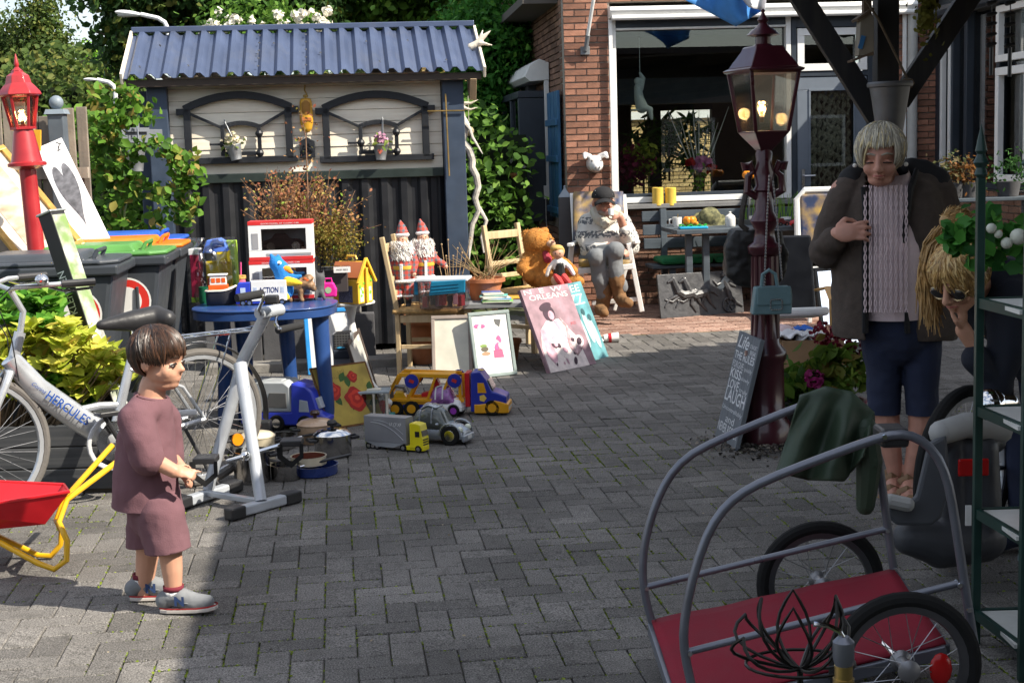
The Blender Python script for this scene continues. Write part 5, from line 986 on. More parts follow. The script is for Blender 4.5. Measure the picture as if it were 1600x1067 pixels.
# boxed model cars
def carbox(px,py,z,label,lower):
    t = thing('boxed_model_car',label,'toy box',P(px,py,8.55)); t.rotation_euler = (0,0,.06); k = 8.55/2290; W,H,D = 99*k,60.5*k,.16
    b = MB(); b.box((W/2,D/2,H*.03),(W,D,H*.06)); b.box((W/2,D-.004,H/2),(W,.008,H*.88)); b.box((.004,D/2,H/2),(.008,D*.93,H*.86))
    b.box((W-.004,D/2,H/2),(.008,D*.93,H*.86)); b.box((W/2,.003,H*.16),(W,.006,H*.2)); b.box((W/2,.003,H*.86),(W,.006,H*.1)); b.box((W*.1,.003,H*.53),(W*.2,.006,H*.56)); b.box((W*.95,.003,H*.53),(W*.1,.006,H*.56)); b.build('carton',M_WHT,t,0)
    b = MB(); b.box((W/2,D/2,H*.96),(W+.003,D+.003,H*.1)); b.build('red_top',M('box_red',(.6,.03,.03),.45),t,0,.001)
    b = MB(); b.box((W/2,-.0015,H*.045),(W+.002,.002,H*.09)); b.build('red_band',MATS['box_red'],t,0); b = MB(); b.box((W*.62,-.0015,H*.145),(W*.7,.0016,H*.06)); b.build('grey_band',M('print_grey',(.3,.3,.31),.5),t,0)
    b = MB(); b.box((W*.1,-.0015,H*.5),(W*.1,.0016,H*.4)); b.build('side_print',MATS['print_grey'],t,0); b = MB(); b.box((W*.555,.004,H*.53),(W*.72,.002,H*.6)); b.build('window_film',Mglass('blister',(.95,.95,.95),base=.12),t,0)
    b = MB(); b.box((W*.55,D*.8,H*.5),(W*.7,.004,H*.6)); b.build('backing',M('box_silver',(.5,.5,.52),.4),t,0)
    b = MB(); x0,y0,z0 = W*.2,D*.45,H*.27; L = W*.66
    b.prism([(0,.2*H),(.0,.06*H),(L,.04*H),(L,.16*H),(L*.9,.25*H),(L*.68,.26*H),(L*.55,.4*H),(L*.3,.4*H),(L*.22,.28*H)],-.025,.025,TR(x0,y0,z0)); b.build('model_car_body',M('burgundy_black',(.035,.008,.016),.15,coat=1),t,30,.006)
    for f in (.2,.8): b = MB(); b.lathe([(0,-.006),(H*.11,-.006),(H*.11,.006),(0,.006)],14,X=TR(x0+L*f,y0-.028,z0+.07*H) @ RX(pi/2)); b.build('model_wheel',M_STL,t)
    text('GOOD MODEL OF CLASSIC CAR',M_WHT,t,TR(W*.5,-.0022,H*.93) @ RX(pi/2),H*.035,W*.6); return t
carbox(392,469,0,'red and white boxed model car, lower of the two',True); carbox(390,408,0,'red and white boxed model car, upper of the two',False)
# plastic-wrapped play house
t = onT('wrapped_playset','plastic wrapped play house with blue roof and red base on the table','toy',338,462); k = 8.78/2290; t.location.y = 8.72; t.location.x = P(338,450,8.72).x
def Kb(mb,x0,x1,y0,y1,d=.06,dy=0): mb.box(((x0+x1)/2*k,dy,(-(y0+y1)/2+450)*k+.02),((x1-x0)*k,d*2,abs(y1-y0)*k)); return mb
for nm,r,col in (('red_block',(-36,-22,380,448),(.35,.02,.06)),('yellow_wall',(-12,27,392,448),(.75,.55,.02)),('yellow_gable',(6,26,376,394),(.75,.55,.02)),('green_panel',(10,32,362,440),(.35,.55,.06)),('red_roof_cap',(-38,-22,372,382),(.6,.6,.6)),('base',(-37,30,446,455),(.3,.5,.05))):
    b = MB(); Kb(b,*r,d=.05+.01*(hash(nm[0]) % 3)*0,dy={'green_panel': .04,'yellow_gable': -.01}.get(nm,0)); b.build(nm,M('playset_'+nm,col,.4),t,0,.004)
b = MB(); b.prism([(-16*k,76*k),(26*k,76*k),(20*k,92*k),(10*k,98*k),(-8*k,96*k)],-.06,.05); b.build('blue_roof',M('playset_blue',(.1,.2,.65),.4),t,0,.006)
b = MB(); b.sheet(lambda u,v: ((-38+72*u+3*mnoise.noise(Vector((u*6,v*6,1))))*k*(1-.12*max(0,v-.6)),-.075+.03*mnoise.noise(Vector((u*7,v*7,5)))+.09*max(0,v-.75)+.1*abs(u-.5)**3*4,v*100*k+.0),26,30); b.build('plastic_wrap',Mglass('cellophane',(.95,.96,.97),base=.10,gain=.9,rough=.08),t,180)
b = MB(); b.box((-2*k,-.055,12*k),(26*k,.05,14*k)); b.box((-2*k,-.055,30*k),(14*k,.04,16*k)); b.build('inner_pieces',M('playset_redbits',(.5,.08,.05),.4),t,smooth=0,bevel=.004,kind='stuff')
t = onT('green_mug','dark green mug behind the toy boat','mug',320,474); k = kk(t); b = MB(); b.lathe([(0,0),(8*k,0),(8.5*k,2*k),(8.5*k,26*k),(7.5*k,26*k),(7.3*k,4*k),(0,3*k)],18); b.build('cup',M('mug_green',(.01,.1,.05),.3),t); b = MB(); b.tube([(8*k,0,21*k),(14*k,0,20*k),(14*k,0,9*k),(8*k,0,7*k)],1.5*k,8); b.build('handle',MATS['mug_green'],t)
t = onT('red_house_box','small red toy box behind the toy boat cabin','toy box',348,468); t.location.y += .08; k = kk(t); b = MB(); b.prism([(-12*k,0),(13*k,0),(13*k,42*k),(-12*k,40*k)],-.03,.03); b.build('box',M('toy_tomato',(.65,.1,.03),.5),t,0,.003); b = MB(); b.box((0,-.031,34*k),(9*k,.002,5*k)); b.build('label_print',M_WHT,t,0)
t = onT('sweet_jar','little jar of pink sweets with patterned lid','jar',377,462); k = kk(t); b = MB(); b.lathe([(0,0),(9*k,0),(10.5*k,4*k),(10.5*k,18*k),(8*k,24*k),(8*k,27*k),(0,27*k)],18); b.build('glass',M('pink_sweets',(.5,.12,.2),.15,var=.4,scale=90,coat=1),t); b = MB(); b.lathe([(0,27*k),(9*k,27*k),(9*k,32*k),(0,32.5*k)],18); b.build('lid',M('lid_pattern',(.6,.35,.1),.4,var=.6,scale=80),t); b = MB(); b.tube([(0,.02,30*k),(1*k,.02,52*k)],1.4*k,6); b.build('straw',M('straw_pink',(.7,.1,.3),.4),t)
# blue parrot soft toy
t = onT('parrot_plush','blue and yellow parrot soft toy before the boxed cars','soft toy',448,455); t.location.y = 8.5; t.location.x = P(448,455,8.5).x; k = 8.5/2290; M_PLB = M('plush_blue',(.02,.2,.58),.95,bump=.8,bscale=180); M_PLY = M('plush_yellow',(.8,.5,.03),.95,bump=.8,bscale=180)
z_ = lambda py: (458-py)*k
b = MB(); b.limb([(-2*k,0,z_(440)),(-3*k,0,z_(420)),(-8*k,0,z_(403)),(-14*k,-.0,z_(396))],[13*k,14*k,13*k,12*k],12); b.limb([(-18*k,0,z_(390)),(-22*k,0,z_(382))],[6*k,2.5*k],8); b.limb([(-10*k,0,z_(388)),(-11*k,0,z_(383))],[5*k,2*k],8); b.limb([(0,.0,z_(415)),(14*k,-.02,z_(420)),(24*k,-.03,z_(416))],[9*k,7*k,3*k],8); blob(b,'body',M_PLB,t,.005,5)
b = MB(); b.limb([(4*k,-.045,z_(423)),(16*k,-.045,z_(425)),(24*k,-.04,z_(427))],[8*k,6*k,3*k],8); b.limb([(-7*k,-.045,z_(424)),(-4*k,-.05,z_(440)),(2*k,-.05,z_(448))],[4*k,5*k,5*k],8); blob(b,'belly',M_PLY,t,.005,4)
b = MB(); b.limb([(-4*k,-.02,z_(403)),(4*k,-.02,z_(405)),(10*k,-.02,z_(410))],[6*k,5.5*k,2.5*k],10); b.build('beak',M('beak_orange',(.8,.3,.02),.8),t)
b = MB(); b.sph((-9*k,-.032,z_(396)),(5*k,3*k,5*k),10); e_ = b.build('eye',M_WHT,t); b = MB(); b.sph((-8*k,-.043,z_(396)),1.6*k,8); b.build('pupil',M_BPL,e_)
# dinosaur
t = onT('toy_dinosaur','brown frilled toy dinosaur with orange spots on the table','toy dinosaur',470,471); k = kk(t)
b = MB(); b.limb([(-24*k,.01,16*k),(-12*k,0,24*k),(0,0,27*k),(8*k,-.005,26*k)],[7*k,12*k,12*k,9*k],12)
for x,y in ((-16,-.02),(-16,.02),(2,-.02),(3,.02)): b.limb([(x*k,y,18*k),((x-1)*k,y*1.2,8*k),((x+1)*k,y*1.2,2.5*k)],[6*k,4*k,4*k],8)
b.limb([(8*k,-.01,27*k),(17*k,-.02,25*k),(22*k,-.025,20*k)],[9*k,8*k,5*k],10); b.sph((11*k,0,32*k),(9*k,.036,12*k),12,rot=Matrix.Rotation(.7,3,'Y')); b.limb([(-24*k,.01,16*k),(-33*k,.015,8*k)],[6*k,2*k],8); b.limb([(16*k,-.035,31*k),(23*k,-.045,37*k)],[2.5*k,.8*k],6); b.limb([(16*k,.0,31*k),(23*k,.0,38*k)],[2.5*k,.8*k],6)
blob(b,'body',M('dino_skin',(.24,.14,.07),.5,var=.5,scale=30,bump=.7,dirt=.5,dirtcol=(.08,.06,.05)),t,.005,4)
for p in ((9,-.03,36),(13,-.032,33),(5,-.025,33)): b = MB(); b.sph((p[0]*k,p[1],p[2]*k),(3*k,1.5*k,2.6*k),8); b.build('frill_spot',M('spot_orange',(.6,.13,.03),.5),t)
t = onT('grey_toy_cat','small dark grey toy animal between dinosaur and pink purse','toy animal',500,468); k = kk(t); b = MB(); b.limb([(0,0,10*k),(1*k,0,22*k),(2*k,0,34*k)],[8*k,7*k,8*k],10); b.limb([(-3*k,0,40*k),(-4*k,0,47*k)],[2.5*k,1*k],6); b.limb([(7*k,0,40*k),(8*k,0,46*k)],[2.5*k,1*k],6); b.limb([(4*k,-.02,12*k),(8*k,-.03,2*k)],[4*k,3*k],6); b.limb([(-5*k,-.02,12*k),(-6*k,-.03,2*k)],[4*k,3*k],6); blob(b,'body',M('toy_dark_grey',(.08,.08,.085),.8,bump=.5),t,.005,3)
t = onT('pink_purse','bright pink toy purse with round badge on the table','purse',514,464); k = kk(t); b = MB(); b.prism([(-12*k,0),(12*k,0),(13*k,12*k),(8*k,23*k),(-8*k,23*k),(-13*k,12*k)],-.02,.02); b.build('body',M('hot_pink',(.7,.02,.28),.45),t,0,.008); b = MB(); b.lathe([(0,0),(5*k,0),(5*k,.002),(0,.002)],16,X=TR(0,-.02,11*k) @ RX(pi/2)); b.build('badge',M('badge_green',(.35,.5,.3),.5),t); b = MB(); b.tube([(-6*k,0,22*k),(-5*k,0,29*k),(5*k,0,29*k),(6*k,0,22*k)],1.3*k,6); b.build('strap',MATS['hot_pink'],t)
t = onT('clear_toy_pack','flat clear toy package with small white label by the toy house','toy pack',522,458); t.location.y += .05; k = kk(t); b = MB(); b.box((3*k,0,38*k),(44*k,.09,7*k),rz=.1); b.build('tray',Mglass('pack_clear',(.9,.92,.92),base=.15,rough=.05),t,0,.003); b = MB(); b.box((14*k,-.047,36*k),(26*k,.002,9*k),rz=.1); b.build('card',M_WHT,t,0); text('ANGRY BIRDS',M('ink',(.03,.03,.03),.8),t,TR(14*k,-.0492,34.5*k) @ RZ(.1) @ RX(pi/2),3*k,18*k); b = MB(); b.box((0,.02,18*k),(40*k,.06,34*k)); b.build('inner_card',M('pack_dark',(.06,.05,.05),.6),t,0)
# white pedestal table + toy house
wp = thing('white_pedestal_table','small round white table on a turned leg under the toy house','table',(P(548,475,9.3).x,9.3,0)); zt2 = P(548,471,9.3).z; b = MB(); b.lathe([(0,zt2-.02),(.13,zt2-.02),(.155,zt2-.012),(.155,zt2-.004),(.15,zt2),(0,zt2)],30); b.build('table_top',M_WHT,wp); b = MB(); b.lathe([(.05,zt2-.02),(.035,zt2-.05),(.02,zt2-.12),(.028,zt2-.17),(.045,zt2-.24),(.035,zt2-.3),(.018,zt2-.33),(.022,zt2-.36),(.03,.2),(.03,.12),(0,.12)],18); b.build('turned_leg',M_WHT,wp)
for a in (.4,2.5,4.6): b = MB(); b.tube([(0,0,.2),(cos(a)*.1,sin(a)*.1,.12),(cos(a)*.18,sin(a)*.18,.02)],[.02,.018,.014],8); b.build('foot',M_WHT,wp)
th = thing('toy_house','yellow plastic toy house with brown roof and leaf decals','toy house',(P(552,468,9.22).x,9.22,zt2),.0); k = 9.22/2290; th.rotation_euler = (0,0,-.5); M_TY = M('house_yellow',(.75,.45,.04),.4)
w2_,d2_,h1,h2 = 20*k,24*k,36*k,66*k    # gable faces +x side turned to the viewer
b = MB(); b.prism([(-w2_,0),(w2_,0),(w2_,h1),(0,h2),(-w2_,h1)],-d2_,d2_,RZ(pi/2)); b.build('walls',M_TY,th,0,.004)
for s_ in (-1,1): b = MB(); b.box((0,s_*(w2_*.55+.003),(h1+h2)/2+.004),(d2_*2+8*k,w2_*1.45,3*k),rx=-s_*math.atan2(h2-h1,w2_)); b.build('roof_panel',M('toy_roof_brown',(.4,.12,.04),.5),th,0,.002)
for s_ in (-1,1): b = MB(); b.bar((d2_+3*k,s_*w2_*1.25,h1-4*k),(d2_+3*k,0,h2+4*k),4*k,4*k); b.build('gable_trim',M_TY,th,0,.002)
b = MB(); b.box((d2_+3*k,0,h2*.42),(3*k,6*k,h2*.84)); b.build('clasp',M_TY,th,0,.002)
for y in (-.55,.55): b = MB(); b.box((d2_+.001,y*w2_,14*k),(.002,9*k,22*k)); b.build('gable_window',M('toy_pane',(.5,.55,.65),.3),th,0)
b = MB(); b.box((0,-w2_-.001,15*k),(26*k,.002,26*k)); b.build('side_window',M('toy_pane2',(.12,.13,.2),.4,var=.6,scale=120),th,0)
b = MB()
for j in range(16): b.sph((d2_+.002,rnd.uniform(-.8,.8)*w2_,rnd.uniform(4,42)*k),(.002,rnd.uniform(2,4)*k,rnd.uniform(2,4)*k),6)
b.build('leaf_decal',M('decal_green',(.2,.5,.04),.5),th,kind='stuff'); b = MB(); b.tube([(-10*k,0,h2+2*k),(-8*k,0,h2+7*k),(8*k,0,h2+7*k),(10*k,0,h2+2*k)],1.8*k,6); b.build('carry_handle',M_TY,th)
# ================================================================== THINGS ON THE GROUND (left middle)
def mat_print(name,cols,scale): 
    return M(name,cols[0],.55,var=.3,scale=scale,wave=(scale,scale,scale,C(cols[1]) if isinstance(cols[1],str) else cols[1]))
# blue framed mirror
X,wd = lean(G(481,586),G(556,580),RAD(9)); t = thingM('blue_framed_board','glossy white board in a blue frame leaning against the planter','board',X); pframe(t,wd,.47,.03,.02,M('frame_blue',(.02,.22,.55),.4)); b = MB(); b.box((wd/2,.235,.006),(wd-.056,.414,.008)); b.build('board',M('gloss_board',(.6,.61,.62),.15,var=.12,scale=6,coat=1),t,0)
# heater tower
t = gl('tower_heater','slim grey tower heater with black grille behind the rose painting','heater',541,640); k = kk(t); b = MB(); b.box((0,0,62*k),(31*k,.11,124*k)); b.build('body',M('heater_grey',(.36,.38,.4),.35,.3),t,0,.012); b = MB(); b.prism([(-14*k,92*k),(14*k,92*k),(13*k,126*k),(-12*k,124*k)],-.062,.03); b.build('top_grille',M_BPL,t,0,.006)
for j in range(6): b = MB(); b.box((0,-.064,(101+j*4)*k),(24*k,.004,1.4*k)); b.build('grille_bar',M('grille_grey',(.12,.12,.12),.5),t,0)
for j in range(5): b = MB(); b.box(((-9+j*4.5)*k,-.0635,111*k),(1.2*k,.004,24*k)); b.build('grille_bar',MATS['grille_grey'],t,0)
b = MB(); b.prism([(-14*k,84*k),(14*k,84*k),(15*k,98*k),(-15*k,98*k)],-.075,-.05); b.build('handle_lip',M('heater_navy',(.04,.05,.07),.4),t,0,.006); b = MB(); b.sph((-2*k,-.066,101*k),(7*k,2*k,2*k),8); b.build('blue_knob',M('knob_blue',(.05,.35,.6),.4),t)
X,wd = lean(G(575,650),G(590,618),RAD(15)); t = thingM('dark_picture','thin dark picture frame seen edge on beside the tower heater','picture',X); pframe(t,wd,.46,.025,.02,M('frame_brown',(.08,.06,.05),.5)); b = MB(); b.box((wd/2,.23,.006),(wd-.04,.42,.006)); b.build('picture',M('frame_fill',(.45,.44,.4),.6),t,0)
# rose painting
X,wd = lean(G(513,672),G(607,657),RAD(17)); t = thingM('rose_painting','yellow wooden panel painted with red roses, leaning on the heater','painting',X); Hh = .37; sk = Matrix.Identity(4); sk[0][1] = -.16; b = MB(sk); b.box((wd/2,Hh/2,-.006),(wd*.92,Hh,.014)); b.build('panel',M('rose_panel',(.55,.40,.08),.6,var=.2,scale=6,wave=(6,5,4,(.3,.22,.05))),t,0,.003)
b = MB(sk); 
for x0_,x1_,y0_,y1_ in ((.04,.96,.0,.03),(.04,.96,.97,1.),(.04,.065,.03,.97),(.935,.96,.03,.97)): b.box(((x0_+x1_)/2*wd,(y0_+y1_)/2*Hh,.0005),((x1_-x0_)*wd,(y1_-y0_)*Hh,.002))
b.build('burnt_edge',M('burnt_brown',(.16,.07,.02),.7,var=.5,scale=50),t,smooth=0,kind='stuff')
for cx_,cy_,r_ in ((.28,.60,.13),(.60,.42,.17),(.66,.78,.08)):
    for j,(fr_,col) in enumerate(((1.,(.38,.02,.015)),(.72,(.6,.04,.02)),(.45,(.42,.02,.015)),(.22,(.65,.08,.04)))):
        b = MB(sk); r2 = r_*fr_*wd; pts = [(cx_*wd+r2*(1+.12*sin(5*a+j))*cos(a)+j*.003,cy_*Hh+r2*(1+.12*cos(4*a+j))*sin(a)+j*.002) for a in np.linspace(0,2*pi,22,endpoint=False)]; b.plate(pts,.001+.0006*j,.0022+.0006*j); b.build('rose_petal',M('rose_red%d' % j,col,.6),t,0)
for x1,y1,an in ((.5,.25,1.1),(.78,.3,.3),(.35,.35,2.),(.44,.72,.9),(.85,.5,1.2),(.7,.15,-.4),(.55,.62,1.5)):
    b = MB(sk); L_ = .17*wd; pts = [(x1*wd+cos(an)*L_*u-sin(an)*L_*.3*sin(pi*u)*s_,y1*Hh+sin(an)*L_*u+cos(an)*L_*.3*sin(pi*u)*s_) for s_,us in ((1,(0,.25,.5,.75)),(-1,(1,.75,.5,.25))) for u in us]; b.plate(pts,.0008,.0016); b.build('leaf',M('painted_leaf',(.05,.12,.03),.7,var=.4),t,0)
text('stil',M('paint_brown',(.1,.06,.02),.7),t,sk @ TR(.5*wd,.84*Hh,.001),.03,name='lettering'); text('genieten',MATS['paint_brown'],t,sk @ TR(.42*wd,.755*Hh,.001),.026,.15)
# blue camper
def carprism(t,name,prof,w,mat,bev=.012,taper=0): b = MB(); b.prism(prof,-w/2,w/2); return b.build(name,mat,t,35,bev)
t = gl('toy_camper','large blue and grey toy camper van on the paving','toy van',455,668); t.rotation_euler = (0,0,-.28); k = kk(t); M_CBL = M('camper_blue',(.03,.05,.45),.35,coat=.2); M_CGR = M('camper_grey',(.5,.53,.55),.35,.2)
carprism(t,'body',[(-75*k,8*k),(72*k,8*k),(74*k,22*k),(60*k,30*k),(50*k,62*k),(38*k,72*k),(14*k,76*k),(12*k,30*k),(-75*k,26*k)],.19,M_CBL); carprism(t,'cabin',[(-75*k,27*k),(13*k,29*k),(13*k,70*k),(2*k,78*k),(-55*k,77*k),(-75*k,60*k)],.185,M_CGR)
for x0,x1 in ((-66,-40),(-32,6)): b = MB(); b.prism([(x0*k,36*k),(x1*k,36*k),(x1*k,60*k),((x0+9)*k,60*k)],-.096,.096); b.build('window',M('camper_pane',(.12,.12,.12),.2),t,0,.004)
b = MB(); b.prism([(26*k,30*k),(44*k,30*k),(42*k,48*k),(28*k,50*k)],-.097,.097); b.build('cab_window',M('camper_pane2',(.42,.46,.52),.2),t,0,.004); b = MB(); b.box((58*k,0,44*k),(6*k,.16,18*k),ry=-.3); b.build('windscreen',MATS['camper_pane2'],t,0,.004)
b = MB(); b.box((-30*k,0,78*k),(52*k,.13,3*k)); b.build('roof_panel',M_CGR,t,0,.006); toywheels(t,[(x*k,y,12*k) for x in (-50,-12,36) for y in (-.09,.09)],13*k,.03)
# pots and pans
M_INX = M('stainless',(.42,.41,.40),.18,1.,var=.12,scale=5,dirt=.12,dirtcol=(.2,.19,.17)); M_ENB = M('enamel_blue',(.015,.035,.16),.25,coat=.5); M_ENC = M('enamel_cream',(.66,.58,.42),.25,coat=.5)
def pan(name,label,px,py,r,h,mat,lid=None,knob=None,handle=None,side=True,inner=None,hm=None):
    t = gl(name,label,'pan',px,py,group='pots and pans on the paving'); b = MB(); b.lathe([(0,0),(r*.94,0),(r,h*.08),(r,h*.97),(r*1.03,h),(r*.97,h),(r*.95,h*.12),(0,h*.1)],30); b.build('body',mat,t,40)
    if inner: b = MB(); b.lathe([(r*.94,h*.95),(r*.9,h*.2),(0,h*.16)],30,cap=False); b.build('inside',inner,t)
    if lid: b = MB(); b.lathe([(r*1.04,h),(r*1.04,h*1.03),(r*.8,h+r*.22),(r*.4,h+r*.32),(0,h+r*.34)],30,cap=False); b.build('lid',lid,t,50); z1 = h+r*.34; b = MB(); b.lathe([(r*.1,z1-.005),(r*.1,z1+.012),(r*.26,z1+.016),(r*.28,z1+.03),(r*.2,z1+.042),(0,z1+.044)],18); b.build('knob',knob or M_BPL,t)
    if handle: 
        d = Vector(handle).normalized(); L_ = Vector(handle).length; b = MB(); b.tube([d*r*.98+Vector((0,0,h*.72)),d*(r+.04)+Vector((0,0,h*.8))],.008,8,flat=.6); b.build('handle_joint',M_STL,t); b = MB(); b.tube([d*(r+.035)+Vector((0,0,h*.8)),d*(r+L_*.5)+Vector((0,0,h*.95)),d*(r+L_)+Vector((0,0,h*1.15))],[.010,.014,.010],10,flat=.55); b.build('handle',hm or M_BPL,t)
    elif side:
        for s_ in (-1,1): a = .4 if s_ > 0 else pi+.4; b = MB(); b.tube([(r*cos(a-.3),r*sin(a-.3),h*.8),((r+.035)*cos(a-.22),(r+.035)*sin(a-.22),h*.82),((r+.035)*cos(a+.22),(r+.035)*sin(a+.22),h*.82),(r*cos(a+.3),r*sin(a+.3),h*.8)],.009,8); b.build('side_handle',hm or M_BPL,t)
    return t
M_KNB = M('knob_brown',(.05,.02,.015),.3,coat=.5)
pan('stock_pot','tall steel stock pot standing before the cream casserole',395,752,.088,.155,M_INX)
pan('saucepan','small open steel saucepan with black handle, nearest of the pans',447,748,.072,.075,M_INX,handle=(.24,.1,0),inner=M_INX)
t = pan('frying_pan','dark blue frying pan holding a cream pan',492,740,.115,.05,M_ENB,handle=(-.2,.1,0),inner=M_ENB); t2 = pan('cream_pan','shallow cream pan with brown inside stacked in the blue pan',480,722,.088,.045,M_ENC,side=False,inner=M('brown_inside',(.13,.035,.02),.3)); t2.location = Vector(t.location)+Vector((-.03,.02,.045))
pan('casserole','cream enamel casserole with brown knobbed lid',404,728,.09,.155,M_ENC,M_ENC,M_KNB)
pan('pressure_pot','polished steel pot with shiny lid and black handles',521,712,.098,.115,M_INX,M_STL,M_BPL)
pan('beige_casserole','beige lidded casserole behind the shiny steel pot',494,690,.1,.1,M('enamel_beige',(.55,.38,.25),.3,coat=.4),MATS['enamel_beige'],M_KNB)
pan('skillet','shallow steel pan with long black handle behind the casserole',432,700,.105,.07,M_INX,handle=(.26,.06,0)); pan('milk_pan','dull steel pan half hidden at the back left of the pans',385,706,.085,.09,M_INX)
t = gl('black_toy_box','small black and green gadget behind the cream casserole','gadget',408,684); b = MB(); b.box((0,0,.05),(.12,.08,.1)); b.build('case',M_BPL,t,0,.008); b = MB(); b.box((-.02,-.03,.115),(.05,.04,.03)); b.build('green_cap',M('cap_green',(.1,.5,.05),.4),t,0,.008)
# dollhouse display, doll, dozer
t = gl('toy_counter','white and teal toy pavilion with glass panels','toy',585,657); k = kk(t); b = MB(); b.box((4*k,0,5*k),(56*k,.15,9*k)); b.build('base',M('teal_plastic',(.02,.28,.28),.4),t,0,.004)
for x,y in ((-19,-.06),(-19,.06),(22,-.06),(22,.06),(2,-.06)): b = MB(); b.lathe([(3.2*k,8*k),(2.6*k,12*k),(2.6*k,42*k),(3.2*k,46*k)],10,(x*k,y,0)); b.build('column',M('ivory_plastic',(.7,.66,.55),.4),t)
b = MB(); b.box((2*k,0,48*k),(50*k,.15,4*k)); b.build('top',M('grey_clear',(.4,.45,.47),.2),t,0,.004); b = MB(); b.box((2*k,-.02,51*k),(22*k,.06,3*k)); b.build('roof_light',MATS['ivory_plastic'],t,0,.003); b = MB(); b.box((2*k,-.066,27*k),(42*k,.003,36*k)); b.build('front_pane',Mglass('toy_clear',(.9,.93,.93),base=.1),t,0); b = MB(); b.limb([(12*k,0,15*k),(14*k,0,26*k)],[6*k,7*k],8); b.build('red_flower',M('toy_red2',(.55,.05,.05),.5),t)
t = gl('baby_doll','small baby doll with white bonnet lying among the toys','doll',598,654); k = kk(t); b = MB(); b.limb([(-8*k,0,10*k),(4*k,-.01,14*k)],[8*k,9*k],10); b.build('body',M_WHT,t); b = MB(); b.sph((7*k,-.02,22*k),8*k,12); hd = b.build('head',M('doll_skin',(.55,.3,.2),.5),t); b = MB(); b.sph((8*k,-.01,26*k),(9*k,9*k,7*k),12); b.build('bonnet',M_WHT,hd)
for s_ in (-1,1): b = MB(); b.sph(((7+s_*3)*k,-.02-7.6*k,22*k),1*k,6); b.build('eye',M_BPL,hd)
t = gl('toy_bulldozer','small yellow toy bulldozer with grey grab behind the silver car','toy digger',628,648); k = kk(t); b = MB(); b.prism([(-14*k,6*k),(14*k,6*k),(12*k,22*k),(4*k,38*k),(-8*k,38*k),(-14*k,24*k)],-.035,.035); b.build('body',M_YEL,t,0,.004); b = MB(); b.tube([(-14*k,0,14*k),(-16*k,0,40*k),(-8*k,0,46*k),(4*k,0,44*k),(8*k,0,36*k)],.011,8,flat=1.6); b.build('grab_arm',M('grab_grey',(.16,.17,.18),.4),t); toywheels(t,[(x*k,y,7*k) for x in (-10,10) for y in (-.03,.03)],7*k,.015,M_YEL,M_BPL); b = MB(); b.box((-20*k,0,22*k),(4*k,.09,30*k),ry=-.2); b.build('blade',M_YEL,t,0,.003)
# silver toy car
def rounded_car(t,k,L,W,body,glass,bodymat,glassmat,wheels,wr,hubmat,cabin):
    b = MB(); n = 30
    def sec(u):
        x = u*L; i = 0
        return x
    def zprof(tbl,u):
        for (a,za),(c,zc) in zip(tbl,tbl[1:]):
            if a <= u <= c: s_ = (u-a)/(c-a) if c > a else 0; s_ = s_*s_*(3-2*s_); return za+(zc-za)*s_
        return tbl[-1][1]
    def shell(tbl,w0,z0,name,mat,u0=0,u1=1,tuck=.75):
        b = MB()
        def f(u,v):
            uu = u0+(u1-u0)*u; zt_ = zprof(tbl,uu); a = (v-.5)*pi; w = W/2*w0*(1-.25*abs(2*uu-1)**4); x = (uu-.5)*L
            q = abs(sin(a))**.55*math.copysign(1,a); zz_ = z0+(zt_-z0)*abs(cos(a))**(.5); ww = w*(1-(1-tuck)*max(0,(zz_-z0)/(max(tbl,key=lambda p: p[1])[1]-z0+1e-6)))
            return (x,q*ww,zz_)
        b.sheet(f,26,16); return b.build(name,mat,t,60,solid=.003)
    sh_ = shell(body,1,8*k,'body',bodymat); cb = shell(cabin,.86,20*k,'glasshouse',glassmat,.16,.8,.7)
    b = MB()
    for (uu) in (.34,.52):
        pts = []
        for v in np.linspace(.02,.98,14):
            a = (v-.5)*pi; zt_ = zprof(cabin,uu)+.003; w = W/2*.88; zz_ = 20*k+(zt_-20*k)*abs(cos(a))**.5; ww = w*(1-.3*max(0,(zz_-20*k)/(max(p[1] for p in cabin)-20*k))); pts.append(((uu-.5)*L+(.0),abs(sin(a))**.55*math.copysign(1,a)*ww,zz_))
        b.tube(pts,.005,6)
    ro = [((uu-.5)*L,0,zprof(cabin,uu)+.002) for uu in np.linspace(.3,.62,10)]
    b.build('roof_pillars',bodymat,t); b = MB(); b.sheet(lambda u,v: ((.32+.26*u-.5)*L,(v-.5)*W*.5,zprof(cabin,.32+.26*u)+.004-.004*(2*v-1)**2),8,6); b.build('roof',bodymat,t,60,solid=.004)
    toywheels(t,[(x*L,y*W/2,wr) for x in wheels for y in (-.92,.92)],wr,W*.16,M_RUB,hubmat)
    b = MB()
    for x in wheels:
        for s_ in (-1,1): b.tube([(x*L+cos(a)*wr*1.2,s_*W*.475,wr+sin(a)*wr*1.2) for a in np.linspace(.0,pi,9)],.006,6)
    b.build('wheel_arch',bodymat,t,kind='stuff')
    return sh_
M_TSL = M('toy_silver',(.36,.39,.43),.28,.55,coat=.6); M_TGL = M('toy_glass',(.10,.11,.10),.08,coat=.6,var=.3)
t = gl('silver_toy_car','silver toy car with rounded roof and open sunroof on the paving','toy car',681,690); t.rotation_euler = (0,0,-.42); k = kk(t)*1.2; Lc_ = .40
rounded_car(t,k,Lc_,.155,[(0,14*k),(.06,24*k),(.2,29*k),(.35,27*k),(.7,27*k),(.85,26*k),(.95,20*k),(1,12*k)],None,M_TSL,M_TGL,(-.30,.31),13*k,M_STL,[(.16,22*k),(.3,44*k),(.45,50*k),(.58,47*k),(.8,24*k)])
for s_ in (-1,1): b = MB(); b.sph((.43*Lc_,s_*.05,20*k),(.02,.016,.018),12); b.build('headlight',M('lamp_clear',(.75,.78,.6),.1,coat=1),t)
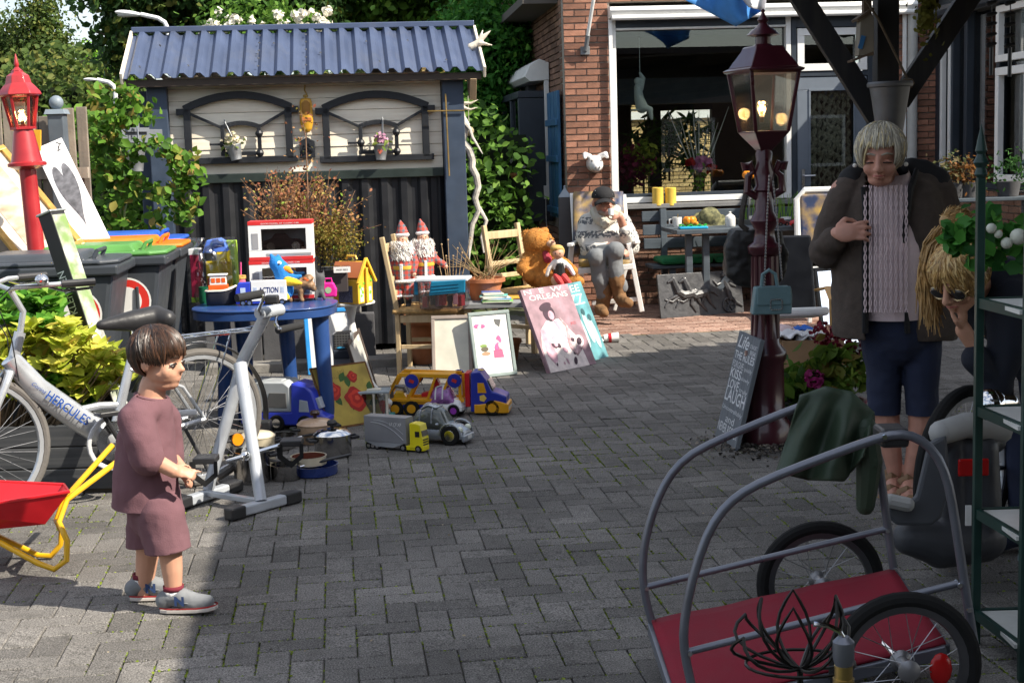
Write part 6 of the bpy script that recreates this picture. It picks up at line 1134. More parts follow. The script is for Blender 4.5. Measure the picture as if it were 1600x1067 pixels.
b = MB(); b.box((.5*Lc_-.004,0,9*k),(.02,.13,9*k)); b.build('bumper',M_TSL,t,0,.006); b = MB(); b.box((.5*Lc_+.007,0,10*k),(.002,.045,5*k)); b.build('number_plate',M_WHT,t,0); b = MB(); b.sph((.14*Lc_,-.088,28*k),(.012,.01,.009),8); b.build('wing_mirror',M_TSL,t); b = MB(); b.box((.42*Lc_-.02,0,23.5*k),(.02,.004,.003)); b.build('bonnet_trim',M_BPL,t,0)
t = gl('white_toy_car','small white toy car with purple seats and wheels','toy car',695,648); t.rotation_euler = (0,0,-.3); k = kk(t)
rounded_car(t,k,.25,.12,[(0,16*k),(.08,26*k),(.3,28*k),(.7,28*k),(.9,26*k),(1,16*k)],None,M_WHT,M('violet_glass',(.3,.12,.35),.15,coat=.5,var=.5,scale=40),(-.3,.31),9.5*k,M('purple_hub',(.3,.04,.4),.35),[(.16,24*k),(.3,44*k),(.5,48*k),(.62,45*k),(.8,26*k)])
b = MB(); b.box((.118,0,12*k),(.02,.1,8*k)); b.build('bumper',M_WHT,t,0,.005)
# grey toy lorry with yellow cab
t = gl('yellow_cab_lorry','grey toy trailer lorry with bright yellow cab, nearest of the toys','toy lorry',620,702); t.rotation_euler = (0,0,-.48); k = kk(t); M_GRT = M('trailer_grey',(.26,.26,.27),.4); M_LYL = M('cab_yellow',(.8,.68,.01),.35,coat=.3)
b = MB(); b.box((-14*k,0,33*k),(78*k,.075,42*k)); b.build('trailer',M_GRT,t,0,.003); b = MB(); b.box((-14*k,0,9*k),(76*k,.05,5*k)); b.build('trailer_chassis',M_GRT,t,0,.002); b = MB(); b.prism([(-50*k,12*k),(20*k,12*k),(0,5*k),(-30*k,5*k)],-.038,.038); b.build('side_skirt',M('skirt_grey',(.35,.36,.37),.4),t,0)
b = MB(); b.prism([(31*k,6*k),(54*k,6*k),(54*k,22*k),(50*k,44*k),(40*k,46*k),(31*k,46*k)],-.034,.034); cb_ = b.build('cab',M_LYL,t,0,.003); b = MB(); b.box((36*k,0,6*k),(38*k,.06,7*k)); b.build('tractor_chassis',M_LYL,t,0,.002)
b = MB(); b.box((52.6*k,0,30*k),(1.5*k,.058,9*k),ry=-.18); b.build('windscreen',M('toy_dark_glass',(.02,.02,.022),.1),cb_,0); b = MB(); b.box((45*k,-.0345,29*k),(8*k,.001,9*k)); b.build('side_window',MATS['toy_dark_glass'],cb_,0)
for j in range(3): b = MB(); b.box((54.3*k,0,(12+j*4)*k),(.8*k,.05,1.6*k)); b.build('grille_bar',M_BPL,cb_,0)
toywheels(t,[(x*k,y,5.5*k) for x in (-46,-38,-30,18,46) for y in (-.03,.03)],5.8*k,.014); text('LF CF XF',M_WHT,t,TR(6*k,-.0378,40*k) @ RX(pi/2),5*k,22*k,shear=.2)
b = MB(); pts = [((-40+60*u)*k,-.0378,(44-26*u**2.2)*k) for u in np.linspace(0,1,12)]; b.tube(pts,1.1*k,4,flat=.3); pts = [((-34+60*u)*k,-.0378,(48-26*u**2.2)*k) for u in np.linspace(0,.9,12)]; b.tube(pts,.7*k,4,flat=.3); b.build('swoosh',M('swoosh_grey',(.5,.51,.52),.5),t,kind='stuff')
# car carrier
t = gl('toy_car_carrier','big toy car transporter with yellow frame and blue cab','toy lorry',690,646); t.rotation_euler = (0,0,-.12); k = kk(t); M_CYL = M('carrier_yellow',(.78,.36,.01),.35,coat=.2); M_CBU = M('carrier_blue',(.02,.035,.33),.35,coat=.2)
for s_ in (-1,1):
    y = s_*.075; b = MB()
    for a,c_,w_ in (((-92,16),(-62,66),5),((-62,66),(32,62),6),((-86,26),(40,24),5),((-50,26),(-30,64),4),((-18,26),(-4,63),4),((2,26),(18,62),4),((34,26),(34,62),5),((-86,26),(-66,60),4)): b.bar((a[0]*k,y,a[1]*k),(c_[0]*k,y,c_[1]*k),.012,w_*k,(0,0,1) if abs(a[0]-c_[0]) > 8 else (1,0,0))
    b.build('side_frame',M_CYL,t,0,.002)
    for x in (-42,26): b = MB(); b.lathe([(0,-.006),(11*k,-.006),(11*k,.006),(0,.006)],20,X=TR(x*k,y+s_*.01,56*k) @ RX(pi/2)); b.build('pivot_disc',M_CBU,t); b = MB(); b.box((x*k,y+s_*.0175,56*k),(8*k,.002,5*k),ry=.4); b.build('disc_mark',M('mark_red',(.5,.03,.03),.5),t,0)
b = MB(); b.box((-12*k,0,64*k),(74*k,.13,3*k)); b.build('top_deck',M_CYL,t,0,.003); b = MB(); b.box((-26*k,0,21*k),(124*k,.14,6*k)); b.build('lower_deck',M_CYL,t,0,.003); b = MB(); b.box((-30*k,0,12*k),(110*k,.13,13*k)); b.build('bed',M_CBU,t,0,.004)
b = MB(); b.prism([(-30*k,28*k),(20*k,30*k),(20*k,36*k),(4*k,38*k),(-4*k,56*k),(-8*k,56*k),(-10*k,38*k),(-30*k,34*k)],-.03,.03); b.build('red_ramp',M_RDT,t,0,.003); b = MB(); b.box((45*k,0,40*k),(8*k,.12,54*k)); b.build('red_mast',M_RDT,t,0,.004)
b = MB(); b.prism([(50*k,6*k),(106*k,6*k),(107*k,30*k),(92*k,36*k),(84*k,38*k),(76*k,56*k),(66*k,70*k),(52*k,68*k)],-.085,.085); cb_ = b.build('cab',M_CBU,t,0,.008); b = MB(); b.prism([(56*k,4*k),(110*k,4*k),(110*k,18*k),(98*k,22*k),(88*k,24*k),(80*k,20*k),(64*k,18*k),(56*k,18*k)],-.09,.09); b.build('cab_skirt',M_CYL,t,0,.005)
b = MB(); b.prism([(62*k,36*k),(76*k,36*k),(72*k,52*k),(62*k,52*k)],-.0865,.0865); b.build('side_window',M_CYL,cb_,0,.002); b = MB(); b.box((81*k,0,47*k),(4*k,.14,18*k),ry=-.42); b.build('windscreen',M_TGL,cb_,0,.003); b = MB(); b.box((108.8*k,0,10*k),(3*k,.15,5*k)); b.build('bumper',M('bumper_grey',(.5,.5,.5),.4),cb_,0,.003)
for x,z,ry in ((70,28,0),(66,69,-.5)): b = MB(); b.lathe([(0,0),(6*k,0),(6*k,.0015),(0,.0015)],5,X=TR(x*k,-.0868 if z < 40 else -.02,z*k+(0 if z < 40 else .004)) @ (RX(pi/2) if z < 40 else RY(.1))); b.build('badge',M('badge_yellow',(.8,.55,.1),.5),cb_,0)
toywheels(t,[(x*k,y,12*k) for x in (-70,-44,84) for y in (-.075,.075)],12.5*k,.03,M_RUB,M_CYL)
# ================================================================== MIDDLE: chairs, dolls, pictures
M_PIN = M('pine_wood',(.55,.42,.25),.55,var=.12,wave=(25,25,2,(.45,.33,.18))); M_RSH = M('rush_seat',(.45,.28,.11),.8,var=.35,scale=40,bump=.6)
def chair(label,loc,rz):
    t = thing('wooden_chair',label,'chair',loc,rz,'pale wooden chairs with rush seats')   # x = forward
    for s_ in (-1,1):
        b = MB(); b.bar((-.2,s_*.2,0),(-.2,s_*.2,.45),.042,.032,(1,0,0)); b.bar((-.2,s_*.2,.449),(-.29,s_*.2,.98),.042,.032,(1,0,0)); b.build('back_leg',M_PIN,t,0,.005)
        b = MB(); b.bar((.2,s_*.2,0),(.2,s_*.2,.43),.04,.04,(1,0,0)); b.build('front_leg',M_PIN,t,0,.005); b = MB(); b.bar((-.18,s_*.2,.2),(.18,s_*.2,.2),.02,.03); b.build('stretcher',M_PIN,t,0,.003); b = MB(); b.bar((-.18,s_*.2,.4),(.18,s_*.2,.4),.022,.055); b.build('seat_rail',M_PIN,t,0,.003)
    for z in (.9,.68,.58): b = MB(); b.bar((-.2-(z-.45)*.17,-.19,z),(-.2-(z-.45)*.17,.19,z),.022,.06 if z > .8 else .035); b.build('back_rail',M_PIN,t,0,.004)
    b = MB(); b.sheet(lambda u,v: ((u-.5)*.46,(v-.5)*.46,.455+.012*(1-(2*u-1)**4)*(1-(2*v-1)**4)+.004*sin(min(u,1-u,v,1-v)*150)),40,40); b.build('seat',M_RSH,t,60,solid=.03); return t
c1 = Vector((P(672,487,10.5).x,10.5,0)); ch1 = chair('pale wooden chair holding the two tartan santa dolls',c1,-.12); c2 = Vector((P(828,450,11.5).x,11.5,0)); ch2 = chair('pale wooden chair holding the teddy bear',c2,-.72)
M_TRT = bpy.data.materials.new('tartan'); M_TRT.use_nodes = True; N = M_TRT.node_tree.nodes; L = M_TRT.node_tree.links; tcn = N.new('ShaderNodeTexCoord'); 
def wv(axis,sc,lo):
    q = N.new('ShaderNodeTexWave'); q.bands_direction = axis; q.inputs['Scale'].default_value = sc; L.new(tcn.outputs['Object'],q.inputs[0]); r = N.new('ShaderNodeMath'); r.operation = 'GREATER_THAN'; r.inputs[1].default_value = lo; L.new(q.outputs['Fac'],r.inputs[0]); return r.outputs[0]
m1 = N.new('ShaderNodeMix'); m1.data_type = 'RGBA'; m1.inputs[6].default_value = (.5,.06,.04,1); m1.inputs[7].default_value = (.10,.14,.16,1); ad = N.new('ShaderNodeMath'); ad.operation = 'MULTIPLY_ADD'; ad.inputs[1].default_value = .55; ad2 = N.new('ShaderNodeMath'); ad2.operation = 'MULTIPLY'; ad2.inputs[1].default_value = .45
L.new(wv('X',9,.6),ad.inputs[0]); L.new(wv('Z',9,.6),ad2.inputs[0]); L.new(ad2.outputs[0],ad.inputs[2]); L.new(ad.outputs[0],m1.inputs[0]); L.new(m1.outputs[2],N['Principled BSDF'].inputs['Base Color']); N['Principled BSDF'].inputs['Roughness'].default_value = .9
M_FUR = M('white_fur',(.8,.78,.76),.95,bump=1,bscale=120); M_DSK = M('doll_skin',(.55,.3,.2),.5)
def santa(label,px,pyf,Y,h,rz,arm):
    t = thing('santa_doll',label,'doll',P(px,pyf,Y),rz,'tartan santa dolls'); k = h/140.
    b = MB(); b.limb([(0,0,40*k),(0,0,62*k),(0,0,88*k)],[17*k,18*k,13*k],14); b.limb([(0,0,90*k),(0,0,96*k)],[10*k,9*k],10); b.limb([(-14*k,0,86*k),(-19*k,-.01,70*k),(-17*k,-.03,56*k)],[7*k,6.5*k,6*k],10); b.limb([(14*k,0,86*k),(20*k,-.01,70*k),((34 if arm else 17)*k,-.03,(60 if arm else 56)*k)],[7*k,6.5*k,6*k],10); blob(b,'coat',M_TRT,t,.009,4)
    for s_ in (-1,1): b = MB(); b.limb([(s_*8*k,0,42*k),(s_*8*k,-.03,26*k),(s_*8.5*k,-.045,16*k)],[10*k,8*k,7*k],10); b.build('trouser_leg',M_TRT,t); b = MB(); b.limb([(s_*8.5*k,-.045,12*k),(s_*8.5*k,-.05,3*k),(s_*9*k,-.085,2*k)],[5*k,4.5*k,4*k],10); b.build('boot',M_BPL,t); b = MB(); b.lathe([(7*k,-2*k),(9*k,0),(7*k,2*k)],12,(s_*8.5*k,-.042,17*k),cap=False); b.build('trouser_trim',M_FUR,t)
    b = MB(); b.lathe([(18.4*k,60*k),(18.8*k,63*k),(18.4*k,66*k)],18,cap=False); b.build('belt',M('belt_gold',(.6,.38,.05),.4),t); b = MB(); b.lathe([(18*k,38*k),(20*k,41*k),(17.6*k,44*k)],18,cap=False); b.build('coat_trim',M_FUR,t); b = MB(); b.box((0,-17*k,54*k),(5*k,4*k,30*k),rx=.06); b.build('front_trim',M_FUR,t,0,.004)
    b = MB(); b.sph((0,-2*k,106*k),(10*k,10*k,11*k),14); b.sph((0,-12.5*k,106*k),2.2*k,8); hd = b.build('head',M_DSK,t)
    for s_ in (-1,1): b = MB(); b.sph((s_*3.5*k,-11.6*k,109*k),1*k,6); b.build('eye',M_BPL,hd); b = MB(); b.sph(((-18 if s_ < 0 else (36 if arm else 18))*k,-.035,(52 if s_ < 0 or not arm else 57)*k),4.5*k,8); b.build('hand',M_DSK,t)
    g_ = np.random.default_rng(px); n = 700; a = g_.uniform(-1.5,1.5,n); zz_ = g_.uniform(76,104,n)*k; r_ = (12+g_.random(n)*5)*k; cen = np.stack([np.sin(a)*r_*1.15,-np.cos(a)*r_*.95-2*k,zz_],1); leafmesh('beard',cen,np.stack([np.sin(a),-np.cos(a),a*0+.2],1),.035,Mleaf('beard_white','#e6e2dc','#fbfaf6',trl=.15),t,6,.1,None,.5,px,np.tile([.3,0,-1.],(n,1)))
    b = MB(); b.limb([(0,0,118*k),(-1*k,1*k,127*k),(-3*k,2*k,137*k)],[10*k,7*k,2*k],12); b.build('cap',M_TRT,t); b = MB(); b.lathe([(10*k,112*k),(12*k,115*k),(10*k,118*k)],16,cap=False); b.build('cap_trim',M_FUR,t); return t
santa('tartan santa doll with white beard, left one of the pair',633,478,10.48,.62,-.15,False); santa('tartan santa doll with outstretched hand, right one of the pair',664,470,10.62,.60,.25,True)
# storage box
sb = thing('storage_box','clear plastic storage box with blue clips on the chair seat','storage box',P(695,481,10.3),-.12); k = 10.3/2290; b = MB()
b.box((0,0,22*k),(72*k,.2,43*k),taper=1.06); b.build('body',Mglass('milky_plastic',(.75,.72,.76),base=.12,gain=.6,rough=.25),sb,0,.01); b = MB(); b.box((0,0,46*k),(82*k,.23,5*k)); b.build('lid',M('clear_lid',(.6,.64,.68),.3),sb,0,.006)
b = MB(); b.prism([(-20*k,22*k),(37*k,26*k),(38*k,46*k),(-16*k,44*k)],-.125,-.108); b.build('clip',M('clip_blue',(.01,.17,.3),.4),sb,0,.006); b = MB(); b.box((-41*k,-.03,34*k),(6*k,.12,22*k)); b.build('clip',MATS['clip_blue'],sb,0,.004)
for j in range(3): b = MB(); b.box((6*k,-.127,(29+j*5)*k),(44*k,.004,1.5*k),ry=-.07); b.build('clip_ridge',MATS['clip_blue'],sb,0)
for j in range(7): b = MB(); b.box(((-28+j*9)*k,rnd.uniform(-.05,.03),(11+3*(j % 2))*k),(8*k,.06,17*k),rz=rnd.uniform(-.3,.3)); b.build('content',M(('content_red','content_dark','content_pink')[j % 3],((.5,.04,.05),(.06,.05,.06),(.6,.3,.35))[j % 3],.4),sb,0,.004)
# linen frame, orchid frame
X,wd = lean(G(676,592),G(738,590),RAD(14)); t = thingM('framed_board','plain cream board in a taupe frame leaning under the chair','board',X); sk = Matrix.Identity(4); pframe(t,wd*1.02,.44,.025,.02,M('taupe_frame',(.3,.25,.22),.6)); b = MB(); b.box((wd*.51,.22,.006),(wd*.94,.4,.008)); b.build('board',M('cream_board',(.62,.6,.5),.35,coat=.2),t,0)
X,wd = lean(G(743,592),G(807,585),RAD(13)); t = thingM('orchid_print','orchid and pebble print in a grey green frame','picture',X); H = .46; pframe(t,wd,H,.025,.02,M('sage_frame',(.22,.27,.26),.45)); b = MB(); b.box((wd/2,H/2,.006),(wd-.04,H-.04,.008)); b.build('paper',M_WHT,t,0)
def disc(t,x,y,rx,ry,z,mat,nm,rot=0,n=20): b = MB(); b.plate([(x+rx*cos(a)*cos(rot)-ry*sin(a)*sin(rot),y+rx*cos(a)*sin(rot)+ry*sin(a)*cos(rot)) for a in np.linspace(0,2*pi,n,endpoint=False)],z,z+.0006); return b.build(nm,mat,t,0)
PK,PK2 = M('print_pink',(.7,.1,.25),.6,var=.3,scale=30),M('print_pale_pink',(.8,.45,.5),.6)
for j in range(5): disc(t,wd*.66+.026*cos(j*1.257+.3),H*.5+.026*sin(j*1.257+.3),.03,.02,.0105+.0004*j,PK if j % 2 else PK2,'petal',j*1.257+.3)
for j in range(4): disc(t,wd*.24+.02*cos(j*1.5),H*.78+.015*sin(j*1.5),.025,.015,.0105+.0004*j,PK2 if j % 2 else PK,'petal',j*1.5)
for x,y,rx,ry,c_ in ((.32,.36,.035,.014,(.4,.25,.15)),(.3,.43,.03,.018,(.12,.1,.07)),(.28,.48,.028,.012,(.2,.3,.08)),(.5,.72,.03,.03,(.75,.75,.72))): disc(t,wd*x,H*y,rx,ry,.0105,M('pebble%d' % int(x*100+y*100),c_,.6),'pebble')
b = MB(); b.plate([(wd*.5,H*.28),(wd*.75,H*.28),(wd*.72,H*.42),(wd*.5,H*.4)],.0095,.0101); b.build('print_shadow_block',M('print_magenta',(.55,.1,.2),.6),t,0); b = MB(); b.plate([(wd*.6,H*.88),(wd*.78,H*.86),(wd*.72,H*.74),(wd*.62,H*.8)],.0095,.0101); b.build('print_dark_block',M('print_dark',(.1,.1,.1),.6),t,0); text('Photo Frame',MATS['print_grey'],t,TR(wd*.5,H*.19,.0103),.012)
# low table with books and clay pots
lt = thing('low_table','low grey topped table with books between the chairs','table',(P(790,468,10.75).x,10.75,0)); zl = .47; b = MB(); b.box((0,0,zl-.02),(.62,.4,.04)); b.build('table_top',M('grey_top',(.22,.23,.24),.6),lt,0,.006)
for x in (-.28,.28):
    for y in (-.16,.16): b = MB(); b.box((x,y,(zl-.04)/2),(.045,.045,zl-.04)); b.build('leg',M_PIN,lt,0,.004)
cl_ = thing('orange_cloth','ochre orange cloth lying on the low table','cloth',(P(800,455,10.9).x,10.88,zl+.002)); b = MB(); b.sheet(lambda u,v: ((u-.5)*.5,(v-.5)*.24,.004+.004*mnoise.noise(Vector((u*6,v*6,0)))),14,10); b.build('cloth',M('cloth_ochre',(.6,.28,.03),.9),cl_,60,solid=.004)
for j,(w_,c_,dz) in enumerate(((.22,(.2,.5,.1),0),(.21,(.05,.3,.55),.014),(.2,(.7,.7,.66),.026),(.2,(.12,.45,.4),.038),(.15,(.6,.55,.45),.052),(.14,(.1,.15,.35),.062))):
    t = thing('book',('%s book in the flat pile on the low table' % ('bottom green','blue','white','teal','beige','topmost navy')[j]),'book',(P(778-j*2,480,10.65).x,10.62+.01*j,zl+dz),rnd.uniform(-.2,.2),'books piled on the low table'); b = MB(); b.box((0,0,.006),(w_,.15,.011)); b.build('cover',M('book%d' % j,c_,.4),t,0); b = MB(); b.box((.002,-.001,.006),(w_-.006,.1515,.007)); b.build('pages',M('paper',(.7,.68,.6),.8),t,0)
M_TER = M('terracotta',(.42,.16,.07),.85,var=.2,dirt=.3,dirtcol=(.5,.4,.33))
def pot(label,px,py,r,h,z=0,Y=None,mat=None): t = gl('clay_pot',label,'pot',px,py,z,Y); b = MB(); b.lathe([(0,0),(r*.65,0),(r*.92,h*.82),(r*1.05,h*.82),(r*1.05,h),(r*.92,h),(r*.86,h*.85),(0,h*.83)],24); b.build('pot',mat or M_TER,t); return t
pot('large terracotta pot standing under the santa chair',665,566,.15,.36); t = pot('wide terracotta pot with dry grasses beside the storage box',760,520,.15,.16); t.location = (P(757,455,10.84).x,10.84,zl); 
b = MB(); rg = random.Random(3)
for j in range(34): a = rg.uniform(-1.3,1.3); b.tube([(rg.gauss(0,.05),rg.gauss(0,.04),.13),(sin(a)*.15,rg.gauss(0,.1),.24),(sin(a)*.36,rg.gauss(0,.15),.13+.24*cos(a)+rg.random()*.1)],[.003,.0025,.001],4)
b.build('dry_stems',M('dry_stalk',(.28,.2,.1),.9),t,kind='stuff'); pot('tipped terracotta pot behind the low table leg',795,520,.09,.16,Y=10.9).location.z = 0
b = MB(); b.box((0,0,.3),(.05,.05,.6)); tg = thing('twig_bundle','bare budded twigs standing between santa dolls and blue post','twigs',(P(705,440,11).x,11,0)); b = MB()
for px,py in ((690,382),(700,375),(715,388),(708,400),(722,395),(735,372),(682,395),(697,400)): q = P(px,py,11)-Vector(tg.location); b.tube([(rnd.gauss(0,.02),0,0),(q.x*.4,0,q.z*.6),q],[.006,.005,.002],5); b.sph(q,.008,6)
b.build('twigs',M('twig_tan',(.38,.27,.15),.8),tg)
# teddy bear
M_TED = M('teddy_fur',(.40,.17,.035),.95,var=.25,scale=30,bump=1.,bscale=90); td = thing('teddy_bear','big brown teddy bear sitting on the wooden chair','teddy bear',P(842,449,11.35)); Yt = 11.35; o0 = Vector(td.location)
def D_(x,y,dy=0): return P(x,y,Yt+dy)-o0
k = Yt/2290; b = MB(); b.limb([D_(840,425),D_(842,405),D_(843,395)],[25*k,23*k,18*k],16); b.limb([D_(838,378,-.02),D_(846,380,-.03)],[22*k,20*k],16); b.sph(D_(858,384,-.09),9*k,12); b.sph(D_(822,366,.0),(8*k,5*k,8*k),10); b.sph(D_(851,361,.04),(8*k,5*k,7*k),10); b.limb([D_(826,402,-.03),D_(817,420,-.08),D_(828,434,-.12)],[11*k,11*k,9*k],12); b.limb([D_(862,402,-.03),D_(885,414,-.05),D_(896,424,-.08)],[10*k,9*k,8*k],12); b.limb([D_(835,436,-.03),D_(855,440,-.15),D_(868,438,-.2)],[13*k,12*k,11*k],12); b.limb([D_(858,434,.0),D_(890,440,-.06),D_(905,440,-.08)],[12*k,11*k,9*k],12); blob(b,'body',M_TED,td,.012,4)
fd = []; 
for j in range(1500):
    v_ = td.children[0].data.vertices[rnd.randrange(len(td.children[0].data.vertices))]; fd.append((v_.co,v_.normal))
leafmesh('fur',np.array([tuple(a) for a,_ in fd]),np.array([(n_.y,-n_.x,.2) for _,n_ in fd]),.03,Mleaf('teddy_hair','#a5682a','#c68a44',trl=.1),td,6,.1,None,.5,3,np.array([tuple(n_+Vector((0,0,-.6))) for _,n_ in fd]))
b = MB(); b.sph(D_(861,381,-.15),(7*k,5*k,6*k),12); b.build('muzzle',M('muzzle_tan',(.52,.35,.24),.9),td); b = MB(); b.sph(D_(864,378,-.185),(3*k,2*k,2*k),8); b.build('nose',M('bear_nose',(.25,.12,.1),.6),td)
for x,dy in ((850,-.11),(864,-.1)): b = MB(); b.sph(D_(x-4,374,dy),1.8*k,8); b.build('eye',M_BPL,td)
b = MB(); b.limb([D_(852,396,-.1),D_(856,405,-.12)],[5*k,7*k],8); b.build('bow',M('bow_red',(.3,.03,.05),.8),td); b = MB(); b.sph(D_(871,438,-.26),(10*k,3*k,10*k),12); b.build('paw_pad',MATS['muzzle_tan'],td)
# doll on the bear's lap
dl = thing('blond_doll','blond doll in white shirt and black dungarees on the bears lap','doll',P(876,444,11.12)); Yt = 11.12; o0 = Vector(dl.location); k = Yt/2290
b = MB(); b.limb([D_(874,425),D_(873,410)],[9*k,9*k],10); b.limb([D_(866,410),D_(858,420),D_(855,430)],[4.5*k,4*k,3.5*k],8); b.limb([D_(881,410),D_(890,418),D_(896,428)],[4.5*k,4*k,3.5*k],8); blob(b,'shirt',M_FUR,dl,.006,3); b = MB(); b.limb([D_(874,427),D_(874,414,-.01)],[9.6*k,8*k],10); b.build('dungarees',M_BPL,dl); b = MB(); b.limb([D_(869,432,-.02),D_(878,444,-.08)],[6*k,4*k],8); b.limb([D_(880,432,-.02),D_(890,443,-.08)],[6*k,4*k],8); b.build('trousers',M('doll_red',(.5,.05,.05),.7),dl)
b = MB(); b.sph(D_(872,396,-.01),9.5*k,14); hd = b.build('head',M_DSK,dl); b = MB(); b.sph(D_(871,393,.012),(12*k,10*k,11*k),12); b.sph(D_(870,388,-.0),(11*k,11*k,6*k),12); blob(b,'hair',M('doll_hair',(.5,.32,.1),.7,bump=.8),dl,.006,2)
for x in (868,875): b = MB(); b.sph(D_(x,396,-.052),1.1*k,6); b.build('eye',M_BPL,hd)
# jazz canvases
X,wd = lean(G(859,583),G(932,568),RAD(24)); H = .63
def canvas(X,wd,H,label,base,nm): t = thingM('printed_canvas',label,'canvas',X,'jazz canvases leaning on the low table'); b = MB(); b.box((wd/2,H/2,-.015),(wd,H,.03)); b.build('canvas',M(nm,base,.7,var=.35,scale=9),t,0,.002); return t
t = canvas(X,wd,H,'mauve canvas of a saxophone player lettered NEW ORLEANS JAZZ',(.28,.18,.21),'mauve_print'); IV,DKV,MV = M('print_ivory',(.7,.62,.6),.7,var=.2,scale=20),M('print_darkviolet',(.05,.025,.04),.7,var=.3,scale=25),M('print_midmauve',(.5,.3,.36),.7,var=.3,scale=20)
text('N  E  W',IV,t,TR(wd*.45,H*.93,.001),.035,wd*.8); text('ORLEANS',IV,t,TR(wd*.52,H*.855,.001),.04,wd*.8); text('JAZZ',M('jazz_red',(.5,.08,.1),.7),t,TR(wd*.82,H*.5,.002),.025)
def shp(t,pts,z,mat,nm): b = MB(); b.plate([(x*wd,y*H) for x,y in pts],z,z+.0006); return b.build(nm,mat,t,0)
shp(t,[(.02,.0),(.85,.0),(.8,.35),(.66,.5),(.55,.6),(.3,.6),(.12,.5),(.03,.3)],.0008,IV,'jacket'); disc(t,.4*wd,.68*H,.075*wd*1.6,.1*H,.0014,DKV,'face',-.2); disc(t,.43*wd,.655*H,.06*wd,.055*H,.002,MV,'cheek',-.2); disc(t,.37*wd,.765*H,.13*wd,.045*H,.0022,DKV,'hat_hair',.2); shp(t,[(.42,.6),(.5,.58),(.62,.3),(.56,.3)],.002,MV,'tie'); shp(t,[(.1,.5),(.2,.52),(.28,.2),(.2,.05),(.08,.2)],.002,MV,'lapel_shadow')
b = MB(); b.tube([(.58*wd,.6*H,.003),(.66*wd,.5*H,.003),(.6*wd,.25*H,.003),(.68*wd,.17*H,.003),(.78*wd,.24*H,.003)],[.01,.014,.02,.024,.03],8,flat=.2); b.build('saxophone',M('print_sax',(.42,.28,.3),.7,var=.4,scale=40),t); disc(t,.8*wd,.3*H,.1*wd,.07*H,.0045,IV,'sax_bell',.5); disc(t,.8*wd,.3*H,.06*wd,.04*H,.0054,DKV,'bell_shadow',.5)
for j in range(16): disc(t,rnd.uniform(.1,.9)*wd,rnd.uniform(.05,.4)*H,rnd.uniform(.02,.06)*wd,rnd.uniform(.01,.03)*H,.0026+.0001*j,(DKV,MV,IV)[j % 3],'ink_blot',rnd.random()*3)
X,wd2 = lean(G(925,566),G(957,557),RAD(22)); wd = wd2*1.55; X = X @ TR(-wd2*.55,0,-.03); t = canvas(X,wd,.62,'teal canvas lettered BEE and JAZZ behind the mauve canvas',(.10,.27,.30),'teal_print'); H = .62
text('& EE',IV,t,TR(wd*.6,H*.88,.001),.055,wd*.55); text('ZZ',IV,t,TR(wd*.68,H*.72,.001),.08,wd*.42)
for x,y in ((.55,.38),(.72,.42),(.85,.34)): disc(t,x*wd,y*H,.07*wd,.2*H,.001+x*.001,M('teal_pale',(.4,.55,.55),.7,var=.3,scale=25),'figure',.1); disc(t,x*wd,(y+.2)*H,.05*wd,.045*H,.003,M('teal_dark',(.03,.09,.1),.7),'figure_head')
t = gl('paper_cup_litter','white and red paper cup lying by the teal canvas','cup',955,535); b = MB(); b.tube([(-.06,0,.035),(.06,.01,.04)],[.03,.042],14); b.build('cup',M_WHT,t); b = MB(); b.lathe([(.036,-.012),(.038,.012)],14,X=TR(-.01,0,.037) @ RY(pi/2),cap=False); b.build('red_band',M_RDT,t); b = MB(); b.sph((-.09,-.01,.02),(.04,.03,.02),8); b.build('napkin',M_WHT,t)
# ================================================================== PEOPLE
M_SKN = M('skin',(.56,.30,.20),.5,var=.06,scale=14,spec=.35); M_SKL = M('skin_mature',(.50,.25,.18),.5,var=.12,scale=16,bump=.15,bscale=160); M_LIP = M('lips',(.42,.12,.10),.45); M_DRK = M('lash',(.03,.02,.018),.6); M_EYW = M('eye_white',(.6,.57,.54),.3)
def cutmesh(o,pred):
    me = o.data; b = bmesh.new(); b.from_mesh(me); bmesh.ops.delete(b,geom=[v for v in b.verts if pred(v.co)],context='VERTS'); b.to_mesh(me); b.free(); return o
def bis(o,co,no):
    """cut a cloth mesh along a plane, dropping the side the normal points to"""
    me = o.data; b = bmesh.new(); b.from_mesh(me); bmesh.ops.bisect_plane(b,geom=b.verts[:]+b.edges[:]+b.faces[:],plane_co=co,plane_no=no,clear_outer=True); b.to_mesh(me); b.free(); return o
def wrinkle(o,st,sc=.07):
    """cloth folds"""
    tx = bpy.data.textures.new('folds','CLOUDS'); tx.noise_scale = sc; tx.noise_depth = 2; q = o.modifiers.new('w','DISPLACE'); q.texture = tx; q.strength = st; q.texture_coords = 'GLOBAL'; q.mid_level = .5
def hlimb(b,X,pts,rr,n=10): s_ = X.to_scale()[0]; b.limb([X @ Vector(p) for p in pts],[r*s_ for r in rr],n)
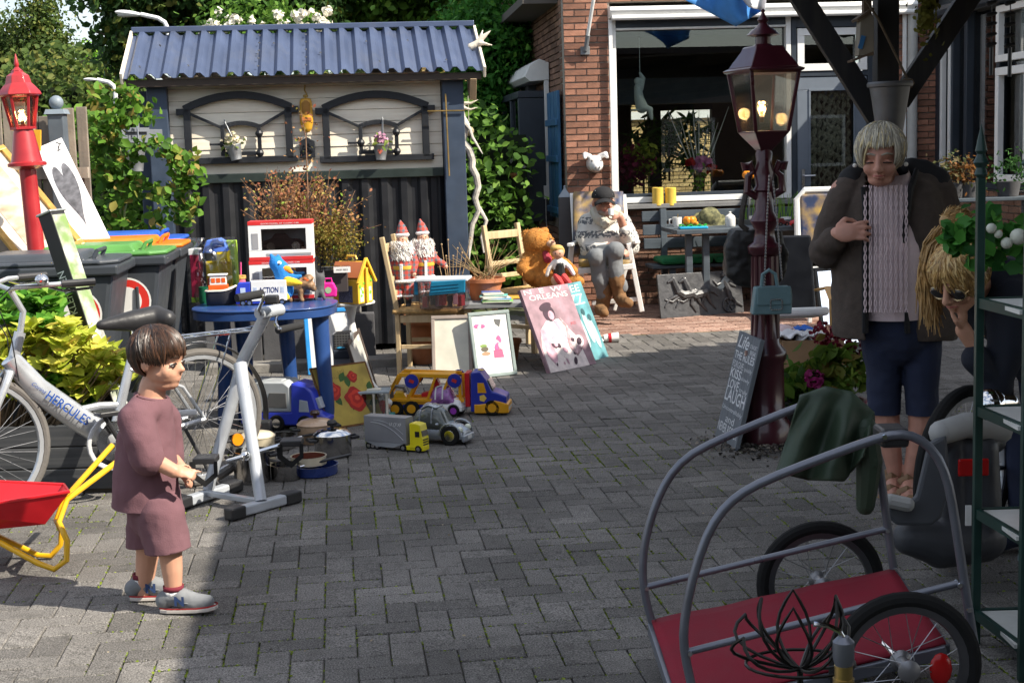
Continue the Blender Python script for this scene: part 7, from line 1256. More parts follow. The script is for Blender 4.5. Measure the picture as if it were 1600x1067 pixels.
def head(b,X,child=0):
    for c_,r_ in (((0,-.06,.62),(.36,.45,.38)),((0,.07,.38),(.29,.34,.34)),((0,.2,.13),(.16,.17,.12)),((.16,.24,.34),(.12,.12,.14)),((-.16,.24,.34),(.12,.12,.14)),((0,.31,.59),(.23,.1,.09)),((.37,-.04,.45),(.045,.1,.13)),((-.37,-.04,.45),(.045,.1,.13)),((0,.1,.1),(.22,.24,.12))): b.sph(c_,r_,14,X)
    if child: b.sph((0,.25,.13),(.14,.14,.12),10,X); b.sph((0,.3,.66),(.26,.13,.14),12,X); b.sph((0,.12,.3),(.30,.30,.24),12,X); hlimb(b,X,[(0,.38,.5),(0,.415,.43),(0,.445,.385)],[.03,.04,.052]); hlimb(b,X,[(.045,.41,.37),(-.045,.41,.37)],[.032,.032])
    else: hlimb(b,X,[(0,.40,.56),(0,.46,.44),(0,.495,.36)],[.045,.055,.066]); hlimb(b,X,[(.06,.45,.34),(-.06,.45,.34)],[.04,.04])
    hlimb(b,X @ TR(0,-.04*child,0),[(-.07,.4,.215),(0,.42,.22),(.07,.4,.215)],[.035,.045,.035])
def face(t,X,brow,closed=0,eye=(.05,.03,.02),skin=None,lip=None,ly=0):
    s_ = X.to_scale()[0]
    for sd in (-1,1):
        b = MB(X); b.sph((sd*.145,.335,.47),(.066,.046,.032),10); e = b.build('eye',M_EYW if not closed else skin or M_SKL,t); b = MB(X); closed or b.sph((sd*.145,.375,.465-.01*closed),(.034,.02,.034),8); closed or b.build('iris',M('iris%d' % int(eye[0]*1000),eye,.2),e)
        b = MB(); hlimb(b,X,[(sd*.075,.375,.485-.03*closed),(sd*.145,.395,.51-.045*closed),(sd*.22,.355,.48-.03*closed)],[.010,.014,.010],6); b.build('lash_line',M_DRK,t); b = MB(); hlimb(b,X,[(sd*.06,.41,.60),(sd*.15,.405,.625),(sd*.24,.34,.595)],[.014,.02,.01],6); b.build('eyebrow',brow,t)
    X = X @ TR(0,-ly,0); b = MB(); hlimb(b,X,[(-.105,.385,.222),(-.04,.435,.236),(0,.442,.231),(.04,.435,.236),(.105,.385,.222)],[.009,.017,.017,.017,.009],8); hlimb(b,X,[(-.08,.395,.2),(0,.436,.193),(.08,.395,.2)],[.009,.019,.009],8); b.build('lips',lip or M_LIP,t)
def hand(b,X,curl=.5,s=1.,thumb=.5,spread=.0,idx=None):
    """palm and five fingers; local x along the fingers, y to the thumb side, z back of the hand"""
    b.sph((.045,0,0),(.05,.04,.016),12,X); b.sph((.075,0,-.002),(.02,.036,.012),10,X); sc = X.to_scale()[0]
    for j,(y,L_) in enumerate(((.029,.07),(.010,.078),(-.010,.072),(-.028,.056))):
        cu = idx if (idx is not None and j == 0) else curl; p = Vector((.082,y,0)); a = .15*cu; pts = [p.copy()]
        for f_ in (.45,.32,.25): p = p+Vector((cos(a)*L_*f_,y*spread*f_,-sin(a)*L_*f_)); pts.append(p.copy()); a += cu*1.1
        b.limb([X @ q for q in pts],[.0086*sc,.008*sc,.0074*sc,.0064*sc],8)
    pts = [Vector((.018,.03,-.004)),Vector((.045,.055,-.012)),Vector((.07,.062-.02*thumb,-.02-.012*thumb)),Vector((.088,.058-.035*thumb,-.026-.014*thumb))]; b.limb([X @ q for q in pts],[.013*sc,.0115*sc,.0095*sc,.008*sc],8)
def hmat(p,d,back,s):
    """hand matrix: wrist p, finger direction d, back-of-hand normal"""
    x = Vector(d).normalized(); z = Vector(back); z = (z-x*z.dot(x)).normalized(); y = z.cross(x); return frame(p,x*s,y*s,z*s)
def locks(t,X,n,zf,r,cols,seed,rad=.034,c0=(0,-.06,.62),crown=(0,-.3,1),wav=.0):
    """hair as tapered locks lying on the skull, from the crown to the hairline"""
    rg = random.Random(seed); B3 = [MB(),MB(),MB()]; s_ = X.to_scale()[0]; c0 = Vector(c0); cr = Vector(crown).normalized()
    for j in range(n):
        ph = rg.uniform(-pi,pi); ze = zf(ph)+rg.gauss(0,.035); st = max(-.98,min(.95,(ze-c0.z)/r[2])); ct = sqrt(1-st*st); d1 = Vector((sin(ph)*ct,cos(ph)*ct,st)); d0 = (cr+Vector((rg.gauss(0,.12),rg.gauss(0,.16),0))).normalized(); t0 = rg.uniform(0,.45); lift = 1+rg.uniform(-.012,.03); pts = []
        for k in range(9):
            u = t0+(1-t0)*k/8; d = d0.lerp(d1,u).normalized(); d = (d+Vector((rg.gauss(0,.006)+wav*sin(u*9+j),0,0))).normalized(); q = lift+.012*sin(pi*u); pts.append(X @ (c0+Vector((d.x*r[0],d.y*r[1],d.z*r[2]))*q))
        w_ = rad*s_*rg.uniform(.6,1.2); B3[rg.choice((0,0,1,1,2))].tube(pts,[w_*f for f in (.35,.7,.95,1,1,.95,.8,.55,.12)],5)
    for b,c_ in zip(B3,cols): b.build('hair_locks',M('hair_'+c_,c_,.42,var=.2,scale=40,spec=.5),t,60)
# ------------------------------------------------------------------ the boy
boy = thing('person','small dark haired boy in mauve shirt and shorts walking right','person',G(265,948)); o0 = Vector(boy.location); YB = o0.y
def B(x,y,dy=0): return P(x,y,YB+dy)-o0
HX = TR(B(246,606)) @ RZ(-pi/2-.3) @ RX(-.14) @ Matrix.Diagonal((.205,.205,.205,1))
b = MB(); head(b,HX,1); b.limb([B(240,600),B(234,632)],[.046,.05],12); b.limb([B(235,645),B(230,700),B(240,785)],[.075,.085,.085],14)
b.limb([B(216,655,-.09),B(231,714,-.12),B(272,736,-.13)],[.042,.034,.025],12); b.limb([B(250,655,.09),B(262,712,.1),B(284,735,.0)],[.042,.034,.025],12)
hand(b,hmat(B(270,735,-.13),(1,.1,-.25),(-.2,-.6,.6),.62),.9,1,.2,idx=.1); hand(b,hmat(B(281,738,-.01),(.7,-.6,-.3),(.3,.6,.5),.6),.8)
b.limb([B(252,800,-.05),B(266,862,-.07),B(269,890,-.07),B(272,930,-.07)],[.06,.042,.037,.027],12); b.limb([B(234,800,.07),B(231,862,.07),B(228,890,.08),B(225,930,.09)],[.06,.042,.037,.027],12)
blob(b,'body',M_SKN,boy,.0055,4); M_BHR = M('boy_hair',(.035,.018,.01),.5,var=.25,scale=20); face(boy,HX,M_BHR,lip=M('boy_lips',(.5,.2,.15),.45),ly=.045)
b = MB(HX); b.sph((0,-.02,.72),(.405,.455,.33),20); b.sph((0,-.2,.52),(.37,.34,.36),18); hr = blob(b,'hair',M_BHR,boy,.006,3); RI = HX.inverted(); cutmesh(hr,lambda c_: (RI @ c_).y > .16 and (RI @ c_).z < .64 or (RI @ c_).y > -.1 and (RI @ c_).z < .5 or (RI @ c_).z < .2)
locks(boy,HX,1000,lambda p: .66+.0*p if abs(p) < .75 else (.50 if abs(p) < 1.75 else .24),(.425,.485,.44),('#24170e','#382417','#4c3324'),5,.022)
M_MAU = M('mauve_jersey',(.155,.076,.09),.95,var=.08,bump=.35,bscale=220); M_MAS = M('mauve_seam',(.19,.095,.11),.95)
b = MB(); b.limb([B(236,640),B(229,690),B(228,735),B(228,790)],[.076,.1,.112,.118],20); b.limb([B(226,640,-.06),B(213,655,-.1),B(222,690,-.125),B(231,718,-.13)],[.06,.066,.064,.058],14); b.limb([B(246,642,.06),B(256,655,.1),B(264,715,.11)],[.06,.06,.058],14); b.limb([B(237,628),B(236,640)],[.052,.06],12)
so_ = blob(b,'shirt',M_MAU,boy,.008,5); bis(so_,B(226,791),Vector((-.08,.0,-1))); bis(so_,B(238,617),Vector((.25,0,1))); wrinkle(so_,.012); q = so_.modifiers.new('s','SOLIDIFY'); q.thickness = .006
b = MB(); b.tube([B(236,620)+Vector((cos(a)*.054,sin(a)*.05,-.012*cos(a))) for a in np.linspace(0,2*pi,20,endpoint=False)],.006,8,closed=True); b.build('collar',M_MAS,boy)
b = MB(); b.limb([B(238,775),B(243,800)],[.1,.1],16); b.limb([B(250,800,-.05),B(264,868,-.065)],[.086,.08],14); b.limb([B(236,800,.06),B(232,868,.07)],[.084,.08],14); sh_ = blob(b,'shorts',M_MAU,boy,.008,5); bis(sh_,B(245,854),Vector((.1,0,-1))); wrinkle(sh_,.012); q = sh_.modifiers.new('s','SOLIDIFY'); q.thickness = .006
M_SHG = M('sneaker_grey',(.19,.2,.21),.7,var=.12,scale=30,bump=.3); M_NVY = M('sneaker_navy',(.03,.06,.16),.7); M_BUR = M('sock_burgundy',(.17,.02,.035),.9)
def shoe(an,toe,rise):
    an,toe = Vector(an),Vector(toe); d = (toe-an); d.z = 0; u = d.normalized(); s_ = Vector((-u.y,u.x,0)); h0 = an-u*.035; z = lambda v,h: Vector((v.x,v.y,h))
    b = MB(); b.limb([z(h0,.045),z(h0+u*.02,.06),z(an+u*.03,.055),z(an+u*.08,.04),z(toe-u*.03,.032+rise)],[.034,.034,.036,.034,.026],12); sn = blob(b,'shoe',M_SHG,boy,.005,4)
    b = MB(); pts = []
    for t_,w_ in ((-.03,.026),(0,.034),(.06,.034),(.11,.036),(.15,.03),(.172,.012)): pts.append((t_,w_))
    out = [h0+u*(t_+.02)+s_*w_ for t_,w_ in pts]+[h0+u*(t_+.02)-s_*w_ for t_,w_ in reversed(pts)]; n = len(out); L_ = [(p.x,p.y,.006+rise*max(0,(p-h0).dot(u)/.18)**2) for p in out]+[(p.x,p.y,.02+rise*max(0,(p-h0).dot(u)/.18)**2) for p in out]
    b.add(L_,[tuple(range(n))[::-1],tuple(range(n,2*n))]+[(i,(i+1) % n,n+(i+1) % n,n+i) for i in range(n)]); b.build('sole',M('sole_cream',(.55,.5,.45),.7),sn,0,.003); b = MB(); b.add([(x,y,z_-.0005+.001) for x,y,z_ in L_[n:]]+[(x,y,z_+.006) for x,y,z_ in L_[n:]],[(i,(i+1) % n,n+(i+1) % n,n+i) for i in range(n)]); b.build('sole_stripe',M('stripe_red',(.4,.03,.03),.6),sn,0)
    side = -s_ if s_.y > 0 else s_; p = an+u*.035+side*.0372; text('N',M_NVY,sn,frame(Vector((p.x,p.y,.037)),u,Vector((0,0,1)),side),.034,.036,bold=.05)
    b = MB(); b.tube([z(an+u*.055-s_*.034,.045),z(an+u*.055,.082),z(an+u*.055+s_*.034,.045)],.012,8,flat=.25); b.build('strap',M_SHG,sn); b = MB(); b.lathe([(.03,.06),(.032,.085)],14,(an.x,an.y,0),cap=False); b.build('sock',M_FUR,sn,solid=.004); b = MB(); b.lathe([(.033,.083),(.034,.1)],14,(an.x,an.y,0),cap=False); b.build('sock_band',M_BUR,sn,solid=.005)
a = B(272,935,-.07); a.z = 0; tt = G(338,948)-o0; tt.y = a.y-.03; shoe(a,a+Vector((.15,-.03,0)),.012); a = B(225,935,.09); a.z = 0; shoe(a,a+Vector((.14,.0,0)),.0)
# ------------------------------------------------------------------ standing woman
ldy = thing('person','standing grey haired woman in dark fleece jacket and pink knit jumper','person',G(1405,776)); o0 = Vector(ldy.location); YL = o0.y
def Lp(x,y,dy=0): return P(x,y,YL+dy)-o0
HX = TR(Lp(1376,287,-.1)) @ RZ(pi-.33) @ RX(-.2) @ Matrix.Diagonal((.238,.238,.238,1)); M_NVT = M('navy_trousers',(.018,.025,.055),.85,bump=.2)
b = MB(); head(b,HX); b.limb([Lp(1378,272,-.02),Lp(1392,300,.05)],[.06,.065],12); b.limb([Lp(1395,320,.04),Lp(1395,400,.0),Lp(1398,500,.02)],[.11,.12,.11],16)
b.limb([Lp(1318,300,.02),Lp(1288,398,.0),Lp(1308,366,-.14)],[.06,.048,.032],12); hand(b,hmat(Lp(1304,366,-.17),(.95,-.25,.12),(-.1,-1,.3),1.1),.7,1,.6,.3); b.limb([Lp(1468,300,.04),Lp(1492,395,.06),Lp(1470,470,-.02)],[.06,.05,.035],12); hand(b,hmat(Lp(1470,470,-.02),(-.3,0,-1),(.9,0,-.2),1.),.4)
for hx,kx,ax_,dy in ((1378,1384,1399,.02),(1440,1438,1424,-.02)): b.limb([Lp(hx,520,.02),Lp(kx,610,dy),Lp(kx+2,665,dy),Lp(ax_,738,dy)],[.08,.06,.056,.034],12)
for ax_,y_,dy,tx in ((1399,738,.02,1380),(1424,742,-.02,1412)): a = Lp(ax_,y_,dy); b.limb([a,Vector((a.x+.01,a.y+.03,.07)),Vector((a.x-.03,a.y-.06,.06)),Vector((a.x-.045,a.y-.13,.045))],[.034,.035,.032,.026],10); [b.limb([Vector((a.x-.04+j*.017-.034,a.y-.13,.042)),Vector((a.x-.046+j*.018-.034,a.y-.165+abs(j-1)*.006,.04))],[.011,.009],6) for j in range(5)]
blob(b,'body',M_SKL,ldy,.0055,3); M_GHR = M('grey_hair',(.36,.32,.25),.55,var=.3,scale=25); face(ldy,HX,M_GHR,1)
b = MB(HX); b.sph((0,-.05,.70),(.40,.46,.34),20); b.sph((0,-.22,.45),(.38,.32,.36),18); b.sph((.33,-.04,.47),(.09,.2,.2),14); b.sph((-.33,-.04,.47),(.09,.2,.2),14); b.sph((0,.22,.78),(.3,.18,.13),14); hr = blob(b,'hair',M_GHR,ldy,.007,4); RI = HX.inverted(); cutmesh(hr,lambda c_: (RI @ c_).y > .16 and (RI @ c_).z < .72 and abs((RI @ c_).x) < .29)
locks(ldy,HX,1150,lambda p: .77 if abs(p) < .7 else (.36 if abs(p) < 1.75 else .16),(.425,.49,.445),('#8f8878','#c2bba8','#cbb98c'),6,.023)
b = MB(); b.sph(HX @ Vector((.44,.02,.34)),.01,8); b.sph(HX @ Vector((-.44,.02,.34)),.01,8); b.build('earring',M('pearl',(.7,.68,.62),.2),ldy,kind='stuff')
M_KNT = M('pink_knit',(.72,.58,.59),.95,var=.1,bump=.6,bscale=120,dirt=.06); b = MB(); b.limb([Lp(1392,285,.03),Lp(1392,330,.02),Lp(1390,400,-.02),Lp(1392,490,.0)],[.09,.13,.155,.155],20); kn = blob(b,'jumper',M_KNT,ldy,.009,5); bis(kn,Lp(1390,496),Vector((0,0,-1))); bis(kn,Lp(1388,268,.0),Vector((0,-.35,1)))
for j in range(9):
    b = MB(); x = 1352+j*8
    for s_ in (0,pi): b.tube([Lp(x+1.8*sin(y/4.5+s_),y,-.165-.02*(1-((x-1385)/45)**2)+.05*max(0,(330-y)/60)) for y in range(290,490,3)],.0028,5)
    b.build('cable_knit',M_KNT,ldy)
M_FLC = M('brown_fleece',(.075,.058,.048),.95,var=.18,scale=30,bump=.6,bscale=160); M_FLB = M('black_yoke',(.012,.012,.014),.8)
b = MB(); b.limb([Lp(1345,292,.05),Lp(1445,290,.06)],[.086,.09],16); b.limb([Lp(1370,330,.03),Lp(1360,420,.02),Lp(1362,520,.02)],[.16,.17,.165],18); b.limb([Lp(1420,330,.03),Lp(1432,420,.03),Lp(1438,510,.03)],[.16,.17,.165],18)
b.limb([Lp(1322,300,.02),Lp(1302,345,.0),Lp(1289,395,-.02),Lp(1302,376,-.11)],[.07,.07,.072,.06],14); b.limb([Lp(1466,298,.04),Lp(1482,345,.06),Lp(1492,398,.06),Lp(1476,455,-.01)],[.072,.07,.07,.062],14); jk = blob(b,'jacket',M_FLC,ldy,.009,5); bis(jk,Lp(1400,527),Vector((-.05,0,-1)))
def opening(c_):
    x,y = pix(c_+o0); lo,hi = (1353+(y-260)*.0 if y > 300 else 1353-(300-y)*-.1,1418-(y-300)*.03 if y > 300 else 1418+(300-y)*.35); return c_.y < .04 and lo < x < hi and y < 540 or c_.z > Lp(1390,262,0).z and 1340 < x < 1430
cutmesh(jk,opening); wrinkle(jk,.02,.1); q = jk.modifiers.new('s','SOLIDIFY'); q.thickness = .012
for s_,L_ in ((0,[(1350,292),(1353,330),(1352,400),(1352,520)]),(1,[(1432,268),(1424,292),(1414,360),(1412,430),(1418,520)])): b = MB(); b.tube([Lp(x,y,-.14+(.08 if y < 290 else 0)) for x,y in L_],.012,8,flat=1.6); b.build('jacket_edge',M_FLB,ldy)
b = MB(); b.limb([Lp(1330,282,.03),Lp(1345,268,.06),Lp(1362,264,.06)],[.06,.05,.04],12); b.limb([Lp(1462,286,.04),Lp(1440,270,.05),Lp(1424,262,.05)],[.07,.06,.045],12); b.limb([Lp(1355,266,.08),Lp(1395,262,.1),Lp(1430,264,.08)],[.04,.045,.04],12); blob(b,'yoke',M_FLB,ldy,.009,4)
b = MB(); b.limb([Lp(1396,470,.02),Lp(1404,520,.02)],[.158,.148],16); b.limb([Lp(1376,520,.02),Lp(1380,580,.02),Lp(1382,660,.02)],[.092,.076,.07],14); b.limb([Lp(1440,520,.0),Lp(1441,580,-.02),Lp(1441,660,-.02)],[.092,.076,.07],14); tr = blob(b,'trousers',M_NVT,ldy,.009,5); bis(tr,Lp(1410,646),Vector((0,0,-1))); wrinkle(tr,.014)
M_SND = M('sandal_tan',(.25,.15,.08),.7)
for ax_,y_,dy in ((1399,738,.02),(1424,742,-.02)):
    a = Lp(ax_,y_,dy); b = MB(); b.limb([Vector((a.x+.012,a.y+.05,.012)),Vector((a.x-.02,a.y-.06,.012)),Vector((a.x-.045,a.y-.15,.012))],[.036,.04,.042],10); so2 = b.build('sandal',M_SND,ldy); so2.scale.z = 1
    for f_,h_ in ((-.12,.075),(-.03,.105),(.02,.125)): b = MB(); b.tube([Vector((a.x-.02+f_*.3-.042,a.y+f_,.02)),Vector((a.x-.02+f_*.3-.03,a.y+f_,h_*.8)),Vector((a.x-.02+f_*.3,a.y+f_-.012,h_)),Vector((a.x-.02+f_*.3+.03,a.y+f_,h_*.8)),Vector((a.x-.02+f_*.3+.042,a.y+f_,.02))],.014,6,flat=.3); b.build('strap',M_SND,so2)
# ------------------------------------------------------------------ bending blond woman
bw = thing('person','blond woman with sunglasses bending down behind the green rack','person',(P(1560,700,5.35).x,5.35,0)); o0 = Vector(bw.location); YL = 5.25
f_ = Vector((-.66,-.58,-.5)).normalized(); u_ = Vector((-.35,-.35,.8)); u_ = (u_-f_*u_.dot(f_)).normalized(); x_ = f_.cross(u_); HX = frame(Lp(1510,474,-.03),x_*.225,f_*.225,u_*.225)
b = MB(); head(b,HX); b.limb([HX @ Vector((0,-.1,.3)),Lp(1548,452,.12)],[.055,.06],12); b.limb([Lp(1548,455,.12),Lp(1600,470,.2),Lp(1660,560,.25)],[.12,.15,.16],14); b.limb([Lp(1575,480,.02),Lp(1560,600,-.02),Lp(1505,515,-.06)],[.05,.045,.03],12); hand(b,hmat(Lp(1505,512,-.06),(-.1,-.2,1),(.8,-.5,.1),.95),.9)
for s_ in (-.1,.1): b.limb([Lp(1660,560,.25),(Lp(1650,700,.25)+Vector((s_,0,0))),Vector((Lp(1640,700,.25).x+s_,.25+YL-o0.y-.05,.06)),Vector((Lp(1640,700,.25).x+s_-.12,.15+YL-o0.y,.05))],[.09,.065,.04,.035],12)
blob(b,'body',M_SKN,bw,.0065,4); M_BLH = M('blond_hair',(.42,.26,.10),.5,var=.35,scale=25); face(bw,HX,M_BLH,1,skin=M_SKN)
b = MB(HX); b.sph((0,-.04,.68),(.42,.47,.37),20); b.sph((0,-.2,.5),(.40,.34,.36),18); hr = blob(b,'hair',M_BLH,bw,.007,3); RI = HX.inverted(); cutmesh(hr,lambda c_: (RI @ c_).y > .15 and (RI @ c_).z < .66)
b = MB(); b.limb([Lp(1478,346,.05),Lp(1496,338,.06),Lp(1510,346,.08)],[.026,.032,.026],12); blob(b,'hair_bun',M_BLH,bw,.007,2)
q = np.random.default_rng(4).normal(0,1,(420,3)); q /= np.linalg.norm(q,axis=1)[:,None]; leafmesh('bun_strands',q*np.array([.055,.04,.042])+np.array(Lp(1495,341,.06)),q,.05,Mleaf('blond_strand','#7a5a30','#b8925a','#dcc08a',trl=.1),bw,12,.1,None,.2,4,np.tile([1.,0,.2],(420,1)),.5)
b = MB(); rg = random.Random(8)
for j in range(420):
    lf = rg.random() < .35; u = rg.random(); a = Lp((1462+u*18 if lf else 1490+u*50)+rg.gauss(0,3),(362+u*-4 if lf else 362+u*22)+rg.gauss(0,4),(.02 if lf else .1)+rg.gauss(0,.02)); c_ = Lp((1440+u*12 if lf else 1528+u*30)+rg.gauss(0,3),420+rg.gauss(0,8),(.02 if lf else .1)+rg.gauss(0,.02)); e = Lp((1446+u*22 if lf else 1530+u*30)+rg.gauss(0,6),495+rg.gauss(0,16),(.04 if lf else .1)+rg.gauss(0,.025)); b.tube([a,a.lerp(c_,.5)+Vector((-.012 if lf else .008,0,.01)),c_,c_.lerp(e,.5)+Vector((rg.gauss(0,.008),0,0)),e],[.002,.0035,.004,.003,.0012],4)
b.build('long_locks',M_BLH,bw); locks(bw,HX,950,lambda p: .8 if abs(p) < .6 else .25,(.45,.505,.46),('#8a6a3c','#b08c54','#d2b47c'),7,.02,crown=(0,.2,1),wav=.03)
b = MB(HX)
for sd in (-1,1): b.sph((sd*.16,.40,.46),(.14,.035,.1),14)
gl_ = b.build('sunglasses_lens',M('dark_lens',(.01,.008,.008),.08,coat=1),bw); 
for sd in (-1,1): b = MB(); hlimb(b,HX,[(sd*.16+.145*cos(a),.415-.04*abs(cos(a)),.46+.105*sin(a)) for a in np.linspace(0,2*pi,17)],[.013]*17,6); b.build('sunglasses_rim',M('gold_rim',(.6,.45,.25),.3,.8),bw); b = MB(); hlimb(b,HX,[(sd*.3,.38,.49),(sd*.38,.1,.5),(sd*.4,-.05,.47)],[.013]*3,6); b.build('temple',MATS['gold_rim'],bw)
b = MB(); b.limb([Lp(1553,462,.12),Lp(1600,475,.2),Lp(1665,560,.26)],[.15,.19,.19],18); b.limb([Lp(1578,470,.0),Lp(1575,540,-.04),Lp(1555,600,-.04),Lp(1525,560,-.06)],[.085,.075,.068,.055],14); blob(b,'jacket',M('navy_jacket',(.012,.015,.025),.85,bump=.3),bw,.011,4); b = MB(); b.limb([Lp(1660,570,.25),Lp(1655,690,.25)],[.17,.13],14); [b.limb([Lp(1655,690,.25)+Vector((s_,0,0)),Vector((Lp(1640,700,.25).x+s_,.25+YL-o0.y-.05,.06)),Vector((Lp(1640,700,.25).x+s_-.13,.15+YL-o0.y,.05))],[.12,.065,.05],12) for s_ in (-.1,.1)]; blob(b,'trousers',M_NVT,bw,.011,3)
# ------------------------------------------------------------------ seated man with recliner
rc = thing('recliner_chair','white plastic garden recliner with blue and yellow patchwork cushion','chair',G(948,488)); o0 = Vector(rc.location); YL = 13.35
M_WPL = M('white_plastic',(.75,.75,.73),.4,var=.04,dirt=.1,dirtcol=(.45,.43,.38)); M_CHK = mat_print('patch_navy',((.03,.05,.12),(.42,.27,.06)),6.)
def bars(nm,mat,L_,w,h=None):
    for a,c_ in L_: b = MB(); b.bar(a,c_,w,h or w); b.build(nm,mat,rc,0,.006)
bars('leg',M_WPL,[(Lp(982,380,-.22),Lp(1003,487,-.2)),(Lp(985,395,.1),Lp(960,485,.1)),(Lp(893,385,-.05),Lp(886,470,.1)),(Lp(910,405,.2),Lp(905,465,.3))],.045,.03); bars('armrest',M_WPL,[(Lp(890,383,-.2),Lp(903,378,.2)),(Lp(996,378,-.25),Lp(975,384,.25))],.05,.03); bars('seat_slat',M_WPL,[(Lp(903,424,-.25),Lp(990,416,-.25)),(Lp(905,412,.1),Lp(985,405,.1))],.05,.05); bars('foot_rail',M_WPL,[(Lp(925,474,-.12),Lp(1000,467,-.2))],.03,.04); bars('back_frame',M_WPL,[(Lp(899,400,.15),Lp(893,303,.5)),(Lp(983,400,.15),Lp(975,305,.5))],.035)
b = MB(); b.sheet(lambda u,v: tuple(Lp(896+78*u,398-96*v,.12+.34*v+.02*sin(u*9))),8,10); b.build('back_cushion',M_CHK,rc,60,solid=.07); b = MB(); b.sheet(lambda u,v: tuple(Lp(904+84*u,412-10*v,-.25+.4*v)),8,6); b.build('seat_cushion',M_CHK,rc,60,solid=.06)
mn = thing('person','man in cap and patterned cardigan sitting cross legged, drinking','person',(P(945,400,13.3).x,13.3,0)); o0 = Vector(mn.location); YL = 13.3; HX = TR(Lp(943,337,-.05)) @ RZ(pi+.05) @ RX(-.05) @ Matrix.Diagonal((.25,.25,.25,1))
b = MB(); head(b,HX); b.limb([Lp(943,328,0),Lp(944,345,.1)],[.06,.07],12); b.limb([Lp(944,350,.1),Lp(945,400,.05)],[.15,.16],14); b.limb([Lp(972,350,.08),Lp(985,385,-.02),Lp(968,338,-.22)],[.06,.05,.035],12); hand(b,hmat(Lp(967,336,-.23),(-.8,-.2,.25),(.1,-.8,.5),1.),1.1,1,.8); b.limb([Lp(915,350,.08),Lp(920,388,-.05),Lp(962,385,-.22)],[.06,.05,.035],12); hand(b,hmat(Lp(962,386,-.22),(.85,-.3,-.5),(.2,-.6,.6),1.),.6)
blob(b,'body',M_SKL,mn,.009,3); face(mn,HX,MATS['grey_hair'],1); b = MB(HX); b.sph((0,.22,.14),(.24,.22,.16),12); b.build('beard',M('grey_stubble',(.3,.24,.2),.9),mn)
M_CAP = M('cap_black',(.012,.012,.014),.85); b = MB(HX); b.sph((0,-.03,.68),(.43,.5,.38),20); cp = blob(b,'cap',M_CAP,mn,.009,2); bis(cp,HX @ Vector((0,0,.64)),(HX.to_3x3() @ Vector((0,.05,-1))).normalized()); b = MB(HX); b.sheet(lambda u,v: ((u-.5)*.74,.3+.42*v*(1-(2*u-1)**2*.6)+.1,.66-.1*v-.16*(2*u-1)**2),10,6); b.build('cap_brim',M_CAP,cp,60,solid=.006)
b = MB(HX)
for j in range(7):
    for zz_ in (.78,.92): b.sph(((j-3)*.1,.40-(j-3)**2*.014-(zz_-.78)*.9,zz_),.014,6)
b.build('cap_beads',M_FUR,cp,kind='stuff')
M_CRD = bpy.data.materials.new('nordic_knit'); M_CRD.use_nodes = True; N = M_CRD.node_tree.nodes; L = M_CRD.node_tree.links; tcn = N.new('ShaderNodeTexCoord'); m1 = N.new('ShaderNodeMix'); m1.data_type = 'RGBA'; m1.inputs[6].default_value = (.62,.6,.55,1); m1.inputs[7].default_value = (.13,.14,.15,1); q = N.new('ShaderNodeTexNoise'); q.inputs['Scale'].default_value = 45; L.new(tcn.outputs['Object'],q.inputs[0]); r = N.new('ShaderNodeMath'); r.operation = 'GREATER_THAN'; r.inputs[1].default_value = .5; L.new(q.outputs[0],r.inputs[0]); mu = N.new('ShaderNodeMath'); mu.operation = 'MULTIPLY'; L.new(wv('Z',2.6,.45),mu.inputs[0]); L.new(r.outputs[0],mu.inputs[1]); L.new(mu.outputs[0],m1.inputs[0]); L.new(m1.outputs[2],N['Principled BSDF'].inputs['Base Color']); N['Principled BSDF'].inputs['Roughness'].default_value = .95
b = MB(); b.limb([Lp(930,345,.08),Lp(962,345,.08)],[.1,.1],14); b.limb([Lp(945,350,.08),Lp(944,375,.05),Lp(946,402,.02)],[.17,.185,.185],18); b.limb([Lp(972,348,.08),Lp(982,368,.02),Lp(986,386,-.04),Lp(977,362,-.16)],[.085,.085,.085,.055],14); b.limb([Lp(917,348,.08),Lp(913,370,.0),Lp(920,390,-.06),Lp(945,390,-.18)],[.085,.085,.08,.06],14); wrinkle(blob(b,'cardigan',M_CRD,mn,.011,4),.03,.1); b = MB(); b.limb([Lp(930,330,.02),Lp(935,342,-.1),Lp(945,348,-.13),Lp(956,340,-.08),Lp(962,328,.02),Lp(945,322,.12),Lp(930,330,.02)],[.05]*7,10); b.build('collar',M('collar_cream',(.55,.52,.44),.95,bump=.5),mn)
M_JNS = M('grey_jeans',(.17,.18,.19),.85,var=.15,bump=.2); b = MB(); b.limb([Lp(930,405,.0),Lp(965,395,.0)],[.15,.14],14); b.limb([Lp(925,402,.0),Lp(962,392,-.35),Lp(963,432,-.32),Lp(972,448,-.3)],[.11,.085,.07,.06],14); b.limb([Lp(955,405,.0),Lp(932,402,-.32),Lp(938,440,-.28),Lp(943,462,-.25)],[.11,.085,.07,.06],14); wrinkle(blob(b,'jeans',M_JNS,mn,.011,4),.02,.08)
M_BOT = M('suede_boot',(.18,.095,.04),.9,var=.2,scale=14,dirt=.2); 
for L_ in ([(945,452,-.25),(942,478,-.24),(938,484,-.3),(944,489,-.42)],[(964,435,-.32),(967,462,-.3),(972,470,-.36),(982,474,-.45)]): b = MB(); b.limb([Lp(*q_) for q_ in L_],[.075,.062,.056,.045],12); wrinkle(blob(b,'boot',M_BOT,mn,.009,3),.02,.06)
b = MB(); b.lathe([(0,0),(.02,0),(.03,.06),(.027,.06),(.0,.01)],14,X=TR(Lp(955,337,-.3)) @ RX(-.3)); cu = tag(b.build('paper_cup',M_WHT,None),'white paper cup at the seated mans mouth','cup'); cu.location = o0
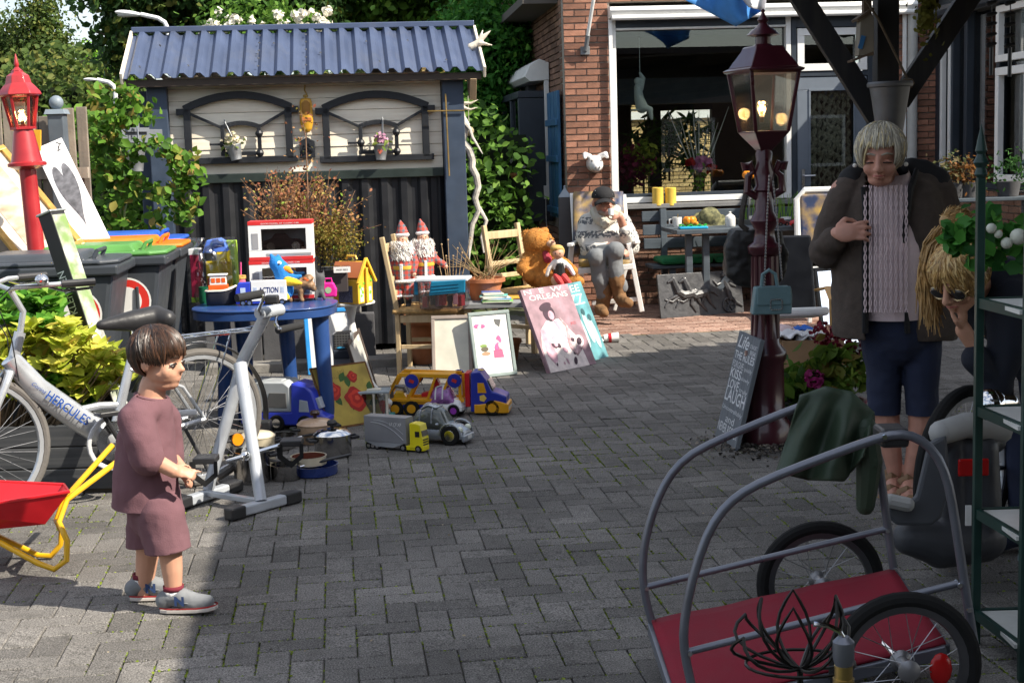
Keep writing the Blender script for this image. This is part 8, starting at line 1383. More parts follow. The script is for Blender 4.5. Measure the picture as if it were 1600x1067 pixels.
# ================================================================== TERRACE BEFORE THE HOUSE
M_GRW = M('grey_stained_wood',(.075,.095,.115),.6,var=.15,wave=(3,30,30,(.055,.07,.085))); M_GRN = M('green_cushion',(.015,.16,.06),.85,var=.12,bump=.3)
def boardset(t,nm,mat,L_,w,h,bev=.005):
    for a,c_ in L_: b = MB(); b.bar(a,c_,w,h); b.build(nm,mat,t,0,bev)
bn = thing('garden_bench','grey slatted garden bench under the picture window','bench',HM @ Vector((1.75,-.42,0)),HYAW); boardset(bn,'back_slat',M_GRW,[((-1.05,.18+.04*j,.62+.13*j),(1.05,.18+.04*j,.62+.13*j)) for j in range(3)],.025,.1); boardset(bn,'seat_slat',M_GRW,[((-1.05,-.2+.1*j,.42),(1.05,-.2+.1*j,.42)) for j in range(4)],.085,.03); boardset(bn,'leg',M_GRW,[((x,y,0),(x,y+(.08 if y > 0 else 0),.95 if y > 0 else .4)) for x in (-.85,.85) for y in (-.18,.14)],.06,.06)
for j,x in enumerate((-.72,-.2,.35)): c_ = thing('seat_cushion',('left','middle','right')[j]+' green cushion on the grey bench','cushion',bn.matrix_basis @ Vector((x,-.06,.44)),HYAW,'green bench cushions'); b = MB(); b.box((0,0,.035),(.5,.42,.06)); b.build('pad',M_GRN,c_,0,.025)
pt_ = thing('picnic_table','dark grey plank table with cups and toys on the terrace','table',(P(1195,360,13.78).x,13.78,0),.1); zt3 = P(1060,362,13.48).z; boardset(pt_,'top_plank',M_GRW,[((-.92,-.3+.145*j,zt3),(1.15,-.3+.145*j,zt3)) for j in range(5)],.137,.04); boardset(pt_,'leg',M_GRW,[((x,-.22,0),(x,-.22,zt3-.03)) for x in (-.78,-.62)]+[((.9,-.25,0),(.9,-.25,zt3-.03))],.06,.06); boardset(pt_,'brace',M_GRW,[((-.6,-.2,.1),(-.1,-.2,zt3-.04)),((.85,-.2,.15),(.4,-.2,zt3-.04))],.04,.06)
def onP(nm,label,cat,px,py,dy=0,grp='things on the terrace table'): p = G(px,py,zt3+.02); p.y = min(max(p.y,13.5),13.95)+dy; p = P(px,py,p.y); p.z = zt3+.02; return thing(nm,label,cat,p,0,grp)
M_CER = M('white_ceramic',(.75,.74,.72),.25,coat=.4)
def cup(t,r,h,handle=True):
    b = MB(); b.lathe([(0,0),(r*.9,0),(r,h*.1),(r,h),(r*.92,h),(r*.9,h*.1),(0,h*.08)],18); b.build('cup',M_CER,t)
    if handle: b = MB(); b.tube([(-r,0,h*.8),(-r*1.6,0,h*.75),(-r*1.6,0,h*.3),(-r,0,h*.2)],.008,6); b.build('handle',M_CER,t)
t = onP('coffee_mug','white mug with a spoon at the left table end','mug',1058,353); cup(t,.045,.09); b = MB(); b.tube([(0,0,.03),(.01,0,.12)],.004,6); b.build('spoon',M('brass',(.5,.3,.1),.4,.9),t)
t = onP('blue_tray_toy','blue and green toy tray with an orange pumpkin toy on the table','toy',1083,359); b = MB(); b.box((0,0,.012),(.26,.14,.024)); b.build('tray',M('tray_blue',(.02,.35,.6),.4),t,0,.008); b = MB(); b.sheet(lambda u,v: ((u-.5)*.25,(v-.5)*.1+.02,.03+.012*sin(u*20)),20,4); b.build('grass',M('toy_grass',(.03,.4,.05),.6),t,0,solid=.01); b = MB(); [b.sph((-.03+.035*cos(a),.01+.02*sin(a),.075),(.032,.03,.042),10) for a in np.linspace(0,2*pi,6,endpoint=False)]; b.sph((.03,-.02,.05),.02,8); blob(b,'pumpkin',M('pumpkin_orange',(.75,.24,.01),.45),t,.006,2)
t = onP('sugar_pot','white lidded sugar pot on the terrace table','pot',1141,354); cup(t,.05,.075,False); b = MB(); b.lathe([(.05,.075),(.045,.095),(.02,.115),(.008,.12),(.014,.135),(0,.142)],16); b.build('lid',M_CER,t)
t = onP('white_bowl','white cup behind the black bag on the table','cup',1179,350); cup(t,.055,.08,False); t = onP('white_saucer_cup','small white cup right of the lamp post on the table','cup',1228,348); cup(t,.05,.06,False); t = onP('grey_mug','pale mug at the right end of the table','mug',1266,350); cup(t,.05,.12)
t = onP('red_toy_jeep','small dark red toy jeep on the terrace table','toy car',1224,352,-.1); b = MB(); b.prism([(-.05,.015),(.05,.015),(.05,.04),(.01,.045),(0,.07),(-.05,.07)],-.025,.025); b.build('body',M('jeep_red',(.12,.02,.02),.4),t,0,.004); toywheels(t,[(x,y,.016) for x in (-.03,.03) for y in (-.025,.025)],.018,.012); t = onP('red_toy_tractor','bright red toy at the right end of the table','toy',1243,353,-.1); b = MB(); b.limb([(-.03,0,.03),(.03,0,.03)],[.028,.025],10); b.sph((0,0,.055),.02,8); blob(b,'body',M_RDT,t,.006,2); toywheels(t,[(x,-.028,.014) for x in (-.03,.03)],.014,.01)
# camouflage hat, planter, pumpkin pick
t = onP('bush_hat','camouflage bush hat lying on the table by the bench','hat',1108,350,.1); k = 13.5/2290; b = MB(); b.sheet(lambda u,v: ((lambda r_,z_,a: (r_*cos(a),r_*sin(a)*.9,max(.004,z_+.02*sin(3*a+1)*min(1,max(0,v-.5)*3))))((.3+.7*v if v > .55 else v*1.24)*.16,.04+.11*(1-(v/.6)**4) if v < .6 else .04-.03*(v-.6),u*2*pi)),40,20,X=TR(0,0,.02) @ RX(.55)); b.build('hat',M('camouflage',(.22,.21,.1),.9,var=.3,scale=16,bump=.4,wave=(22,22,22,(.05,.055,.03)),dirt=.5),t,60,solid=.006)
t = thing('grey_planter','dark grey planter behind the table with grass tips','planter',HM @ Vector((hu(1190),-.5,.28))); b = MB(); b.lathe([(0,0),(.26,0),(.36,.5),(.4,.5),(.4,.56),(.34,.56),(.3,.5),(0,.5)],24); b.build('tub',M('tub_grey',(.06,.066,.07),.6),t); b = MB(); [b.tube([(x_,0,.5),(x_*1.1+rnd.gauss(0,.03),rnd.gauss(0,.05),.72+rnd.random()*.1)],[.008,.002],4) for x_ in [rnd.uniform(-.3,.3) for _ in range(50)]]; b.build('grass',M('blade_green',(.16,.3,.04),.6),t)
t = thing('pumpkin_pick','small orange pumpkin on a stick in the grey planter','decoration',HM @ Vector((hu(1147),-.55,.8))); b = MB(); b.tube([(0,0,0),(0,0,.42)],.01,6); b.build('stick',M('pewter',(.15,.15,.15),.5),t); b = MB(); [b.sph((.035*cos(a),.03*sin(a),.46),(.035,.035,.04),10) for a in np.linspace(0,2*pi,7,endpoint=False)]; blob(b,'pumpkin',MATS['pumpkin_orange'],t,.008,1); b = MB(); [b.box((x_,-.066,.465),(.015,.006,.012)) for x_ in (-.02,.02)]; b.box((0,-.066,.445),(.045,.006,.01)); b.build('carved_face',M_BPL,t,smooth=0,kind='stuff')
# behind the glass
def sill(nm,label,cat,px,py,v=.28): return thingM(nm,label,cat,HM @ TR(ipt(px,py,v)))
for px in (1028,1048): t = sill('yellow_candle',('left' if px < 1040 else 'right')+' yellow pillar candle behind the window glass','candle',px,321,-.06); b = MB(); b.lathe([(0,0),(.055,0),(.055,.17),(.047,.175),(0,.165)],18); b.build('wax',M('wax_yellow',(.75,.5,.08),.5),t); b = MB(); b.tube([(0,0,.15),(0,0,.175)],.004,5); b.build('wick',M_BPL,t)
t = sill('flower_vase','glass vase of red and pink flowers and white twigs in the window','vase',1093,318); b = MB(); b.lathe([(0,0),(.05,0),(.06,.3),(.058,.3),(.045,.01)],16,cap=False); b.build('vase',M_LGL,t); b = MB(); [b.tube([(0,0,.1),(x_*.4,0,.45),(x_,rnd.gauss(0,.05),z_)],[.008,.007,.003],5) for x_,z_ in ((-.28,.92),(-.2,.85),(-.05,.9),(0,.93),(.08,.75),(.28,.95),(.2,.8),(-.12,.8))]; b.build('white_twig',M('birch_white',(.6,.6,.56),.7),t)
for px,py,c_ in ((1080,254,0),(1110,262,0),(1090,260,1),(1105,252,1),(1094,252,1)): q = ipt(px,py,.22)-ipt(1093,318,.28); pts = np.array(q)+np.random.default_rng(px).normal(0,.02,(26,3)); leafmesh('flower_head',pts,np.tile([0,-1,.3],(26,1)),.05,Mleaf('petal%d' % c_,*(('#a01018','#d02a24') if c_ == 0 else ('#c05a9a','#e09ac6')),trl=.2),t,1.1,.5,None,.8,px)
pts = np.random.default_rng(8).normal(0,1,(90,3))*np.array([.05,.04,.12])+np.array([.0,-.02,.2]); leafmesh('leaves',pts,np.tile([0,-1,.3],(90,1)),.05,L_BR,t,1.5,.4,None,.6,8)
for px,py,col,nm,e in ((988,262,('#5a0a30','#8a1a50'),'purple orchid blooms inside the left of the window',(.16,.1,.14)),(1005,248,('#4a6a1c','#a8b040'),'yellow green pot plant inside the window',(.14,.1,.16)),(1045,225,('#1e3a14','#3f6a24'),'large green yucca inside the picture window',(.5,.2,.45))): t = sill('window_plant',nm,'plant',px,py,.5 if px < 1030 else 1.4); q,nn = clumps(40,14,e,px,(0,0,0),.1,.2); leafmesh('foliage',q,nn,.07 if px < 1030 else .22,Mleaf('wp%d' % px,*col),t,1.8 if px < 1030 else 7,.3,None,.6,px); b = MB(); b.tube([(0,0,-.4),(0,0,0)],.012,6); b.build('stem',M_BARK,t)
t = sill('swing_figurine','white figurine on a swing hanging in the window','figurine',1003,180,.3); k = 14.7/2290; b = MB(); b.limb([(0,0,12*k),(-4*k,0,26*k),(-6*k,0,42*k)],[10*k,8*k,6*k],10); b.limb([(0,-.02,12*k),(12*k,-.04,8*k),(14*k,-.04,-6*k)],[7*k,5*k,3*k],8); b.sph((-6*k,0,52*k),6*k,10); b.limb([(0,0,40*k),(4*k,0,56*k),(-2*k,0,64*k)],[3.5*k,3*k,2.5*k],8); blob(b,'figure',M('plaster_white',(.7,.74,.72),.6),t,.01,2); b = MB(); b.box((-2*k,0,8*k),(30*k,.08,2.5*k)); b.build('swing_seat',MATS['plaster_white'],t,0); b = MB(); b.tube([(-2*k,0,8*k),(-2*k,0,118*k)],.004,5); b.build('cord',MATS['plaster_white'],t)
pg_ = thingM('pig_head','white plaster pig head mounted on the brick pier','wall ornament',HM @ TR(hu(928),-.02,hz(928,256))); b = MB(); b.limb([(0,0,0),(0,-.08,-.01)],[.085,.075],14); b.limb([(0,-.08,-.02),(0,-.15,-.035)],[.055,.045],12)
for s_ in (-1,1): b.limb([(s_*.05,-.03,.07),(s_*.1,-.06,.09),(s_*.11,-.1,.06)],[.03,.03,.018],8)
blob(b,'head',M_CER,pg_,.008,3)
for s_ in (-1,1): b = MB(); b.sph((s_*.018,-.192,-.035),(.009,.006,.012),8); b.build('nostril',M('pig_shadow',(.2,.19,.18),.8),pg_); b = MB(); b.sph((s_*.045,-.13,.03),.01,8); b.build('eye',MATS['pig_shadow'],pg_)
# flag
fl_ = thing('flag','blue and white flag hanging at the top edge','flag',P(1120,0,13.2)); o0 = Vector(fl_.location); M_FLB2 = M('flag_blue',(.07,.28,.66),.7,trl=.3)
for nm,m_,(A0,A1,B0,B1) in (('blue_field',M_FLB2,((1062,-4),(1195,-60),(1150,42),(1190,18))),('white_field',M('flag_white',(.7,.7,.72),.7,trl=.3),((1126,-40),(1205,-60),(1170,12),(1195,18)))): b = MB(); b.sheet(lambda u,v: tuple(P(*((1-v)*np.array(A0)*(1-u)+(1-v)*np.array(A1)*u+v*np.array(B0)*(1-u)+v*np.array(B1)*u),13.2+.12*sin(u*7+v*3)+(-.16 if nm[0] == 'w' else 0))-o0),16,12); b.build(nm,m_,fl_,60,solid=.002)
fp = thingM('flag_pole','white flag pole in a bracket on the brick pier','pole',HM @ TR(hu(917),-.03,hz(917,80))); b = MB(); b.box((0,0,0),(.09,.04,.08)); b.build('bracket',M('bracket_grey',(.16,.17,.18),.5),fp,0,.005); b = MB(); b.tube([(0,-.03,0),(.02,-.08,.14)],.022,10); b.build('socket',MATS['bracket_grey'],fp); b = MB(); b.tube([(.015,-.07,.12),(.14,-.5,1.1)],.017,10); b.build('pole',M_WHT,fp)
ob_ = thing('stone_obelisk','slim dark grey garden column behind the recliner','column',(P(884,370,13.9).x,13.9,0)); zo = P(884,308,13.9).z; b = MB(); b.box((0,0,zo/2),(.15,.15,zo),taper=.8); b.build('shaft',M('slate_grey',(.07,.07,.075),.7),ob_,0,.006); b = MB(); b.lathe([(.09,zo),(.02,zo+.07),(.012,zo+.09),(.018,zo+.1),(0,zo+.11)],4,X=RZ(pi/4)); b.build('cap',M('slate_cap',(.2,.24,.28),.5),ob_,0)
# relief plaque
X,wd = lean(G(1033,498),G(1163,488),RAD(10)); H = .40; t = thingM('relief_plaque','black relief plaque of two horses pulling a chariot','plaque',X); M_PLQ = M('black_relief',(.06,.061,.065),.42,.1,var=.25,scale=20,bump=.6,bscale=50,coat=.15); b = MB(); b.box((wd/2,H/2,-.012),(wd,H,.025)); b.build('plate',M_PLQ,t,0,.003); b = MB()
def RL(L_,r): b.limb([(x*wd,y*H,.004) for x,y in L_],[q*wd for q in r],8)
for dx,dy in ((0,0),(-.13,.02)): RL([(.55+dx,.52+dy),(.42+dx,.48+dy),(.36+dx,.56+dy)],[.05,.05,.045]); RL([(.36+dx,.58+dy),(.33+dx,.74+dy),(.31+dx,.86+dy)],[.045,.035,.028]); RL([(.31+dx,.86+dy),(.25+dx,.8+dy)],[.026,.014]); RL([(.35+dx,.48+dy),(.24+dx,.4+dy),(.19+dx,.24+dy)],[.024,.014,.01]); RL([(.38+dx,.46+dy),(.28+dx,.34+dy),(.2+dx,.4+dy)],[.022,.014,.01]); RL([(.56+dx,.5+dy),(.6+dx,.3+dy),(.66+dx,.14)],[.035,.018,.01]); RL([(.53+dx,.48+dy),(.5+dx,.28),(.55+dx,.1)],[.032,.016,.01]); RL([(.57+dx,.55+dy),(.65+dx,.52),(.7+dx,.42)],[.015,.012,.006])
RL([(.84,.35),(.82,.6),(.78,.78)],[.03,.035,.03]); RL([(.78,.9)],[.03]); RL([(.8,.76),(.7,.68),(.66,.78)],[.018,.014,.01]); RL([(.84,.38),(.92,.24),(.98,.16)],[.028,.02,.012]); RL([(.84,.7),(.92,.62)],[.02,.012])
b.build('relief_figures',M_PLQ,t); b = MB(); b.tube([(.82*wd+.075*wd*cos(a),.2*H+.075*wd*sin(a),.008) for a in np.linspace(0,2*pi,20,endpoint=False)],.008,8,closed=True); [b.tube([(.82*wd,.2*H,.008),(.82*wd+.07*wd*cos(a),.2*H+.07*wd*sin(a),.008)],.005,6) for a in np.linspace(0,2*pi,6,endpoint=False)]; b.build('chariot_wheel',M_PLQ,t)
# ================================================================== MAROON LAMP POST with bags, sign, boxes
lpt = thing('lamp_post','dark maroon cast iron lamp post with lit lantern','lamp post',(P(1197,690,7.6).x,7.6,0)); M_MAR = M('maroon_iron',(.055,.008,.015),.35,var=.15,coat=.4); Zp = lambda py: P(1195,py,7.6).z
b = MB(); b.lathe([(.13,0),(.13,.1),(.1,.14),(.095,.42),(.11,.45),(.11,.48),(.075,.52),(.062,Zp(490)),(.06,Zp(400)),(.085,Zp(395)),(.09,Zp(385)),(.06,Zp(378)),(.05,Zp(360)),(.075,Zp(345)),(.05,Zp(330)),(.045,Zp(300)),(.06,Zp(297)),(.045,Zp(290)),(.055,Zp(270)),(.04,Zp(255)),(.045,Zp(240)),(.03,Zp(230)),(.035,Zp(212))],20); b.build('column',M_MAR,lpt,50)
for a in np.linspace(0,2*pi,10,endpoint=False): b = MB(); b.tube([(.066*cos(a),.066*sin(a),.55),(.06*cos(a),.06*sin(a),Zp(400))],.011,6); b.build('flute',M_MAR,lpt)
for s_ in (-1,1): b = MB(); b.tube([(s_*.03,0,Zp(310)),(s_*.09,-.01,Zp(298)),(s_*.085,-.01,Zp(275)),(s_*.06,-.01,Zp(268)),(s_*.08,-.01,Zp(255)),(s_*.1,-.01,Zp(256)),(s_*.095,-.01,Zp(266))],[.018,.022,.018,.016,.022,.026,.018],10); b.build('scroll_bracket',M_MAR,lpt)
zb,zt_,zr,zn = Zp(206),Zp(112),Zp(74),Zp(20); s0,s1 = .1,.145; b = MB(); R4 = pi/4+.3
for i in range(4): a = pi/2*i+R4; b.bar((cos(a)*s0*1.3,sin(a)*s0*1.3,zb),(cos(a)*s1*1.3,sin(a)*s1*1.3,zt_),.018,.018)
b.lathe([(.04,zb-.1),(.05,zb-.09),(.13,zb-.012),(.14,zb),(.12,zb+.005)],4,X=RZ(R4)); b.lathe([(.19,zt_-.012),(.215,zt_),(.22,zt_+.008),(.19,zt_+.018)],4,X=RZ(R4)); b.build('lantern_cage',M_MAR,lpt,20,.003)
for i in range(4): a0_,a1_ = pi/2*i+R4,pi/2*(i+1)+R4; b = MB(); b.add([(cos(a0_)*s0*1.27,sin(a0_)*s0*1.27,zb),(cos(a1_)*s0*1.27,sin(a1_)*s0*1.27,zb),(cos(a1_)*s1*1.27,sin(a1_)*s1*1.27,zt_),(cos(a0_)*s1*1.27,sin(a0_)*s1*1.27,zt_)],[(0,1,2,3)]); b.build('pane',M_LGL,lpt,0,solid=.002)
b = MB(); b.lathe([(.19,zt_+.018),(.165,zt_+.05),(.12,zr-.02),(.11,zr),(.10,zr+.004)],4,X=RZ(R4)); b.build('lantern_roof',M_MAR,lpt,20,.004); b = MB(); b.lathe([(.06,zr),(.04,zr+.015),(.04,zr+.05),(.085,zr+.06),(.06,zr+.085),(.035,zr+.1),(.02,zr+.12),(.03,zr+.135),(.012,zr+.16),(.008,zn),(.012,zn+.01),(0,zn+.02)],16); b.build('finial',M_MAR,lpt); bulb(lpt,(-.01,0,Zp(168)),.032,18)
# bags
hbg = thing('blue_handbag','small grey blue handbag with jewelled buckle hanging on a chain','handbag',P(1206,490,7.4)); k = 7.4/2290; M_HBG = M('bag_bluegrey',(.13,.22,.24),.55,bump=.2,bscale=200); b = MB(); b.prism([(-33*k,0),(29*k,0),(30*k,30*k),(28*k,43*k),(-27*k,43*k),(-30*k,20*k)],-.045,.045); b.build('body',M_HBG,hbg,0,.008); b = MB(); b.prism([(-26*k,15*k),(28*k,15*k),(27*k,44*k),(-25*k,44*k)],-.052,-.044); b.build('flap',M_HBG,hbg,0,.004); b = MB(); b.tube([(-16*k,0,43*k),(-14*k,0,62*k),(-4*k,0,69*k),(6*k,0,62*k),(9*k,0,43*k)],3*k,8); b.build('handle',M_HBG,hbg); b = MB(); [b.sph((4*k+9*k*max(-1,min(1,1.3*cos(a))),-.055,16*k+8*k*max(-1,min(1,1.3*sin(a)))),1.6*k,6) for a in np.linspace(0,2*pi,22,endpoint=False)]; b.build('buckle_stones',M('rhinestone',(.6,.62,.62),.15,.8),hbg,kind='stuff')
b = MB()
for L_ in ([(1202,276),(1198,350),(1194,452)],[(1208,285),(1215,350),(1222,440)]):
    pts = [P(x,y,7.42)-Vector(hbg.location) for x,y in L_]
    for a,c_ in zip(pts,pts[1:]): n = int((c_-a).length/.016); [b.sph(a.lerp(c_,i/n),(.005,.004,.010),6) for i in range(n)]
b.build('chain',M('chain_steel',(.35,.35,.36),.3,.9),hbg,kind='stuff')
kb = thing('black_handbag','large soft black leather bag hanging on the lamp post','handbag',P(1180,447,7.78)); k = 7.78/2290; M_KBG = M('black_leather',(.02,.019,.018),.5,var=.2,bump=.5,bscale=30); b = MB(); b.prism([(-30*k,0),(30*k,-2*k),(46*k,14*k),(50*k,50*k),(40*k,88*k),(-36*k,92*k),(-50*k,60*k),(-48*k,22*k)],-.07,.07); bo = blob(b,'bag',M_KBG,kb,.008,50); wrinkle(bo,.03,.08); b = MB(); b.tube([P(x,y,7.72)-Vector(kb.location) for x,y in ((1172,270),(1168,290),(1160,330),(1158,352),(1168,360))],.018,8,flat=.6); b.build('plaited_strap',M('strap_brown',(.04,.033,.028),.7,var=.4,scale=60,bump=1),kb)
X,wd = lean(G(1117,681),G(1148,704),RAD(14)); H = .585; t = thingM('slogan_board','grey wooden board lettered LIFE IS SHORT leaning on the lamp post','sign',X)
for j in range(3): b = MB(); b.box((wd*(j+.5)/3,H/2,-.012),(wd/3-.002,H,.024)); b.build('board',M('grey_board',(.15,.17,.19),.75,var=.12,wave=(40,2,40,(.12,.135,.15))),t,0,.002)
M_SLW = M('sign_white',(.62,.64,.66),.7)
for s_,y,h,x,wf,sh in (('Life',.86,.07,.34,.5,.3),('IS SHORT',.89,.022,.8,.3,0),('BREAK',.835,.024,.82,.26,0),('THE RULES',.755,.042,.5,.9,0),('FORGIVE',.675,.036,.3,.5,0),('quickly',.67,.028,.78,.34,0),('KISS',.58,.05,.3,.5,0),('slowly',.58,.028,.76,.36,0),('LOVE',.48,.05,.3,.5,0),('truly',.475,.032,.78,.36,0),('LAUGH',.36,.07,.5,.92,0),('Uncontrollably',.27,.03,.5,.92,0),('and',.18,.04,.5,.4,0),('NEVER REGRET',.08,.05,.5,.94,0)): text(s_,M_SLW,t,TR(wd*x,H*y,.0008),h,wd*wf,shear=sh,bold=.012 if h > .04 else 0)
gv = leafmesh('gravel',np.stack([np.random.default_rng(2).normal(1.33,.16,900),np.random.default_rng(3).normal(7.5,.16,900),np.full(900,.006)],1),np.tile([0,0,1.],(900,1)),.022,Mleaf('pebbles','#2c2a28','#6a625a','#8f8578',trl=0),None,1.2,.5,'stuff',.5,2); gv['label'] = 'loose dark gravel round the lamp post foot'; gv['category'] = 'gravel'
M_CRD2 = M('cardboard',(.32,.2,.11),.85,var=.1); bxx = gl('cardboard_box','open cardboard box full of linen behind the lamp post','box',1262,585); k = kk(bxx)
for c_,d_ in (((0,-.2,.13),(.4,.006,.26)),((0,.2,.13),(.4,.006,.26)),((-.2,0,.13),(.006,.394,.26)),((.2,0,.13),(.006,.394,.26)),((0,0,.004),(.39,.39,.006))): b = MB(); b.box(c_,d_); b.build('side_panel',M_CRD2,bxx,0)
ln_ = thing('linen_pile','crumpled white, blue and brown cloths heaped in the cardboard box','cloth',Vector(bxx.location)+Vector((0,0,.2)))
for j,(x,y,c_) in enumerate(((-.12,-.08,(.6,.6,.62)),(.02,-.1,(.55,.55,.55)),(-.02,.05,(.03,.12,.45)),(.12,-.05,(.4,.2,.12)),(-.13,.1,(.65,.5,.5)))): b = MB(); b.sheet(lambda u,v: (x+(u-.5)*.24,y+(v-.5)*.2,.05+.05*mnoise.noise(Vector((u*4+j,v*4,j)))+.05*(1-(2*u-1)**2)),16,12); b.build('cloth',M('linen%d' % j,c_,.9),ln_,60,solid=.008)
X,wd = lean(G(1292,545),G(1345,540),RAD(12)); t = thingM('standing_mirror','dark framed mirror reflecting the sky behind the woman','mirror',X @ TR(-.04,.0,0)); wd += .1; pframe(t,wd,.62,.03,.02,M_BPL); b = MB(); b.box((wd/2,.31,.008),(wd-.05,.57,.01)); b.build('glass',M('mirror_clear',(.9,.92,.94),.02,1.,var=.01),t,0)
bc_ = thing('bentwood_chair','bentwood armchair with white cloth behind the lamp post','chair',(P(1238,490,10.3).x,10.3,0)); M_BNT = M('bent_birch',(.5,.28,.09),.5)
for s_ in (-.22,.22): b = MB(); b.tube([(s_,.3,.02),(s_,-.3,.02),(s_,-.36,.12),(s_,-.3,.48),(s_,-.15,.55),(s_,.2,.5)],.028,8,flat=.4); b.build('side_frame',M_BNT,bc_)
b = MB(); b.box((0,0,.36),(.42,.5,.06),rx=-.15); b.build('seat',M_WPL,bc_,0,.02); b = MB(); b.box((0,.3,.62),(.42,.06,.55),rx=-.3); b.build('backrest',M_BPL,bc_,0,.02)
wc_ = thing('garden_chair','white framed garden chair with blue and yellow cushion by the door','chair',(P(1290,350,12.9).x,12.9,0)); b = MB(); b.tube([(-.22,.1,.5),(-.22,.16,1.05),(-.15,.17,1.13),(.2,.17,1.13),(.24,.16,1.05),(.24,.1,.5)],.03,8); b.build('back_frame',M_WPL,wc_); b = MB(); b.box((0,.13,.8),(.4,.05,.6),rx=-.1); b.build('cushion',M_CHK,wc_,0,.02); b = MB(); b.box((0,-.1,.43),(.46,.45,.05)); b.build('seat',M_WPL,wc_,0,.015)
for x in (-.2,.2):
    for y in (-.28,.12): b = MB(); b.bar((x,y,0),(x,y,.42),.035); b.build('leg',M_WPL,wc_,0,.005)
# pot plants
def potplant(label,px,py,r,h,pm,leaf,lm,e,n,seed,bloom=None):
    t = gl('pot_plant',label,'plant',px,py,group='pot plants by the lamp post'); b = MB(); b.lathe([(0,0),(r*.75,0),(r,h*.9),(r*1.06,h*.9),(r*1.06,h),(r*.95,h),(r*.9,h*.85),(0,h*.8)],22); b.build('pot',pm,t); q,nn = clumps(n,9,e,seed,(0,0,h+e[2]*.7),.07,.2); leafmesh('foliage',q,nn,leaf,lm,t,1.7,.35,None,.5,seed)
    for c_,col,rr in bloom or (): pts = np.random.default_rng(int(abs(c_[0])*900)+50).normal(0,1,(70,3)); pts = pts/np.linalg.norm(pts,axis=1)[:,None]*rr+np.array(c_); leafmesh('bloom',pts,pts-np.array(c_),.03,Mleaf('bloom'+col[0],*col,trl=.2),t,1.1,.4,None,.3,3)
potplant('green leafy plant in a black pot beside the lamp post',1256,668,.13,.16,M_BPL,.09,L_MD,(.15,.13,.1),34,81); potplant('hydrangea with pink bloom in a maroon pot',1308,672,.15,.17,M('pot_maroon',(.2,.02,.05),.4),.085,Mleaf('hydrangea_leaf','#3c5a1e','#6f8a34','#8a6a3a'),(.18,.15,.17),40,82,(((-.14,-.08,.3),('#b02a78','#d85aa0'),.045),((.02,.05,.5),('#5a1024','#8a2a3c'),.07),((-.06,.1,.52),('#6a1428','#9a3446'),.06),((.1,.0,.46),('#4a1020','#7a2a34'),.05)))
# ================================================================== GREEN RACK, garland, cart
rk = thing('shelf_rack','dark green metal rack with white shelves at the right edge','rack'); M_RKG = M('rack_green',(.012,.04,.032),.4,var=.2,dirt=.15,dirtcol=(.06,.05,.04)); xr_,y0_,y1_ = 1.415,4.40,4.07
for x,y in ((xr_,y0_),(xr_+.03,y1_),(xr_+.6,y0_),(xr_+.6,y1_)): b = MB(); b.box((x,y,.72),(.024,.024,1.44)); b.build('upright',M_RKG,rk,0,.002); b = MB(); b.lathe([(.012,1.44),(.02,1.45),(.014,1.47),(.024,1.485),(.016,1.5),(.012,1.51),(.018,1.52),(.01,1.56),(0,1.6)],12,(x,y,0)); b.build('finial',M_RKG,rk)
for z in (1.07,.74,.42,.10):
    b = MB(); b.box((xr_+.3,(y0_+y1_)/2,z),(.58,.31,.012)); b.build('shelf',M('shelf_white',(.6,.6,.56),.5,dirt=.3,dirtcol=(.3,.28,.2)),rk,0)
    for a,c_ in (((xr_,y0_),(xr_+.03,y1_)),((xr_,y0_),(xr_+.6,y0_)),((xr_+.03,y1_),(xr_+.6,y1_))): b = MB(); b.bar((*a,z-.005),(*c_,z-.005),.016,.03); b.build('shelf_rail',M_RKG,rk,0)
gd = thing('leaf_garland','green leaf garland with white balls hanging on the rack','garland',P(1540,375,4.9)); o0 = Vector(gd.location); Q,NN = [],[]
for px,py in ((1500,360),(1512,385),(1495,375),(1530,350),(1540,345),(1555,360),(1575,372),(1590,365),(1520,400),(1545,395),(1565,400),(1585,392),(1600,350),(1510,350),(1533,372)): q = np.array(P(px,py,4.85)-o0); Q.append(q+np.random.default_rng(px).normal(0,.024,(13,3))); NN.append(np.tile([-.2,-.7,.5],(13,1)))
leafmesh('leaves',np.concatenate(Q),np.concatenate(NN),.055,Mleaf('silk_leaf','#1e4a1c','#4a8a34','#6aa84a',trl=.15),gd,1.5,.3,None,.5,4)
for px,py,r in ((1591,370,.027),(1573,380,.019),(1549,357,.017),(1560,366,.014)): b = MB(); b.sph(P(px,py,4.75)-o0,r,14); b.build('white_ball',M('berry_white',(.6,.62,.52),.45),gd)
sb_ = thing('terracotta_figure','orange clay block standing on a lower rack shelf','ornament',(xr_+.14,y0_-.16,.427)); b = MB(); b.prism([(-.04,0),(.06,0),(.06,.3),(.05,.36),(-.02,.36),(-.03,.3),(-.045,.28)],-.05,.05); b.build('block',M('clay_orange',(.45,.14,.04),.8),sb_,0,.006)
gp_ = thing('blue_grey_pot','ribbed blue grey pot on the lowest rack shelf','pot',(xr_+.17,y0_-.18,.107)); b = MB(); b.lathe([(0,0),(.075,0),(.095,.2),(.1,.2),(.1,.215),(.09,.21),(0,.19)],22); b.build('pot',M('pot_bluegrey',(.12,.16,.18),.6),gp_)
ct = thing('bike_trailer','two wheeled cargo trailer with red fabric bed and grey tube frame','trailer',G(1340,1050)); o0 = Vector(ct.location); M_TBE = M('tube_grey',(.17,.18,.21),.35,.5,var=.1); M_BED = M('red_canvas',(.21,.005,.02),.8,var=.1,bump=.3,bscale=250); YF,YN = 4.28,3.76
bl_,br_,nr_,nl_ = P(1018,970,YF)-o0,P(1396,889,YF)-o0,P(1478,1004,YN)-o0,P(1062,1104,YN)-o0
